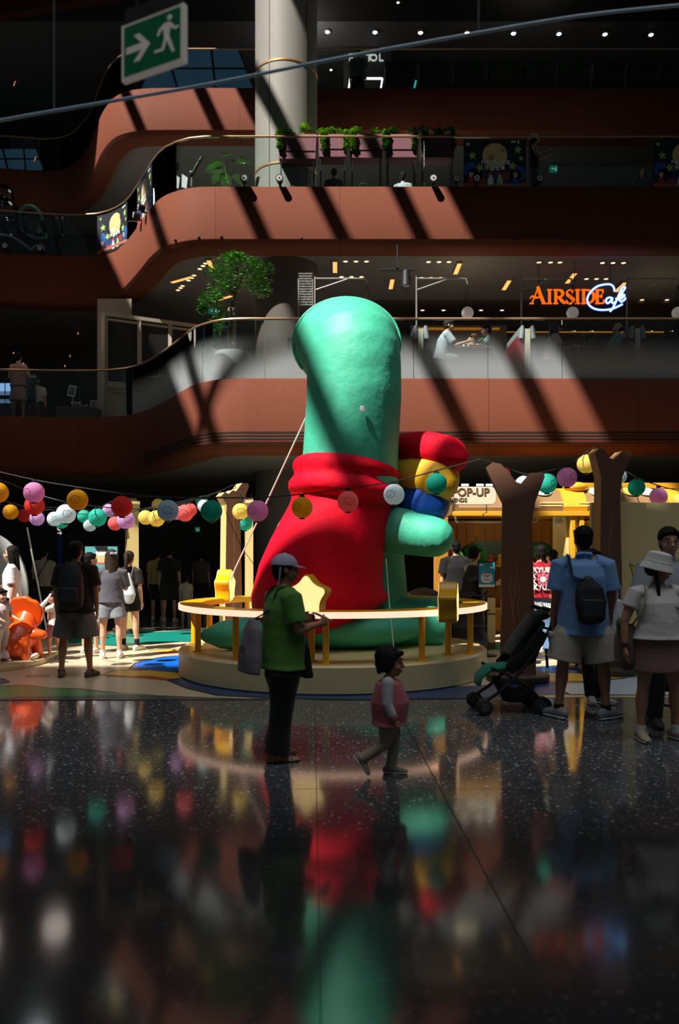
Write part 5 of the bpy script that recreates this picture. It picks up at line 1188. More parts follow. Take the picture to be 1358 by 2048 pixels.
mb = MB(); mb.loft(smooth_path([P(-10, 468, 22.6), P(20, 472, 22.6), P(45, 486, 22.6), P(62, 500, 22.6)], 5), [(.03, .03)] * 16, 8); mb.loft(smooth_path([P(62, 502, 22.6), P(70, 492, 22.6), P(84, 490, 22.6), P(88, 500, 22.6)], 5), [(.02, .02)] * 16, 8); mb.build('stem', wt, sb_, world=True)
mb = MB()
rnd = random.Random(9)
for j in range(16): p = rnd.choice([P(4, 405, 22.7), P(5, 434, 22.7), P(62, 452, 22.7)]); mb.ball(p + Vector((rnd.gauss(0, .1), 0, rnd.gauss(0, .08))), (.03, .02, .02), 6, n=4)
mb.build('sparkle_bead', mat('bead_glass', (.75, .8, .82), .1), sb_, world=True)
sh = thing('film_curtain', 'hanging clear plastic sheet beside the bubble sculpture', 'curtain', P(118, 508, 22.6)); mb = MB(); N_ = 14; mb.rings([[P(102 + k * 2, 432, 22.4) + Vector((0, .06 * math.sin(k * 1.3), 0)) for k in range(N_)], [P(108 + k * 1.6, 470, 22.4) + Vector((0, .1 * math.sin(k * 1.3 + .5), 0)) for k in range(N_)], [P(110 + k * 1.2, 516, 22.4) + Vector((0, .08 * math.sin(k * 1.3 + 1), 0)) for k in range(N_)]], closed=False); o = mb.build('sheet', glassmat('wrap_film', tint=(.7, .75, .76)), sh, world=True); q = o.modifiers.new('t', 'SOLIDIFY'); q.thickness = .004
# ================================================================ third balcony
cool = glow('cool_led', (255, 235, 225), 6.0)
dl3 = None; XS = (655, 750, 841, 934, 1027, 1118, 1210, 1302)
for i, x in enumerate(XS):
    p = on_ceiling(x, 62 + i * .8, 18.62); lab = 'white ceiling spot of the top balcony, %s' % ORD[i]
    if dl3 is None:
        dl3 = thing('spot_lamp', lab, 'ceiling light', p, 0, 'ceiling spots of the top balcony'); ks = []
        mb = MB(); mb.lathe([(.10, .06), (.10, -.03), (.08, -.035)], (0, 0, 0), 16); ks.append(mb.build('trim_ring', pole_m, dl3)); mb = MB(); mb.lathe([(.08, -.03), (.06, -.05), (.02, -.055)], (0, 0, 0), 16); ks.append(mb.build('lens', cool, dl3)); KIDS[dl3.name] = ks
    else: copy_tree(dl3, p, 0, lab)
for i, (x, y) in enumerate(((662, 139), (734, 139), (790, 155), (796, 4))):
    c = copy_tree(dl3, on_ceiling(x, y, 18.62), 0, 'small white lamp ' + ('left of the bracket light', 'right of the standing person', 'right of the bracket light', 'high in the black ceiling')[i] + ' on the top floor'); c.scale = (.55, .55, .55)
mb = MB(); mb.box((P(735, 116, 27).x, 27.2, 16.6), (1.6, .1, 4.2)); struct(mb.build('wall_shop', mat('shop_wall', (.05, .05, .052), .6), smooth=False))
ls = thing('shop_letters', 'white backlit letters on the top floor beside the standing person', 'sign', P(735, 116, 27.13)); sgw = glow('letter_white', (220, 215, 210), .75)
for ch, x in (('E', 702), ('T', 738), ('O', 747), ('L', 762)): text(ch, .34, sgw, ls, P(x, 116, 27.13), bold=.004, depth=.02, world=True)
br = thing('bracket_light', 'white outline bracket light on the top floor', 'light', P(731, 180, 25)); mb = MB(); mb.bar(P(700, 157, 25), P(764, 157, 25), .05, .05); mb.bar(P(700, 157, 25), P(694, 203, 25), .05, .05); mb.bar(P(765, 157, 25), P(757, 203, 25), .05, .05); mb.build('tube', glow('tube_white', (255, 245, 240), 1.6), br, world=True, smooth=False)
mb = MB(); mb.bar(P(832, 161, 25), P(822, 203, 25), .03, .05); o = mb.build('teal_light', glow('tube_teal', (20, 190, 195), 1.0)); tag(o, 'short slanting teal light stroke on the top floor', 'light')
# dark planters along the top rail
dkp = mat('planter_dark', S((84, 62, 58)), .7)
px0 = None
for i, x in enumerate((800, 868, 938, 1008, 1078, 1148, 1218, 1288, 1358)):
    d = 22.9; p = Vector((X(x, d), d, Z3)); lab = 'dim brown rail planter with trailing plants on the top balcony, %s' % ORD[i]
    if px0 is None:
        px0 = thing('rail_planter', lab, 'planter', p, 0, 'rail planters of the top balcony'); ks = []
        mb = MB(); mb.box((0, .2, .78), (.84, .34, .54)); ks.append(mb.build('box', dkp, px0, bevel=.01)); mb = MB()
        for a in (-.38, .38): mb.box((a, .2, .26), (.03, .03, .52))
        ks.append(mb.build('frame', post_k, px0)); mb = MB(); rnd = random.Random(4); foliage(mb, [((.1, .15, 1.12), (.4, .12, .09)), ((-.3, .0, .9), (.12, .05, .2)), ((.2, .0, .95), (.08, .05, .12))], 200, .06, rnd); ks.append(mb.build('plants', [vine_d, leaf2], px0, smooth=False)); KIDS[px0.name] = ks
    else: copy_tree(px0, p, 0, lab)
# skylight as mirrored in the third balcony glass, imitated by glowing pale blue panes
refl_p = mat('reflection_pane', (.05, .08, .11), .15, emit=S((70, 110, 140)), es=.16); bar_m = mat('reflection_bar', (.03, .03, .035), .5)
def skylight_reflection(n, x0, x1, y0, y1, d, k):
    w = thing('window_%d' % n, None, None, P((x0 + x1) / 2, y1, d)); w['kind'] = 'structure'  # stands in for a reflection in the glass, no opening here
    mb = MB(); a, b, c, e = P(x0, y1, d), P(x1, y1, d), P(x1 - k, y0, d + 1.5), P(x0 + k * 1.2, y0, d + 1.5); mb.rings([[a, b, c, e], [q + Vector((0, .03, 0)) for q in (a, b, c, e)]]); mb.build('pane', refl_p, w, world=True, smooth=False)
    mb = MB()
    for t in (0, .33, .66, 1): mb.bar(a.lerp(b, t), e.lerp(c, t) if t not in (.33,) else e.lerp(c, .1), .06, .06)
    mb.bar(a.lerp(e, .5), b.lerp(c, .5), .06, .06); mb.build('bars', bar_m, w, world=True, smooth=False)
skylight_reflection(2, 280, 508, 100, 178, 24.2, 30); skylight_reflection(3, -20, 88, 298, 340, 29, 15)
# tiny warm lamps in the dark upper left
for i, (x, y) in enumerate(((48, 91), (155, 67), (128, 146), (29, 167), (195, 196), (70, 318))):
    mb = MB(); mb.loft([P(x - 1.5, y + 4, 29), P(x + 1.5, y - 4, 29)], [.018, .018], 6, cap='round'); o = mb.build('wall_lamp', glow('dim_amber', (255, 170, 90), .5)); tag(o, 'tiny warm lamp in the dark upper left wall, %s' % ORD[sorted((48, 155, 128, 29, 195, 70)).index(x)], 'lamp', 'tiny lamps of the upper left wall')
# ================================================================ foreground overhead: exit sign and suspended rod
ed = 3.3
ex = thing('exit_sign', 'large green emergency exit sign with arrow and running figure, overhead in front', 'exit sign', P(304, 86, ed), R(-27))
g_ = mat('exit_green_big', S((18, 110, 72)), .4, emit=S((12, 92, 58)), es=.10); w_ = mat('exit_white_big', S((225, 215, 205)), .4, emit=S((215, 205, 195)), es=.12)
S_ = ed / F
ew, eh = 152 * S_, 108 * S_
mb = MB(); mb.box((0, .012, 0), (ew + .012, .024, eh + .012)); mb.build('frame', w_, ex)
mb = MB(); mb.box((0, -.001, 0), (ew * .94, .004, eh * .93)); mb.build('panel', g_, ex)
mb = MB(); t_ = -.003
def pz(pts): mb.rings([[Vector((a * ew, t_, b * eh)) for a, b in pts], [Vector((a * ew, t_ - .002, b * eh)) for a, b in pts]])
pz([(-.43, .06), (-.43, -.06), (-.10, -.06), (-.10, .06)]); pz([(-.30, .25), (-.20, .25), (-.02, .0), (-.20, -.25), (-.30, -.25), (-.12, .0)]); mb.build('arrow', w_, ex, smooth=False)
mb = MB(); mb.ball((.30 * ew, t_, .34 * eh), (.042 * ew, .002, .05 * eh), 16, n=8)
pz([(.22, .26), (.31, .26), (.33, .22), (.29, .02), (.21, .02), (.20, .15)]); pz([(.22, .26), (.24, .21), (.16, .14), (.12, .06), (.09, .09), (.13, .19)]); pz([(.32, .25), (.40, .13), (.44, .15), (.45, .11), (.39, .08), (.30, .17)])
pz([(.29, .03), (.34, -.15), (.38, -.30), (.34, -.31), (.29, -.16), (.22, .02)]); pz([(.28, .02), (.22, .02), (.17, -.18), (.05, -.18), (.05, -.22), (.20, -.23)]); mb.build('running_figure', w_, ex, smooth=False)
mb = MB(); mb.box((.155 * ew, t_, 0), (.006 * ew, .002, eh * .8)); mb.build('divider', mat('exit_line', S((30, 130, 90)), .4), ex)
mb = MB(); mb.box((.0, .012, eh / 2 + .035), (ew * .92, .03, .06)); mb.build('housing', mat('dark_housing', (.03, .022, .018), .6), ex)
mb = MB(); mb.cyl((-.09, .012, eh / 2 + .06), (-.09, .012, 2.4), .006, seg=8); mb.cyl((.09, .012, eh / 2 + .06), (.09, .012, 2.4), .006, seg=8); mb.build('hanger', post_k, ex)
rd = 4.2
ro = thing('hanging_rod', 'thin pale blue suspended rod crossing overhead on wires', 'rod', P(679, 125, rd)); mb = MB(); mb.tube(smooth_path([P(-160, 275, rd), P(0, 241, rd), P(220, 203, rd), P(430, 166, rd), P(690, 114, rd), P(955, 66, rd), P(1160, 32, rd), P(1358, 11, rd), P(1520, 0, rd)], 5), .0085, 10); mb.build('rod', mat('rod_blue', S((190, 220, 240)), .3), ro, world=True)
for x, y in ((108, 222), (957, 65)):
    mb = MB(); a = P(x, y, rd); mb.cyl(a, a + Vector((0, 0, 3)), .005, seg=8); mb.build('wire', mat('wire_grey', (.12, .12, .12), .5), ro, world=True)
# ================================================================ people
skin_l = mat('skin', S((205, 160, 132)), .5, spec=.3, var=.05, bscale=8)
skin_d = mat('skin_tan', S((178, 128, 100)), .5, spec=.3, var=.05, bscale=8)
hair_m = mat('hair_black', (.008, .007, .006), .6, bump=.6, bscale=60, spec=.15)
hair_b = mat('hair_brown', (.035, .02, .013), .6, bump=.6, bscale=60, spec=.2)
hair_v = mat('hair_violet', (.07, .025, .06), .45, bump=.5, bscale=60, spec=.4)
eye_m = mat('eye_dark', (.01, .008, .008), .3); lip_m = mat('lip', S((165, 95, 88)), .5); brow_m = hair_m
def V3(*a): return Vector(a)
def person(label, loc, s=1., hs=1., rz=0., lean=0., side=0., bw=1., legs=None, arms=None, head=(0, 0), top=None, bottom=None, shoes=None, hair=('short', None), hat=None, skin=None, vox=.010, sit=None, face=True, belly=0., group=None):
    """legs/arms: {'L': (upper direction, lower direction), 'R': ...}; the figure faces -y, its left is +x; sit: seat height instead of standing"""
    skin = skin or skin_l
    o = thing('person', label, 'person', loc, rz, group)
    legs = legs or {}; arms = arms or {}
    LU, LL, AH = .42 * s, .40 * s, .075 * s
    hipd = {'L': .088 * s, 'R': -.088 * s}
    ld = {}
    for k, sg in (('L', 1), ('R', -1)):
        a, b = legs.get(k, ((sg * .05, 0, -1), (sg * .02, .03, -1)))[:2]; ld[k] = (V3(*a).normalized(), V3(*b).normalized())
    drop = max(-(ld[k][0].z * LU + ld[k][1].z * LL) for k in ld)
    hz = (drop + AH) if sit is None else sit + .10 * s
    J = {}
    for k in ld:
        h = V3(hipd[k], 0, hz); kn = h + ld[k][0] * LU; an = kn + ld[k][1] * LL; J['hip' + k], J['knee' + k], J['ank' + k] = h, kn, an
    up = (Matrix.Rotation(R(lean), 3, 'X') @ Matrix.Rotation(R(side), 3, 'Y')) @ V3(0, 0, 1)
    fx = V3(1, 0, 0); fx = (fx - up * fx.dot(up)).normalized(); fy_ = up.cross(fx)            # fy_ points backwards (+y)
    def T(x, y, z): return V3(0, 0, hz) + fx * (x * s) + fy_ * (y * s) + up * (z * s)          # torso frame, z above the hips in 1.7 m units
    J['pelvis'], J['chest'], J['neck'] = T(0, 0, 0), T(0, 0, .36), T(0, .0, .535)
    body = MB()
    ku = .005
    # trunk
    body.loft([T(0, .0, -.06), T(0, 0, .03), T(0, -.005, .18), T(0, 0, .36), T(0, .005, .47), T(0, .008, .515)], [(.145 * s * bw, .10 * s * bw), (.155 * s * bw, .108 * s * bw), (.128 * s * bw, .095 * s * bw), (.15 * s * bw, .112 * s * bw), (.145 * s * bw, .085 * s), (.075 * s, .06 * s)], 20, ref=fx, cap='round')
    body.loft([T(0, .008, .50), T(0, -.002, .56), T(0, -.012, .62)], [(.056 * s, .06 * s), (.05 * s, .053 * s), (.048 * s, .05 * s)], 14, ref=fx)
    # arms
    for k, sg in (('L', 1), ('R', -1)):
        a, b = arms.get(k, ((sg * .16, 0, -1), (sg * .06, -.12, -1)))[:2]
        a, b = V3(*a).normalized(), V3(*b).normalized()
        sh = T(sg * .166 * bw, .005, .468); el = sh + a * .285 * s; wr = el + b * .245 * s
        J['sho' + k], J['elb' + k], J['wri' + k] = sh, el, wr
        body.loft([T(sg * .10 * bw, .005, .47), sh, sh + a * .09 * s, el], [.052 * s, .053 * s, .048 * s * bw ** .5, .038 * s * bw ** .5], 14, cap='round')
        body.loft([el, el + b * .08 * s, wr], [(.038 * s, .038 * s), (.038 * s, .036 * s), (.027 * s, .023 * s)], 14, cap='round')
        # hand: palm, four fingers and a thumb
        pn = b.cross(V3(0, 1, 0) if abs(b.z) > .6 else V3(0, 0, 1)); pn = pn.normalized() if pn.length > .1 else V3(sg, 0, 0)
        pn = pn if abs(b.z) <= .6 else V3(1, 0, 0) * sg
        pn = (pn - b * pn.dot(b)).normalized()                # palm normal side
        ac = b.cross(pn).normalized()
        if abs(b.z) > .6 and ac.y > 0: ac = -ac               # thumb side forwards
        if abs(b.z) <= .6 and ac.z < 0: ac = -ac
        inw = -pn if abs(b.z) > .6 else pn * (1 if pn.z < 0 else -1)
        hl = .088 * s
        body.loft([wr - b * .01 * s, wr + b * .03 * s, wr + b * hl], [(.026 * s, .017 * s), (.036 * s, .016 * s), (.040 * s, .013 * s)], 12, ref=ac)
        curl = arms[k][2] if k in arms and len(arms[k]) > 2 else .35
        for q, (off, fl) in enumerate(((.030, .068), (.010, .078), (-.010, .074), (-.029, .058))):
            p0 = wr + b * hl * .92 + ac * off * s; d1 = (b + inw * curl * .5).normalized(); d2 = (b + inw * curl * 1.6).normalized() if curl < .9 else (inw + b * .1).normalized()
            p1 = p0 + d1 * fl * .52 * s; p2 = p1 + d2 * fl * .5 * s
            body.loft([p0, p1, p2], [.0095 * s, .0088 * s, .0075 * s], 8, cap='round')
        t0 = wr + b * .03 * s + ac * .026 * s; t1 = t0 + (b * .7 + ac * .75).normalized() * .038 * s; t2 = t1 + (b + ac * .2 + inw * .4 * curl).normalized() * .03 * s
        body.loft([t0, t1, t2], [.0125 * s, .0105 * s, .0085 * s], 8, cap='round')
        J['hand' + k] = wr + b * .10 * s + inw * .02 * s
    # legs and feet
    for k, sg in (('L', 1), ('R', -1)):
        h, kn, an = J['hip' + k], J['knee' + k], J['ank' + k]; b = ld[k][1]
        body.loft([h + V3(0, 0, .02 * s), h.lerp(kn, .3), h.lerp(kn, .75), kn], [(.085 * s * bw, .09 * s * bw), (.078 * s * bw, .082 * s * bw), (.058 * s * bw ** .5, .06 * s), (.052 * s, .054 * s)], 16, cap='round')
        back = V3(0, .012 * s, 0)
        body.loft([kn, kn.lerp(an, .3) + back, kn.lerp(an, .65) + back * .4, an], [(.051 * s, .053 * s), (.052 * s * bw ** .5, .056 * s * bw ** .5), (.038 * s, .042 * s), (.033 * s, .036 * s)], 14, cap='round')
        fd_ = legs[k][2] if k in legs and len(legs[k]) > 2 else (sg * .22, -1, 0)
        fd_ = V3(*fd_).normalized(); J['foot' + k] = fd_; fup = -b if abs(fd_.z) > .2 else V3(0, 0, 1)
        fsd = fd_.cross(fup).normalized(); fup = fsd.cross(fd_).normalized(); J['fup' + k] = fup
        base = an - fup * AH * .55
        body.loft([base - fd_ * .055 * s, base, base + fd_ * .09 * s - fup * .012 * s, base + fd_ * .16 * s - fup * .018 * s], [(.030 * s, .03 * s), (.034 * s, .036 * s), (.040 * s, .025 * s), (.034 * s, .016 * s)], 12, ref=fsd, cap='round')
    # head
    yaw, pit = head
    HM = Matrix.Translation(J['neck'] + up * .145 * (.55 * s + .45 * hs) + fy_ * -.012 * s) @ Matrix.Rotation(R(yaw), 4, 'Z') @ Matrix.Rotation(R(pit + lean * .3), 4, 'X') @ Matrix.Scale(hs, 4)
    J['head'] = HM
    hb = MB()
    hb.ball((0, .012, .03), (.075, .094, .088), 20, n=14); hb.ball((0, -.022, -.022), (.062, .072, .075), 18, n=12); hb.ball((0, -.045, -.072), (.043, .042, .034), 14, n=8)
    hb.loft([(0, -.086, .018), (0, -.097, -.008), (0, -.107, -.026)], [(.009, .008), (.011, .010), (.016, .011)], 10, cap='round')
    hb.loft([(-.022, -.088, -.058), (0, -.095, -.058), (.022, -.088, -.058)], [.007, .010, .007], 8, cap='round')
    for e in (-1, 1):
        hb.ball((e * .074, .014, -.008), (.010, .02, .03), 10, n=8); hb.ball((e * .036, -.066, -.03), (.026, .022, .02), 10, n=8)
    hb.xf(HM)
    tmp = D.meshes.new('h'); hb.bm.to_mesh(tmp); hb.bm.free(); body.bm.from_mesh(tmp); D.meshes.remove(tmp)
    bo = body.build('body', skin, o, remesh=vox, sm=3)
    if face:
        mb = MB()
        for e in (-1, 1): mb.ball((e * .031, -.082, .008), (.013, .009, .007), 10, n=6)
        mb.xf(HM); mb.build('eyes', eye_m, bo)
        mb = MB()
        for e in (-1, 1): mb.loft([(e * .016, -.094, .027), (e * .034, -.090, .032), (e * .05, -.078, .027)], [(.004, .004)] * 3, 6)
        mb.xf(HM); mb.build('eyebrows', brow_m, bo)
        mb = MB(); mb.loft([(-.02, -.093, -.059), (0, -.102, -.058), (.02, -.093, -.059)], [(.003, .005)] * 3, 6, cap='round'); mb.xf(HM); mb.build('lips', lip_m, bo)
    # hair
    style, hm = hair; hm = hm or hair_m
    if style:
        mb = MB(); mb.ball((0, .024, .042) if not hat else (0, .016, .03), (.086, .098, .088) if not hat else (.080, .090, .078), 22, n=14); mb.ball((0, .045, -.01), (.076, .07, .075), 18, n=10)
        if style in ('short', 'crop'):
            if style == 'short': mb.loft([(-.052, -.048, .072), (0, -.066, .082), (.052, -.048, .072)], [.022, .024, .022], 10, cap='round')
            mb.loft([(0, .055, -.02), (0, .068, -.075)], [(.062, .03), (.045, .02)], 12, cap='round')
        if style in ('bob', 'child'):
            for e in (-1, 1): mb.loft([(e * .066, .005, .05), (e * .074, .012, -.02), (e * .066, .02, -.075 if style == 'bob' else -.06)], [(.022, .05), (.022, .05), (.016, .035)], 12, cap='round')
            mb.loft([(0, .07, 0), (0, .075, -.085 if style == 'bob' else -.075)], [(.07, .03), (.055, .022)], 12, cap='round')
            mb.loft([(-.055, -.06, .07), (0, -.082, .075), (.055, -.06, .07)], [.022, .022, .022], 10, cap='round')
        if style == 'long':
            for e in (-1, 1): mb.loft([(e * .066, .0, .05), (e * .078, .01, -.05), (e * .075, .03, -.18), (e * .05, .05, -.30)], [(.022, .05), (.022, .05), (.024, .045), (.015, .03)], 12, cap='round')
            mb.loft([(0, .07, .02), (0, .085, -.10), (0, .10, -.24), (0, .10, -.37)], [(.075, .04), (.075, .034), (.075, .03), (.05, .018)], 14, cap='round')
        if style in ('tail', 'tailhigh'):
            z0 = .03 if style == 'tail' else .06
            mb.ball((0, .118, z0), .03); mb.loft([(0, .12, z0), (0, .15, z0 - .07), (0, .15, z0 - .2), (0, .13, z0 - .32)], [.024, .034, .032, .012], 10, cap='round')
        if style == 'braids':
            for e in (-1, 1):
                pts = [(e * .07, .0, -.05), (e * .085, -.03, -.12), (e * .09, -.06, -.2), (e * .088, -.075, -.3), (e * .085, -.07, -.38)]
                q = smooth_path(pts, 5)
                for j, p in enumerate(q): mb.ball(p, (.021, .021, .019) if j % 2 else (.017, .017, .016), 8, n=6)
        if style == 'bald':
            mb.bm.clear(); mb.ball((0, .045, -.01), (.080, .072, .055), 18, n=10)
        mb.xf(HM); mb.build('hair', hm, bo, remesh=.007 * max(hs, .8) if vox < .012 else .011, sm=2)
    # garments
    def mk(mb, nm, m): return mb.build(nm, m, o, remesh=vox, sm=3)
    if top:
        m, sl, hem, loose = top['m'], top.get('sleeve', .6), top.get('hem', -.04), top.get('loose', .018)
        mb = MB(); L = loose
        r = lambda a, b: ((a * bw + L) * s, (b * bw + L) * s)
        bl = belly
        mb.loft([T(0, -bl * .3, hem), T(0, -bl * .3, hem + .05), T(0, -.005 - bl * .5, .18), T(0, 0, .36), T(0, .004, .455), T(0, .006, .515)], [r(.192, .130 + bl), r(.172, .120 + bl), r(.136 + L * .6, .10 + L * .6 + bl), r(.155, .118), r(.136, .084), ((.080) * s, .072 * s)], 24, ref=fx)
        mb.loft([T(0, .008, .50), T(0, .002, .545)], [(.078 * s, .075 * s), (.066 * s, .066 * s)], 18, ref=fx)
        for k, sg in (('L', 1), ('R', -1)):
            sh, el, wr = J['sho' + k], J['elb' + k], J['wri' + k]
            if sl > 0:
                p1 = sh.lerp(el, min(1, sl)); w = (.062 + loose * .75) * s * bw ** .5
                mb.loft([T(sg * .09 * bw, .005, .465), sh + (el - sh) * .05, p1], [w * .96, w * .98, w * (1. if sl < 1 else .88)], 16)
                if sl > 1: mb.loft([sh.lerp(el, .9), el, el.lerp(wr, sl - 1)], [w * .88, w * .86, w * .72], 14)
        J['top'] = mk(mb, top.get('name', 'shirt'), m)
    if bottom:
        m, kind, ln, loose = bottom['m'], bottom['kind'], bottom.get('len', 1.), bottom.get('loose', .02)
        mb = MB()
        if kind == 'skirt':
            z0 = .12
            fl_ = bottom.get('flare', .03); n = 5; pts, rad = [], []
            kz = (J['kneeL'] + J['kneeR']) / 2; hpv = (J['hipL'] + J['hipR']) / 2
            pts = [T(0, 0, .13), T(0, 0, .03)] + [hpv.lerp(kz, ln * t) for t in (.35, .7, 1.)]
            rad = [((.138 * bw + .012) * s, (.10 * bw + .012 + belly * .5) * s), ((.165 * bw + .012) * s, (.118 * bw + .014 + belly * .5) * s)] + [((.175 * bw + fl_ * t) * s, (.12 * bw + .012 + fl_ * t) * s) for t in (.35, .7, 1.)]
            mb.loft(pts, rad, 24, ref=fx)
        else:
            mb.loft([T(0, 0, .13), T(0, 0, .03), T(0, 0, -.07)], [((.138 * bw + .010) * s, (.10 * bw + .010 + belly * .5) * s), ((.155 * bw + .010) * s, (.115 * bw + .012 + belly * .4) * s), ((.155 * bw + .012) * s, (.105 * bw + .012) * s)], 22, ref=fx)
            mb.ball(T(0, 0, -.085), ((.11 * bw) * s, (.122 * bw) * s, .10 * s), 18, n=12); a0 = (.074 * bw + .008) * s
            for k, sg in (('L', 1), ('R', -1)):
                h, kn, an = J['hip' + k], J['knee' + k], J['ank' + k]; a = (.083 * bw + loose) * s
                if kind == 'shorts':
                    e = h.lerp(kn, ln) if ln <= 1 else kn + (an - kn) * (ln - 1); mb.loft([h + V3(0, 0, .02 * s), h.lerp(e, .4), e], [(a0, a0 * 1.05), (a, a * 1.05), (a * bottom.get('wide', .98), a * bottom.get('wide', .98) * 1.05)], 18)
                else:
                    w2 = (.058 + loose * .8) * s; w3 = (.045 + loose * bottom.get('cuff', .8)) * s
                    mb.loft([h + V3(0, 0, .02 * s), h.lerp(kn, .45), kn, kn.lerp(an, .5), an.lerp(kn, 1 - ln) + V3(0, .008 * s, .0)], [(a0, a0 * 1.08), (a * .96, a), (w2, w2), (w2 * .93, w2 * .95), (w3, w3)], 18)
        mk(mb, bottom.get('name', kind), m)
    if shoes:
        for k, sg in (('L', 1), ('R', -1)):
            an, fd_, fup = J['ank' + k], J['foot' + k], J['fup' + k]; fsd = fd_.cross(fup).normalized(); kk = shoes.get('size', 1.) * s
            gb = an - fup * AH                                       # sole plane
            if shoes.get('sock'):
                mb = MB(); mb.loft([an - fup * .02 * s, an + (J['knee' + k] - an).normalized() * shoes.get('sockh', .07) * s], [.043 * s, .045 * s], 14); mb.build('sock', shoes['sock'], o)
            if shoes.get('kind') == 'sandal':
                mb = MB(); mb.loft([gb - fd_ * .085 * kk + fup * .014 * kk, gb + fup * .014 * kk, gb + fd_ * .1 * kk + fup * .014 * kk, gb + fd_ * .175 * kk + fup * .014 * kk], [(.032 * kk, .014 * kk), (.036 * kk, .014 * kk), (.047 * kk, .014 * kk), (.036 * kk, .012 * kk)], 14, ref=fsd, cap='round'); so = mb.build('sandal', shoes['sole'], o)
                mb = MB()
                for t, w, hgt in ((.03, .042, .055), (.07, .046, .043), (.11, .047, .036)): mb.loft([gb + fd_ * (t + .01 * math.cos(q)) * kk + fsd * w * kk * math.cos(q) + fup * (.012 + hgt * math.sin(q)) * kk for q in (PI * j / 8 for j in range(9))], [(.004 * kk, .010 * kk)] * 9, 6, ref=fd_)
                mb.loft([an - fd_ * .045 * kk + fsd * .038 * kk * math.cos(q) * 1 - fd_ * .005 * math.sin(q) + fup * -.02 * kk for q in (PI * j / 6 for j in range(7))], [(.004 * kk, .009 * kk)] * 7, 6); mb.build('straps', shoes['m'], so)
            else:
                mb = MB(); mb.loft([gb - fd_ * .07 * kk + fup * .045 * kk, gb - fd_ * .02 * kk + fup * .055 * kk, gb + fd_ * .07 * kk + fup * .045 * kk, gb + fd_ * .145 * kk + fup * .033 * kk, gb + fd_ * .18 * kk + fup * .030 * kk], [(.034 * kk, .042 * kk), (.040 * kk, .052 * kk), (.046 * kk, .042 * kk), (.044 * kk, .028 * kk), (.032 * kk, .020 * kk)], 16, ref=fsd, cap='round')
                mb.loft([an - fup * .035 * kk, an + fup * .01 * kk], [(.042 * kk, .048 * kk), (.043 * kk, .047 * kk)], 14, ref=fsd); so = mb.build('shoe', shoes['m'], o, remesh=max(.006, vox * .6), sm=2)
                mb = MB(); mb.loft([gb - fd_ * .08 * kk + fup * .013 * kk, gb + fup * .013 * kk, gb + fd_ * .09 * kk + fup * .013 * kk, gb + fd_ * .175 * kk + fup * .016 * kk], [(.036 * kk, .013 * kk), (.042 * kk, .013 * kk), (.049 * kk, .013 * kk), (.038 * kk, .013 * kk)], 16, ref=fsd, cap='round'); mb.build('sole', shoes.get('sole', shoes['m']), so)
                if shoes.get('lace'):
                    mb = MB()
                    for j in range(4): c = gb + fd_ * (.05 + .022 * j) * kk + fup * (.088 - .011 * j) * kk; mb.bar(c - fsd * .024 * kk, c + fsd * .024 * kk, .006 * kk, .005 * kk)
                    mb.build('laces', shoes['lace'], so)
    if hat:
        mb = MB()
        if hat[0] == 'cap':
            rs = []
            for j in range(8):
                a = PI / 2 * j / 7.3; rs.append([V3(.092 * math.cos(a) * math.cos(b), .012 + .108 * math.cos(a) * math.sin(b), .035 + .095 * math.sin(a)) for b in (2 * PI * q / 24 for q in range(24))])
            mb.rings(rs); mb.xf(HM); c = mb.build('cap', hat[1], o)
            mb = MB(); rs = []
            for j in range(9):
                t = -1 + 2 * j / 8; w = math.sqrt(max(0, 1 - t * t)); x = t * .078; y0 = -.085 * math.sqrt(max(0, 1 - (x / .10) ** 2)); y1 = y0 - .075 * w - .004; zz = .042 - .012 * t * t; rs.append([V3(x, y0 + .01, zz), V3(x, y1, zz - .018 * w), V3(x, y1, zz - .023 * w - .002), V3(x, y0 + .01, zz - .007)])
            mb.rings(rs); mb.xf(HM); mb.build('brim', hat[1], c)
            mb = MB(); mb.ball((0, .012, .131), (.01, .01, .006), 10, n=6); mb.xf(HM); mb.build('button', hat[1], c)
        else:
            rs = []
            for r_, z in ((.128, -.012), (.118, .012), (.100, .048), (.094, .085), (.086, .118), (.06, .132), (.02, .136)): rs.append([V3(r_ * math.cos(b), .012 + r_ * 1.1 * math.sin(b), z) for b in (2 * PI * q / 28 for q in range(28))])
            rs = [[p - V3(0, 0, .004) if i == 0 else p for p in r_] for i, r_ in enumerate(rs)]
            inn = [V3(p.x * .95, .012 + (p.y - .012) * .95, p.z + .004) for p in rs[0]]; top_i = [V3(.09 * math.cos(b), .012 + .098 * math.sin(b), .05) for b in (2 * PI * q / 28 for q in range(28))]
            mb.rings([top_i, inn] + rs, cap0=False); mb.xf(HM); c = mb.build('bucket_hat', hat[1], o)
            mb = MB(); mb.loft([V3(.101 * math.cos(b), .012 + .111 * math.sin(b), .048) for b in (2 * PI * q / 28 for q in range(29))], [(.003, .003)] * 29, 6); mb.xf(HM); mb.build('band_seam', hat[1], c)
    J['T'] = T; J['root'] = o; J['s'] = s; J['body'] = bo; J['bw'] = bw
    return J
def strap_loop(J, pts, r, m, parent, name='strap'):
    mb = MB(); q = smooth_path(pts, 5); mb.loft(q, [r] * len(q), 6, ref=(0, 1, 0)); return mb.build(name, m, parent)
def carried(name, label, cat, J):
    """a thing carried by a person: stays top-level, placed in the person's own axes"""
    r = J['root']; return thing(name, label, cat, r.location, r.rotation_euler.z)
gxy = lambda x, y: G(x, y)
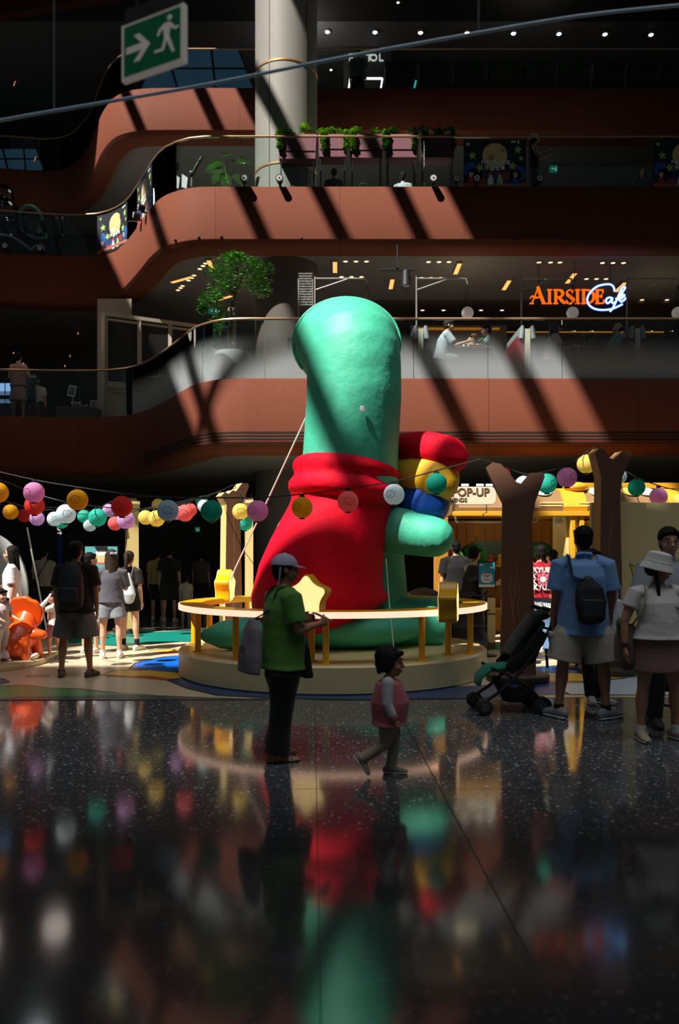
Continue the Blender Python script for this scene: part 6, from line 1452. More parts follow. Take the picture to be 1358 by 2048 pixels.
w_shoe = mat('shoe_white', S((214, 212, 206)), .6); g_shoe = mat('shoe_grey', S((150, 150, 150)), .6, var=.3, bscale=30); k_shoe = mat('shoe_black', (.02, .02, .02), .6); sole_w = mat('sole_white', S((205, 200, 190)), .6); sole_k = mat('sole_dark', (.03, .03, .03), .7)
blackc = cloth((22, 22, 24)); sock_k = cloth((18, 18, 20), 'sock_black'); sock_w = cloth((220, 220, 216), 'sock_white')
# --- woman in green with cap
J = person('woman in green tee, lavender cap and black trousers, in front of the stage', gxy(563, 1516), .885, .93, R(118), lean=2, bw=1.08, belly=.02,
    legs={'L': ((.02, -.16, -1), (.0, .16, -1), (.15, -1, 0)), 'R': ((-.03, .10, -1), (-.02, .10, -1), (-.2, -1, 0))},
    arms={'L': ((.22, -.05, -1), (-.35, -1, .22), .9), 'R': ((-.2, -.12, -1), (.35, -1, .18), .9)}, head=(-10, 2),
    top=dict(m=cloth((84, 132, 54)), sleeve=.78, hem=-.14, loose=.03, name='tee'), bottom=dict(m=blackc, kind='trousers', loose=.05, cuff=1.3), shoes=dict(kind='sandal', m=mat('sandal_strap', S((190, 175, 150)), .5), sole=mat('sandal_sole', S((150, 120, 90)), .6)),
    hair=('crop', hair_m), hat=('cap', cloth((178, 168, 192))), skin=skin_d, vox=.0075)
r = J['root']; h = (J['handL'] + J['handR']) / 2
ph = carried('phone', 'pale phone in the hands of the woman in green', 'phone', J); mb = MB(); mb.box((0, 0, 0), (.075, .15, .009), 0, Matrix.Translation(h + V3(0, -.03, .02)) @ Matrix.Rotation(R(25), 4, 'X')); mb.build('phone_body', mat('phone_white', (.6, .6, .62), .3), ph, bevel=.003)
T = J['T']; s = J['s']
tb_ = carried('drawstring_bag', 'grey drawstring bag hanging behind the woman in green', 'bag', J); c = T(-.02, .27, .06)
mb = MB(); mb.loft([c + V3(0, 0, .19), c + V3(0, 0, .12), c + V3(0, .02, -.08), c + V3(0, .03, -.20)], [(.04, .025), (.11, .05), (.155, .07), (.165, .06)], 18); mb.build('bag_body', cloth((122, 112, 116)), tb_, remesh=.012, sm=3)
mb = MB(); mb.prism([(-.05, -.06), (.05, -.07), (.06, .04), (0, .07), (-.055, .05)], .006, Matrix.Translation(c + V3(0, .085, -.06)) @ Matrix.Rotation(R(4), 4, 'X')); mb.build('print', cloth((88, 82, 84)), tb_, smooth=False)
strap_loop(J, [c + V3(0, 0, .18), T(-.06, .135, .36), T(-.09, .10, .50), T(-.10, .0, .545), T(-.09, -.09, .48), T(-.02, -.14, .3), T(.1, -.13, .1)], (.007, .007), blackc, tb_, 'cord')
strap_loop(J, [c + V3(.03, 0, .17), T(.05, .14, .30), T(.09, .10, .49), T(.10, .0, .545), T(.09, -.10, .46)], (.006, .006), blackc, tb_, 'cord')
hb_ = carried('small_bag', 'small black bag hanging in front of the woman in green', 'bag', J); c = T(.09, -.26, -.10); mb = MB(); mb.rings([[c + V3(-.09, -.04, -.12), c + V3(.09, -.04, -.12), c + V3(.09, .04, -.12), c + V3(-.09, .04, -.12)], [c + V3(-.05, -.02, .12), c + V3(.05, -.02, .12), c + V3(.05, .02, .12), c + V3(-.05, .02, .12)]]); mb.build('bag_body', blackc, hb_, smooth=False, bevel=.015); strap_loop(J, [c + V3(0, 0, .1), T(.10, -.16, .2), T(.11, -.10, .42)], (.008, .004), blackc, hb_)
mb = MB(); q = J['head']; mb.loft([q @ V3(-.075, .06, .02), q @ V3(-.08, .065, -.06), q @ V3(-.07, .07, -.12)], [.006, .005, .004], 6); mb.build('cap_strap', cloth((200, 195, 205)), D.objects[r.name])
# --- toddler
J = person('toddler in pink jacket and pale trousers walking right in front of the stage', gxy(778, 1551), .475, .90, R(84), bw=1.25, belly=.02,
    legs={'L': ((.05, -.18, -1), (.0, .12, -1), (.05, -1, 0)), 'R': ((-.04, .12, -1), (-.0, .95, -.62), (-.1, -.62, -.8))},
    arms={'L': ((.25, .05, -1), (.1, -.3, -1)), 'R': ((-.22, .02, -1), (-.05, -.42, -1))}, head=(0, 4),
    top=dict(m=cloth((176, 92, 98)), sleeve=0, hem=-.14, loose=.075, name='jacket'), bottom=dict(m=cloth((168, 150, 128)), kind='trousers', loose=.03, cuff=1.2), shoes=dict(m=cloth((158, 140, 126)), sole=sole_w, size=1.25, lace=sole_k), hair=('child', hair_m), skin=skin_d, vox=.006)
T, s = J['T'], J['s']
mb = MB()
for k in 'LR':
    sh, el, wr = J['sho' + k], J['elb' + k], J['wri' + k]; mb.loft([sh, sh.lerp(el, .5), el, el.lerp(wr, .75)], [.095 * s, .09 * s, .08 * s, .07 * s], 14, cap='round')
mb.build('sleeves', cloth((178, 172, 176)), J['root'], remesh=.007, sm=2)
mb = MB()
for k in 'LR': el, wr = J['elb' + k], J['wri' + k]; mb.loft([el.lerp(wr, .72), el.lerp(wr, .92)], [.072 * s, .062 * s], 14)
mb.build('cuffs', cloth((190, 104, 110)), J['root'])
# --- man in blue shirt
J = person('man in blue shirt and cargo shorts seen from behind, black bag across his back', gxy(1166, 1437), 1.05, 1.02, R(172), lean=0, bw=1.12,
    legs={'L': ((.20, 0, -1), (.10, .02, -1), (.75, -1, 0)), 'R': ((-.20, 0, -1), (-.06, .02, -1), (-.85, -.75, 0))},
    arms={'L': ((.16, .0, -1), (.05, -.35, -1)), 'R': ((-.16, .0, -1), (-.02, -.3, -1))}, head=(8, 0),
    top=dict(m=cloth((118, 158, 210)), sleeve=.85, hem=-.15, loose=.035, name='shirt'), bottom=dict(m=cloth((186, 178, 162)), kind='shorts', len=.92, loose=.045, wide=1.12), shoes=dict(m=g_shoe, sole=sole_w, sock=sock_k, sockh=.05, lace=sole_w, size=1.05), hair=('short', hair_m), skin=skin_d, vox=.0085)
T, s = J['T'], J['s']
mb = MB()
for sg in (-1, 1):
    h, kn = J['hip' + ('L' if sg > 0 else 'R')], J['knee' + ('L' if sg > 0 else 'R')]; c = h.lerp(kn, .55) + V3(sg * .135 * s, .02, 0); mb.box(c, (.035, .15, .17)); mb.box(c + V3(sg * .006, 0, .08), (.04, .16, .05))
mb.build('cargo_pockets', cloth((186, 178, 162)), J['root'], bevel=.012)
mb = MB(); mb.loft([T(0, .075, .535), T(0, .05, .56)], [(.075 * s, .03 * s), (.07 * s, .02 * s)], 16); mb.build('collar', cloth((118, 158, 210)), J['top'])
cb = carried('crossbody_bag', 'black crossbody bag on the back of the man in blue', 'bag', J); c = T(-.03, .20, .14)
mb = MB(); mb.loft([c + V3(.02, 0, .20), c + V3(.015, .01, .12), c + V3(0, .012, 0), c + V3(-.01, .01, -.15)], [(.05, .04), (.125, .05), (.14, .06), (.12, .05)], 16, cap='round'); mb.build('bag_body', mat('bag_black', (.012, .012, .013), .6), cb, remesh=.012, sm=4)
mb = MB(); mb.box(c + V3(-.01, .07, -.05), (.19, .02, .16)); mb.build('pocket', mat('bag_black2', (.018, .018, .02), .6), cb, bevel=.02)
strap_loop(J, [c + V3(.05, 0, .20), T(.10, .145, .36), T(.125, .13, .46), T(.13, .06, .53), T(.11, -.07, .50), T(.02, -.16, .3), T(-.12, -.15, .14), T(-.19, -.02, .06), T(-.12, .13, .06)], (.03, .006), mat('bag_black', (.012, .012, .013), .6), cb)
# --- woman with bucket hat
J = person('woman in white bucket hat, pale tee and brown skirt looking right', gxy(1316, 1480), .885, .97, R(4), bw=1.22, belly=.02,
    legs={'L': ((.17, -.02, -1), (.05, .03, -1), (.45, -1, 0)), 'R': ((-.12, .02, -1), (-.04, .03, -1), (-.1, -1, 0))},
    arms={'R': ((-.42, .02, -1), (-.02, -.10, -1), .6), 'L': ((.3, -.15, -1), (-.1, -.9, .15), .7)}, head=(58, 14),
    top=dict(m=cloth((214, 206, 202)), sleeve=.55, hem=.04, loose=.012, name='tee'), bottom=dict(m=cloth((140, 104, 98)), kind='skirt', len=.62, flare=.02), shoes=dict(m=mat('shoe_taupe', S((170, 150, 132)), .6), sole=sole_w, sock=sock_w, sockh=.06, lace=sole_w), hair=('braids', hair_m), hat=('bucket', cloth((222, 220, 214))), skin=skin_d, vox=.0075)
T, s = J['T'], J['s']
wt_ = carried('wrist_watch', 'black watch on the wrist of the bucket hat woman', 'watch', J); e, w = J['elbR'], J['wriR']; dd = (w - e).normalized(); mb = MB(); p = e.lerp(w, .9); mb.loft([p - dd * .012, p + dd * .012], [.034 * s, .033 * s], 14); mb.build('strap', blackc, wt_); mb = MB(); mb.box(p + V3(-.032 * s, -.01, 0), (.014, .036, .042)); mb.build('dial', k_shoe, wt_, bevel=.004)
tb2 = carried('shoulder_bag', 'brown tote with green trim on the arm of the bucket hat woman', 'bag', J); c = T(-.25, .12, .03)
mb = MB(); mb.loft([c + V3(0, 0, .12), c, c + V3(.01, 0, -.19), c + V3(.04, 0, -.24)], [(.06, .10), (.09, .12), (.10, .12), (.06, .08)], 16); mb.build('bag_body', cloth((108, 92, 80)), tb2, remesh=.012, sm=3)
mb = MB(); mb.ball(c + V3(-.07, -.06, .12), (.035, .05, .06), 10, n=7); mb.ball(c + V3(-.05, -.08, .06), (.03, .03, .05), 10, n=7); mb.build('green_charm', cloth((52, 96, 50)), tb2)
strap_loop(J, [c + V3(.02, -.05, .10), T(-.22, -.06, .24), T(-.17, -.10, .40), T(-.145, -.04, .52), T(-.14, .07, .50), T(-.17, .12, .3), c + V3(.02, .05, .10)], (.012, .004), cloth((150, 160, 110)), tb2)
mb = MB(); q = [T(.06 + .02 * j, -.137, .335 + .012 * math.sin(j * 1.4)) for j in range(6)]; mb.tube(q, .004, 5); q = [T(.075 + .015 * j, -.138, .315 + .008 * math.cos(j * 2)) for j in range(5)]; mb.tube(q, .004, 5); mb.build('embroidery', cloth((90, 82, 80)), J['top'])
# --- man with glasses
J = person('man with glasses in grey tee facing us at the right edge', V3(2.88, 7.05, 0), 1.025, 1.06, R(6), bw=1.18, belly=.03,
    arms={'R': ((-.35, -.2, -1), (.1, -.8, -.4), .8), 'L': ((.2, -.3, -1), (.0, -.8, -.3), .8)}, head=(-12, 4),
    top=dict(m=cloth((152, 156, 164)), sleeve=.8, hem=-.12, loose=.03, name='tee'), bottom=dict(m=cloth((42, 42, 46)), kind='trousers', loose=.03), shoes=dict(m=k_shoe, sole=sole_k), hair=('short', hair_m), skin=skin_l, vox=.0075)
q = J['head']; mb = MB()
for e in (-1, 1):
    mb.loft([q @ V3(e * .036 + .029 * math.cos(a), -.101 + .012 * abs(math.cos(a)) * (1 if math.cos(a) * e > 0 else 0), .004 + .023 * math.sin(a)) for a in (2 * PI * j / 20 for j in range(21))], [.0024] * 21, 6); mb.tube([q @ V3(e * .065, -.09, .01), q @ V3(e * .078, -.02, .012), q @ V3(e * .078, .02, .0)], .002, 6)
mb.tube([q @ V3(-.008, -.102, .01), q @ V3(0, -.105, .013), q @ V3(.008, -.102, .01)], .002, 6)
gl = carried('glasses', 'thin dark rimmed glasses on the man at the right edge', 'glasses', J); mb.build('frame', mat('glasses_rim', (.03, .025, .02), .4), gl)
# --- hidden person behind the man in blue
J = person('person in black trousers mostly hidden behind the blue shirted man', gxy(1183, 1408), .92, .95, R(20), bw=.95, legs={'L': ((.03, -.05, -1), (.02, .05, -1), (.6, -1, 0)), 'R': ((.10, .0, -1), (.14, .06, -1), (-.5, -1, 0))}, top=dict(m=cloth((60, 62, 70)), sleeve=.7), bottom=dict(m=blackc, kind='trousers', loose=.02), shoes=dict(m=g_shoe, sole=sole_w), hair=('short', None), vox=.012, face=False)
pb = thing('plastic_bag', 'white plastic bag hanging beside the man in blue shorts', 'bag', V3((1238 - CX) * 7.9 / F, 7.9, .62)); mb = MB(); mb.loft([(0, 0, .42), (0, 0, .26), (0, 0, .1), (0, 0, .0)], [(.03, .03), (.07, .05), (.09, .06), (.06, .05)], 14, cap='round'); mb.build('bag_body', mat('bag_white', (.6, .65, .72), .4, bump=.5, bscale=12), pb, remesh=.012, sm=2); mb = MB(); mb.tube(smooth_path([(-.02, 0, .4), (-.01, 0, .56), (.02, 0, .56), (.03, 0, .4)], 4), .006); mb.build('handle', mat('bag_white', (.6, .65, .72), .4), pb)
# --- left group
J = person('man in black tee with black backpack and grey shorts seen from behind', gxy(152, 1354), .985, 1.02, R(182), bw=1.12, legs={'L': ((.15, 0, -1), (.07, .02, -1), (.2, -1, 0)), 'R': ((-.15, 0, -1), (-.07, .02, -1), (-.3, -1, 0))}, arms={'L': ((.2, 0, -1), (.02, -.15, -1)), 'R': ((-.2, 0, -1), (-.02, -.2, -1))},
    top=dict(m=cloth((34, 32, 32)), sleeve=.8, hem=-.08, loose=.03), bottom=dict(m=cloth((112, 108, 104)), kind='shorts', len=.95, loose=.04, wide=1.1), shoes=dict(m=mat('shoe_brown', S((92, 78, 68)), .6), sole=sole_k, sock=sock_k, sockh=.02), hair=('short', None), skin=skin_d, vox=.011)
T, s = J['T'], J['s']
bp = carried('backpack', 'black backpack on the man in grey shorts', 'backpack', J); mb = MB(); c = T(0, .21, .27); mb.loft([c + V3(0, 0, .22), c + V3(0, .01, .1), c + V3(0, .02, -.1), c + V3(0, .01, -.24)], [(.11, .06), (.15, .085), (.16, .10), (.15, .08)], 18, cap='round'); mb.build('bag_body', mat('bag_black', (.012, .012, .013), .6), bp, remesh=.014, sm=4); mb = MB(); mb.box(c + V3(0, .11, -.12), (.22, .04, .18)); mb.build('pocket', mat('bag_black2', (.018, .018, .02), .6), bp, bevel=.02)
for e in (-1, 1): strap_loop(J, [T(e * .09, .14, .46), T(e * .11, .02, .54), T(e * .12, -.12, .42), T(e * .14, -.12, .22), T(e * .15, .1, .1)], (.024, .006), mat('bag_black', (.012, .012, .013), .6), bp)
J = person('young woman in dark grey shirt and grey shorts with long hair, seen from behind', gxy(222, 1317), .93, .95, R(-165), legs={'L': ((.07, -.02, -1), (.02, .02, -1), (.1, -1, 0)), 'R': ((-.07, .05, -1), (-.03, .06, -1), (-.2, -1, 0))}, arms={'R': ((-.2, -.2, -1), (-.1, -.9, .3)), 'L': ((.16, .0, -1), (.02, -.2, -1))}, head=(20, 0), top=dict(m=cloth((92, 92, 100)), sleeve=.9, hem=-.02, loose=.03), bottom=dict(m=cloth((128, 132, 140)), kind='shorts', len=.62, loose=.035, wide=1.15), shoes=dict(m=w_shoe, sole=sole_w, sock=sock_w, sockh=.06), hair=('long', hair_b), vox=.011)
T = J['T']
J2 = person('young woman in black shorts with ponytail standing right of the grey shirted one', gxy(258, 1300), .92, .95, R(165), legs={'L': ((.05, -.05, -1), (.02, .02, -1), (.2, -1, 0)), 'R': ((-.12, .06, -1), (-.12, .06, -1), (-.2, -1, 0))}, head=(10, 0), top=dict(m=cloth((40, 36, 38)), sleeve=.8, hem=-.05), bottom=dict(m=blackc, kind='shorts', len=.55, loose=.03), shoes=dict(m=w_shoe, sole=sole_w, sock=sock_k, sockh=.12), hair=('tailhigh', hair_b), vox=.011)
T = J2['T']
sb2 = carried('shoulder_bag', 'pale grey hobo bag between the two young women', 'bag', J2); c = T(-.12, .22, .16); mb = MB(); mb.loft([c + V3(0, 0, .24), c + V3(0, .0, .1), c + V3(0, .01, -.08), c + V3(0, .0, -.17)], [(.02, .02), (.07, .05), (.125, .08), (.09, .06)], 16, cap='round'); mb.build('bag_body', mat('bag_silver', S((190, 200, 205)), .5), sb2, remesh=.012, sm=3); strap_loop(J2, [c + V3(0, 0, .23), T(-.12, .14, .40), T(-.12, .05, .53), T(-.12, -.06, .5)], (.014, .005), cloth((220, 220, 220)), sb2)
mb = MB()
for a, rr in ((.3, 0), (-.3, 0)): mb.ball((J['head'] @ V3(.09 * a, .125, .06)), (.03, .02, .022), 8, n=6)
mb.build('hair_bow', cloth((150, 165, 190)), J['root'])
person('short haired person pointing at the teal notice board', V3((181 - CX) * 12.3 / F, 12.3, .005), .90, .95, R(165), arms={'R': ((-.35, -.9, -.1), (-.45, -.8, .2), .2), 'L': ((.15, 0, -1), (.1, -.1, -1))}, head=(-35, 0), top=dict(m=cloth((60, 66, 78)), sleeve=.5), bottom=dict(m=cloth((215, 215, 215)), kind='shorts', len=.9), shoes=dict(m=w_shoe, sole=sole_w), hair=('short', None), vox=.013)
person('long haired girl in white shirt and dark skirt behind the orange dinosaur', V3((24 - CX) * 11.7 / F, 11.7, .005), .96, .97, R(-75), arms={'L': ((.1, .1, -1), (.05, -.1, -1)), 'R': ((-.1, -.45, -1), (-.05, -.8, -.5))}, top=dict(m=cloth((220, 222, 226)), sleeve=.85, hem=.02, loose=.02), bottom=dict(m=cloth((52, 54, 60)), kind='skirt', len=.5, flare=.03), shoes=dict(m=w_shoe, sole=sole_w), hair=('long', hair_m), vox=.011)
person('small child in white at the left edge beside the orange dinosaur', V3((2 - CX) * 10.75 / F, 10.75, .076), .55, .80, R(60), bw=1.1, arms={'L': ((.1, -.5, -1), (.0, -.9, -.3)), 'R': ((-.1, -.5, -1), (.0, -.9, -.35))}, top=dict(m=cloth((214, 196, 196)), sleeve=.6, loose=.03), bottom=dict(m=cloth((222, 216, 208)), kind='trousers', loose=.04, cuff=2), shoes=dict(m=cloth((214, 150, 150)), sole=sole_w), hair=('bob', None), vox=.009)
person('little girl in white tee and plaid skirt reaching for the white horn', V3((108 - CX) * 11.5 / F, 11.5, .005), .56, .80, R(-82), bw=1.0, legs={'L': ((.03, -.25, -1), (.02, .05, -1), (.1, -1, 0)), 'R': ((-.03, .16, -1), (-.02, .2, -1), (-.1, -1, 0))}, arms={'L': ((.3, -1, -.35), (.2, -1, -.25), .3), 'R': ((-.25, -1, -.4), (-.1, -1, -.3), .3)}, top=dict(m=cloth((226, 222, 214)), sleeve=.7, hem=-.0, loose=.03), bottom=dict(m=mat('plaid', S((176, 140, 140)), .8, var=.35, bscale=25), kind='skirt', len=.75, flare=.09), shoes=dict(m=mat('shoe_lilac', S((170, 170, 195)), .6), sole=sole_w, sock=sock_w, sockh=.05), hair=('tail', None), vox=.009)
# --- dim people in the hall behind
DIM = [('dim person with crossbody strap in the dark hall at far left', 88, 17.0, .98, 180, (150, 145, 135), (40, 40, 44), 'short'), ('dim person in yellow tee in the dark hall', 316, 18.5, .97, 180, (170, 150, 80), (40, 40, 44), 'short'), ('dim person with black backpack in the dark hall', 339, 18.0, 1.0, 185, (44, 44, 44), (50, 50, 54), 'short'), ('dim person in grey far back in the dark hall', 402, 20.0, .95, 170, (88, 86, 88), (40, 40, 44), 'bob')]
for lab, x, d, s, rz, c1, c2, hr in DIM:
    J = person(lab, V3((x - CX) * d / F, d, 0), s, .98, R(rz), top=dict(m=cloth(c1), sleeve=.8, loose=.03), bottom=dict(m=cloth(c2), kind='shorts', len=.95), shoes=dict(m=w_shoe, sole=sole_w), hair=(hr, None), vox=.016, face=False)
    T = J['T']
    if 'crossbody' in lab: b_ = carried('crossbody_bag', 'dark crossbody bag on the dim person at far left', 'bag', J); c = T(.17, .14, .02); mb = MB(); mb.box(c, (.2, .09, .2)); mb.build('bag_body', blackc, b_, bevel=.03); strap_loop(J, [c, T(.0, .15, .3), T(-.11, .08, .52), T(-.1, -.08, .5)], (.02, .006), blackc, b_)
    if 'backpack' in lab: b_ = carried('backpack', 'black backpack on the dim person in the hall', 'backpack', J); mb = MB(); c = T(0, .2, .26); mb.loft([c + V3(0, 0, .2), c + V3(0, 0, -.2)], [(.13, .08), (.15, .09)], 12, cap='round'); mb.build('bag_body', blackc, b_)
person('dim small child in pale clothes in the dark hall', V3((372 - CX) * 17.6 / F, 17.6, 0), .62, .85, R(180), top=dict(m=cloth((170, 165, 150)), sleeve=.8), bottom=dict(m=cloth((150, 146, 136)), kind='trousers', loose=.03), shoes=dict(m=w_shoe, sole=sole_w), hair=('short', None), vox=.014, face=False)
# --- at the pop-up shop
J = person('woman in dark red printed tee and blue jeans seen from behind at the shop', V3((1081 - CX) * 12.1 / F, 12.1, .005), .97, 1.0, R(178), bw=1.12, head=(25, 0), arms={'L': ((.25, 0, -1), (.05, -.4, -.8)), 'R': ((-.25, -.05, -1), (-.1, -.6, -.6))}, top=dict(m=cloth((150, 22, 38)), sleeve=.8, hem=-.02, loose=.03, name='tee'), bottom=dict(m=cloth((104, 136, 170)), kind='trousers', loose=.03, cuff=1.6), shoes=dict(m=w_shoe, sole=sole_w), hair=('bob', None), vox=.011)
T, s = J['T'], J['s']; tw = paint((232, 215, 215), 'tee_print', .8); tp = paint((205, 100, 120), 'tee_flower', .8)
yb = .172
for tx_, z in (('KYUBI', .415), ('K        I', .32), ('K        I', .235), ('KYUBI', .15)):
    p = T(0, yb - (.02 if z > .4 else 0) + (.012 if z < .2 else .004), z); text(tx_, .105, tw, J['top'], p, (R(90), 0, R(180)), .006, .004)
mb = MB(); c = T(.0, yb + .012, .275)
for j in range(8): a = 2 * PI * j / 8; u_ = V3(math.cos(a), 0, math.sin(a)); w_v = V3(-math.sin(a), 0, math.cos(a)); q = [c + u_ * .03, c + u_ * .075 + w_v * .03, c + u_ * .125, c + u_ * .075 - w_v * .03]; mb.rings([q, [p + V3(0, .005, 0) for p in q]])
mb.mi = 1; mb.rings([[c + V3(.045 * math.cos(a), k, .045 * math.sin(a)) for a in (2 * PI * j / 16 for j in range(16))] for k in (0, .009)]); mb.build('flower_print', [tp, tw], J['top'], smooth=False)
J = person('boy in white tee with a red bag at the shop, beside the woman in jeans', V3((1104 - CX) * 12.6 / F, 12.6, .005), .93, .96, R(205), arms={'R': ((-.15, -.4, -1), (-.1, -.7, -.2)), 'L': ((.2, -.2, -1), (0, -.7, -.3))}, top=dict(m=cloth((205, 214, 222)), sleeve=.8), bottom=dict(m=cloth((60, 60, 66)), kind='trousers'), shoes=dict(m=w_shoe, sole=sole_w), hair=('short', None), vox=.013, face=False)
rb = thing('tote_bag', 'red and pink paper tote hanging beside the blue jeans', 'bag', V3((1115 - CX) * 12.0 / F, 12.0, .86)); mb = MB(); mb.box((0, 0, .1), (.28, .1, .22)); mb.build('bag_body', mat('bag_red', S((190, 96, 90)), .6, var=.4, bscale=14), rb, bevel=.01); mb = MB(); mb.tube(smooth_path([(-.08, -.03, .2), (-.05, -.03, .36), (.0, -.03, .38), (.06, -.03, .2)], 4), .009); mb.build('handle', mat('bag_strap_red', S((180, 30, 34)), .6), rb)
person('short haired woman in beige tee at the shop, left of the tree prop', V3((948 - CX) * 12.6 / F, 12.6, .005), .96, .98, R(110), arms={'L': ((.1, -.3, -1), (0, -1, .1)), 'R': ((-.1, -.3, -1), (.1, -1, .05))}, head=(0, 12), top=dict(m=cloth((186, 166, 138)), sleeve=.8, loose=.03), bottom=dict(m=cloth((96, 86, 76)), kind='skirt', len=.95), shoes=dict(m=k_shoe, sole=sole_k), hair=('bob', None), vox=.012, face=False)
person('man in black seen from behind beside the beige woman', V3((912 - CX) * 13.6 / F, 13.6, .005), 1.03, 1., R(185), bw=1.1, top=dict(m=cloth((26, 26, 28)), sleeve=.8, loose=.03), bottom=dict(m=cloth((40, 40, 46)), kind='trousers'), shoes=dict(m=k_shoe, sole=sole_k), hair=('short', None), vox=.013, face=False)
person('dim visitor inside the shop just right of the tree prop', V3((1042 - CX) * 13.6 / F, 13.6, .005), .97, .98, R(190), head=(30, 0), top=dict(m=cloth((70, 60, 50)), sleeve=.8), bottom=dict(m=blackc, kind='trousers'), shoes=dict(m=k_shoe, sole=sole_k), hair=('bob', None), vox=.014, face=False)
person('dim visitor in the shop behind the blue shirted man', V3((1168 - CX) * 14.2 / F, 14.2, .005), .97, .98, R(180), top=dict(m=cloth((48, 46, 48)), sleeve=.8), bottom=dict(m=blackc, kind='trousers'), shoes=dict(m=k_shoe, sole=sole_k), hair=('bob', None), vox=.015, face=False)
# --- café and balconies
def seated(lab, x, d, s, rz, c1, c2, hr, arms, lean, hm=None, head=(0, 0), z=Z1, sit=.47, vox=.011, sk=None):
    sl = ((.06, -1, -.05), (.02, .1, -1))
    return person(lab, V3((x - CX) * d / F, d, z), s, .98, R(rz), lean=lean, legs={'L': sl, 'R': ((-.06, -1, -.05), (-.02, .1, -1))}, arms=arms, head=head, top=dict(m=cloth(c1), sleeve=.75, loose=.025), bottom=dict(m=cloth(c2), kind='trousers'), shoes=dict(m=w_shoe, sole=sole_w), hair=(hr, hm), vox=vox, sit=sit, skin=sk)
seated('man in grey tee reaching across the café table', 880, 15.9, 1.02, 90, (176, 184, 192), (160, 165, 165), 'short', {'L': ((.1, -.8, -.6), (0, -1, .35), .8), 'R': ((-.1, -.55, -.8), (.05, -1, .35), .8)}, 14, hair_b)
seated('child in green tee leaning on the café table opposite the man', 985, 16.0, .80, -90, (140, 170, 160), (60, 60, 60), 'short', {'L': ((.1, -.6, -.7), (0, -1, .1)), 'R': ((-.1, -.6, -.7), (0, -1, .1))}, 12, hair_b, (0, 10), sit=.56)
seated('woman with violet hair and pink tee at the café table', 1100, 15.9, .93, 92, (222, 186, 180), (60, 60, 64), 'long', {'L': ((.1, -.4, -.9), (0, -1, .1)), 'R': ((-.15, -.4, -.9), (0, -1, -.05))}, 8, hair_v)
seated('bald man in teal tee leaning back at the café table', 1222, 16.1, 1.0, -90, (100, 150, 150), (60, 64, 68), 'bald', {'L': ((.1, -.2, -1), (0, -.6, -.8)), 'R': ((-.1, .0, -1), (-.1, -.6, -.7))}, -12)
person('woman in a pinkish dress seen from behind on the lowest balcony, far left', V3((37 - CX) * 19.7 / F, 19.7, Z1), .98, .98, R(180), arms={'R': ((-.3, -.2, -1), (-.1, -.9, .2)), 'L': ((.3, -.2, -1), (.1, -.9, .2))}, legs={'L': ((.05, 0, -1), (.02, 0, -1)), 'R': ((-.05, 0, -1), (-.02, 0, -1))}, top=dict(m=cloth((150, 118, 112)), sleeve=0, loose=.03), bottom=dict(m=cloth((150, 130, 124)), kind='skirt', len=1.0, flare=.05), shoes=dict(m=w_shoe, sole=sole_w), hair=('short', None), vox=.015, face=False)
person('person in dark teal beside the woman in the pinkish dress', V3((56 - CX) * 20.5 / F, 20.5, Z1), .93, .98, R(190), top=dict(m=cloth((40, 80, 92)), sleeve=.8, hem=-.2, loose=.03), bottom=dict(m=blackc, kind='trousers'), shoes=dict(m=w_shoe, sole=sole_w), hair=('short', None), vox=.016, face=False)
seated('masked seated person in white tee behind the small stall table', 74, 20.7, .92, 20, (200, 200, 200), (50, 50, 52), 'short', {}, 0, vox=.015)
seated('seated person behind the second planter on the middle balcony', 668, 20.0, .98, 185, (60, 62, 70), (40, 40, 44), 'short', {}, 0, z=Z2, vox=.015)
seated('seated person in striped white top behind the fourth planter', 806, 20.2, .98, 170, (170, 176, 178), (40, 40, 44), 'short', {}, 0, z=Z2, vox=.015)
seated('dim person sitting behind the pale cloth table', 1284, 19.9, .95, 0, (50, 52, 58), (40, 40, 44), 'long', {}, 0, z=Z2, vox=.015)
J = person('woman in white sun hat standing right of the moon banner', V3((1067 - CX) * 18.9 / F, 18.9, Z2), .95, .98, R(80), bw=.95, arms={'L': ((.1, -.4, -1), (0, -1, .4)), 'R': ((-.1, -.4, -1), (0, -1, .3))}, top=dict(m=cloth((24, 24, 26)), sleeve=0, loose=.02), bottom=dict(m=blackc, kind='trousers'), shoes=dict(m=w_shoe, sole=sole_w), hair=('long', None), hat=('bucket', cloth((226, 222, 214))), vox=.013, face=False)
person('dark figure in pale tee standing at the top balcony rail', V3((716 - CX) * 23.4 / F, 23.4, Z3), 1.0, .98, R(180), top=dict(m=cloth((120, 128, 126)), sleeve=.7, loose=.03), bottom=dict(m=blackc, kind='trousers'), shoes=dict(m=k_shoe, sole=sole_k), hair=('short', None), vox=.015, face=False)
# ================================================================ orange rider, strollers, last ground objects
orm = mat('rider_orange', S((240, 92, 22)), .3, coat=.3, var=.06, bscale=2)
hw = mat('horn_white', S((235, 228, 214)), .4)
q = V3((40 - CX) * 11.1 / F, 11.1, .076)
di = thing('dinosaur_rider', 'orange horned dinosaur ride-on toy with white horns, seen from behind', 'toy', q, R(170))
mb = MB()
mb.loft([(0, .12, .22), (0, .02, .30), (0, -.12, .38)], [(.21, .20), (.22, .22), (.17, .18)], 24, cap='round')                         # body, rear towards us
mb.loft([(.0, -.10, .42), (0, -.22, .56)], [(.15, .15), (.17, .16)], 20, cap='round')
mb.ball((0, -.26, .56), (.17, .19, .17), 22)
for e in (-1, 1):
    mb.loft([(e * .14, .14, .20), (e * .15, .12, .06)], [.085, .08], 14, cap='round'); mb.loft([(e * .14, -.16, .22), (e * .15, -.20, .06)], [.075, .075], 14, cap='round')
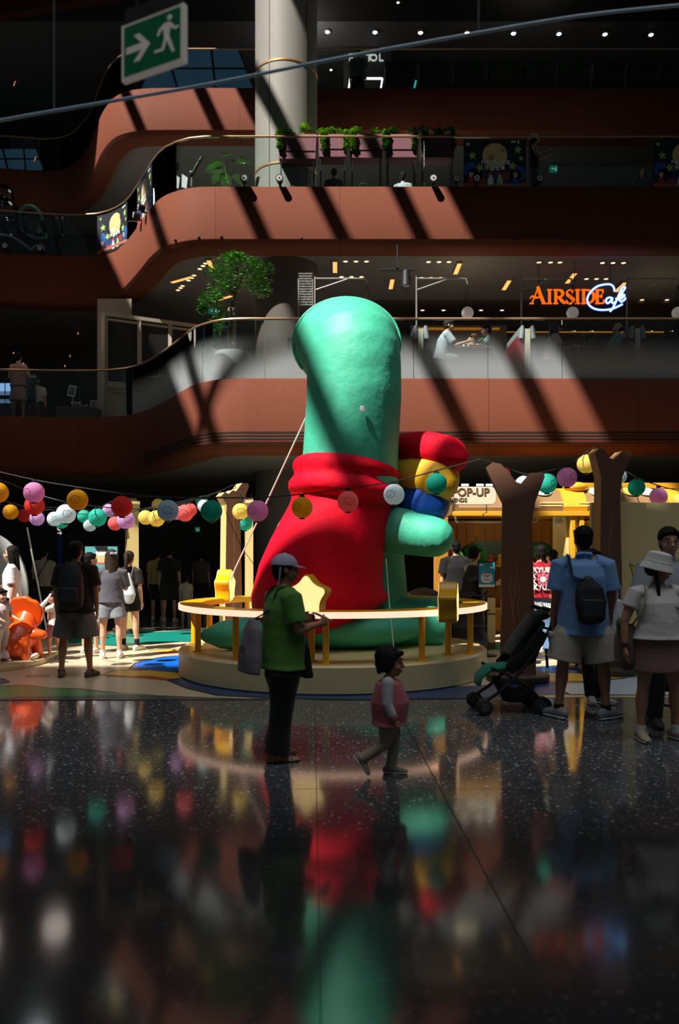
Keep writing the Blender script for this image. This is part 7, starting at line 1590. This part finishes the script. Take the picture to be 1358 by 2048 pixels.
for e in (-1, 1): mb.loft([(e * .14, .0, .36), (e * .25, .02, .34), (e * .34, .0, .33)], [.09, .08, .065], 14, cap='round')
mb.loft([(0, .24, .20), (0, .30, .18)], [.09, .05], 14, cap='round')
mb.build('body', orm, di, remesh=.014, sm=5)
mb = MB(); n = 30; pts = []
for j in range(n):
    a = 2 * PI * j / n; k = 1 + .10 * abs(math.sin(a * 4.5)); pts.append((.25 * k * math.cos(a), .22 * k * math.sin(a)))
mb.prism(pts, .07, Matrix.Translation((0, -.10, .62)) @ Matrix.Rotation(R(-20), 4, 'X')); mb.build('frill', orm, di, bevel=.02)
for x, y, z, tx in ((-.17, -.26, .70, -.09), (.17, -.26, .70, .09)):
    mb = MB(); mb.loft([(x, y, z), (x + tx * .6, y - .06, z + .09), (x + tx, y - .10, z + .17)], [.035, .026, .008], 12, cap='round'); mb.build('horn', hw, di)
for e in (-1, 1):
    mb = MB(); mb.loft([(e * .22, .05, .02), (e * .26, .05, .05)], [(.05, .10), (.04, .08)], 12, cap='round'); mb.build('foot_rest', hw, di)
# stroller
def wheel(mb, c, r, w, ax): 
    ax = Vector(ax).normalized(); mb.loft([c - ax * w / 2, c - ax * w * .3, c + ax * w * .3, c + ax * w / 2], [r * .86, r, r, r * .86], 22)
def stroller(label, loc, rz, seatc, framec):
    o = thing('stroller', label, 'stroller', loc, rz)                       # faces -x, handle at +x
    w = .20
    for sx, r in ((-.33, .075), (.22, .085)):
        for sy in (-1, 1):
            for dy in (-.028, .028):
                mb = MB(); wheel(mb, V3(sx, sy * w + dy, r), r, .026, (0, 1, 0)); wo = mb.build('wheel', k_shoe, o)
                mb = MB(); wheel(mb, V3(sx, sy * w + dy, r), r * .55, .029, (0, 1, 0)); mb.build('hub', mat('hub_grey', (.07, .07, .075), .4), wo)
    for sy in (-1, 1):
        y = sy * .19
        mb = MB(); mb.tube([(-.33, y, .12), (-.18, y, .22), (-.02, y, .36), (.22, y, .66), (.36, y, .93)], .016, 8); mb.build('side_tube', framec, o)
        mb = MB(); mb.tube([(.22, y, .12), (.10, y, .26), (-.12, y, .38), (-.26, y, .44)], .014, 8); mb.build('rear_tube', framec, o)
        mb = MB(); mb.loft([(.36, y, .93), (.33, y, .97), (.24, y * .9, 1.0)], [.022, .022, .02], 10, cap='round'); mb.build('handle', framec, o)
    for a, b in ((.22, .10), (-.33, .12), (.30, .8)):
        mb = MB(); mb.tube([(a, -.19, b), (a, .19, b)], .012); mb.build('cross_tube', framec, o)
    mb = MB(); mb.loft([(-.24, 0, .42), (-.10, 0, .43), (.02, 0, .44)], [(.16, .035), (.17, .04), (.165, .04)], 16, ref=(0, 1, 0), cap='round'); mb.loft([(.0, 0, .44), (.12, 0, .62), (.26, 0, .84)], [(.165, .045), (.17, .045), (.15, .035)], 16, ref=(0, 1, 0), cap='round'); mb.build('seat', seatc, o, remesh=.012, sm=4)
    mb = MB(); mb.loft([(-.26, 0, .41), (-.34, 0, .34), (-.35, 0, .27)], [(.15, .03), (.14, .025), (.13, .02)], 14, ref=(0, 1, 0), cap='round'); mb.build('leg_rest', seatc, o)
    mb = MB(); mb.loft([(.30, 0, .93), (.2, 0, .90), (.05, 0, .72), (-.06, 0, .56)], [(.16, .05), (.17, .055), (.185, .035), (.19, .02)], 16, ref=(0, 1, 0), cap='round'); mb.loft([(-.1, .17, .42), (.1, .18, .55), (.24, .17, .78)], [(.02, .06), (.02, .09), (.02, .05)], 12, ref=(0, 1, 0)); mb.loft([(-.1, -.17, .42), (.1, -.18, .55), (.24, -.17, .78)], [(.02, .06), (.02, .09), (.02, .05)], 12, ref=(0, 1, 0)); mb.build('folded_hood', blackc, o, remesh=.014, sm=3)
    mb = MB(); mb.loft([(-.16, 0, .30), (-.05, 0, .16), (.08, 0, .15), (.16, 0, .26)], [(.15, .04), (.15, .08), (.15, .08), (.14, .04)], 16, ref=(0, 1, 0), cap='round'); mb.build('basket', mat('basket_black', (.014, .014, .015), .8), o, remesh=.014, sm=3)
    mb = MB(); mb.loft([(.26, -.2, .62), (.27, -.2, .44)], [(.014, .004)] * 2, 8); mb.loft([(.27 + .016 * math.cos(a), -.2, .42 + .02 * math.sin(a)) for a in (2 * PI * j / 12 for j in range(13))], [.004] * 13, 6); mb.build('strap', blackc, o)
    return o
teal_s = cloth((24, 120, 100))
stroller('black and teal folding stroller beside the brown tree prop', V3((1022 - CX) * 7.75 / F + .02, 7.75, 0), R(4), teal_s, mat('stroller_black', (.012, .012, .013), .5))
stroller('dark stroller half out of the picture behind the bucket hat woman', V3(3.28, 7.55, 0), R(28), mat('basket_black', (.014, .014, .015), .8), mat('stroller_black', (.012, .012, .013), .5))
hb2 = thing('handle_bag', 'black bag with a yellow toy hooked on the stroller handle', 'bag', V3((1100 - CX) * 7.7 / F, 7.55, .66)); mb = MB(); mb.loft([(0, 0, .24), (0, 0, .08), (.01, 0, -.05)], [(.03, .05), (.06, .08), (.045, .06)], 12, cap='round'); mb.build('bag_body', blackc, hb2); mb = MB(); mb.ball((-.03, -.02, .29), (.035, .03, .03)); mb.ball((.01, -.02, .31), .022); mb.build('yellow_toy', mat('toy_yellow', S((215, 165, 40)), .6), hb2); mb = MB(); mb.tube([(0, 0, .24), (-.01, 0, .33)], .006); mb.build('handle', blackc, hb2)
# white round screen cut by the left edge
mb = MB(); mb.prism([(.62 * math.cos(2 * PI * j / 40), .92 * math.sin(2 * PI * j / 40)) for j in range(40)], .06, Matrix.Translation((0, 0, .92))); o = mb.build('oval_board', mat('board_white', (.6, .62, .6), .5)); o.location = ((-22 - CX) * 12.6 / F, 12.6, .005); tag(o, 'white oval board behind the long haired girl at the left edge', 'board')
mb = MB(); mb.cyl(P(54, 1055, 13.5), P(66, 1118, 13.5) + (P(66, 1118, 13.5) - P(54, 1055, 13.5)) * 2.7, .015, seg=8); o = mb.build('white_pole', mat('white_plastic', (.8, .8, .8), .4)); tag(o, 'thin white slanting pole under the far left lanterns', 'pole')
# unseen point lights added to brighten the shop, café, stall and upper floors
def lamp(name, loc, e, r, c=(1, .75, .45)):
    l = D.lights.new(name, 'POINT'); l.energy = e; l.shadow_soft_size = r; l.color = c; o = D.objects.new(name, l); COL.objects.link(o); o.location = loc
lamp('shop_lamp', (X(1010, 14.2), 14.1, 1.98), 4.5, .12); lamp('shop_lamp', (X(1280, 14.2), 14.1, 1.98), 3, .12)
for x, y, z, e, c in ((3.0, 19.2, 7.3, 13, (1, .75, .45)), (-2.2, 20.2, 7.3, 8, (1, .75, .45)), (8, 20.2, 7.3, 9, (1, .75, .45))): lamp('cafe_lamp', (x, y, z), e, .3, c)
lamp('stall_fill', (-8.2, 18.6, 7.4), 16, .3, (1, .85, .75)); lamp('stall_fill', (-6.7, 19.0, 7.3), 10, .3, (1, .85, .75))  # added fill to lift the dim stall scene
lamp('balcony_fill', (-8.6, 22.9, 12.4), 26, .3, (.9, 1, 1)); lamp('balcony_fill', (1.5, 21.5, 12.2), 16, .3, (1, .85, .7)); lamp('balcony_fill', (5.2, 19.3, 12.4), 14, .3, (1, .9, .8))  # added fill for the sculpture and figures on the middle balcony
lamp('top_floor_fill', (-1, 26, 17.8), 34, .3, (1, .9, .8)); lamp('top_floor_fill', (6, 24.5, 17.6), 14, .3, (1, .9, .8))  # added fill for the dark top floor
# ================================================================ bake text and remeshed shapes into plain meshes
bpy.context.view_layer.update()
dg = bpy.context.evaluated_depsgraph_get()
done = {}
for o in BAKE:
    me = D.meshes.new_from_object(o.evaluated_get(dg)); done[o] = me
for o, me in done.items():
    o.modifiers.clear(); old = o.data; o.data = me; me.name = o.name.split('.')[0]
    for q in me.polygons: q.use_smooth = True
for o in FONTS:
    me = D.meshes.new_from_object(o.evaluated_get(dg))
    if not me.materials: me.materials.append(o.data.materials[0])
    n = o.name; par = o.parent; mbz = o.matrix_basis.copy()
    q = D.objects.new('t', me); COL.objects.link(q); q.matrix_basis = mbz; q.parent = par
    for k in o.keys(): q[k] = o[k]
    D.objects.remove(o, do_unlink=True); q.name = n; me.name = n.split('.')[0]
bpy.context.view_layer.update()
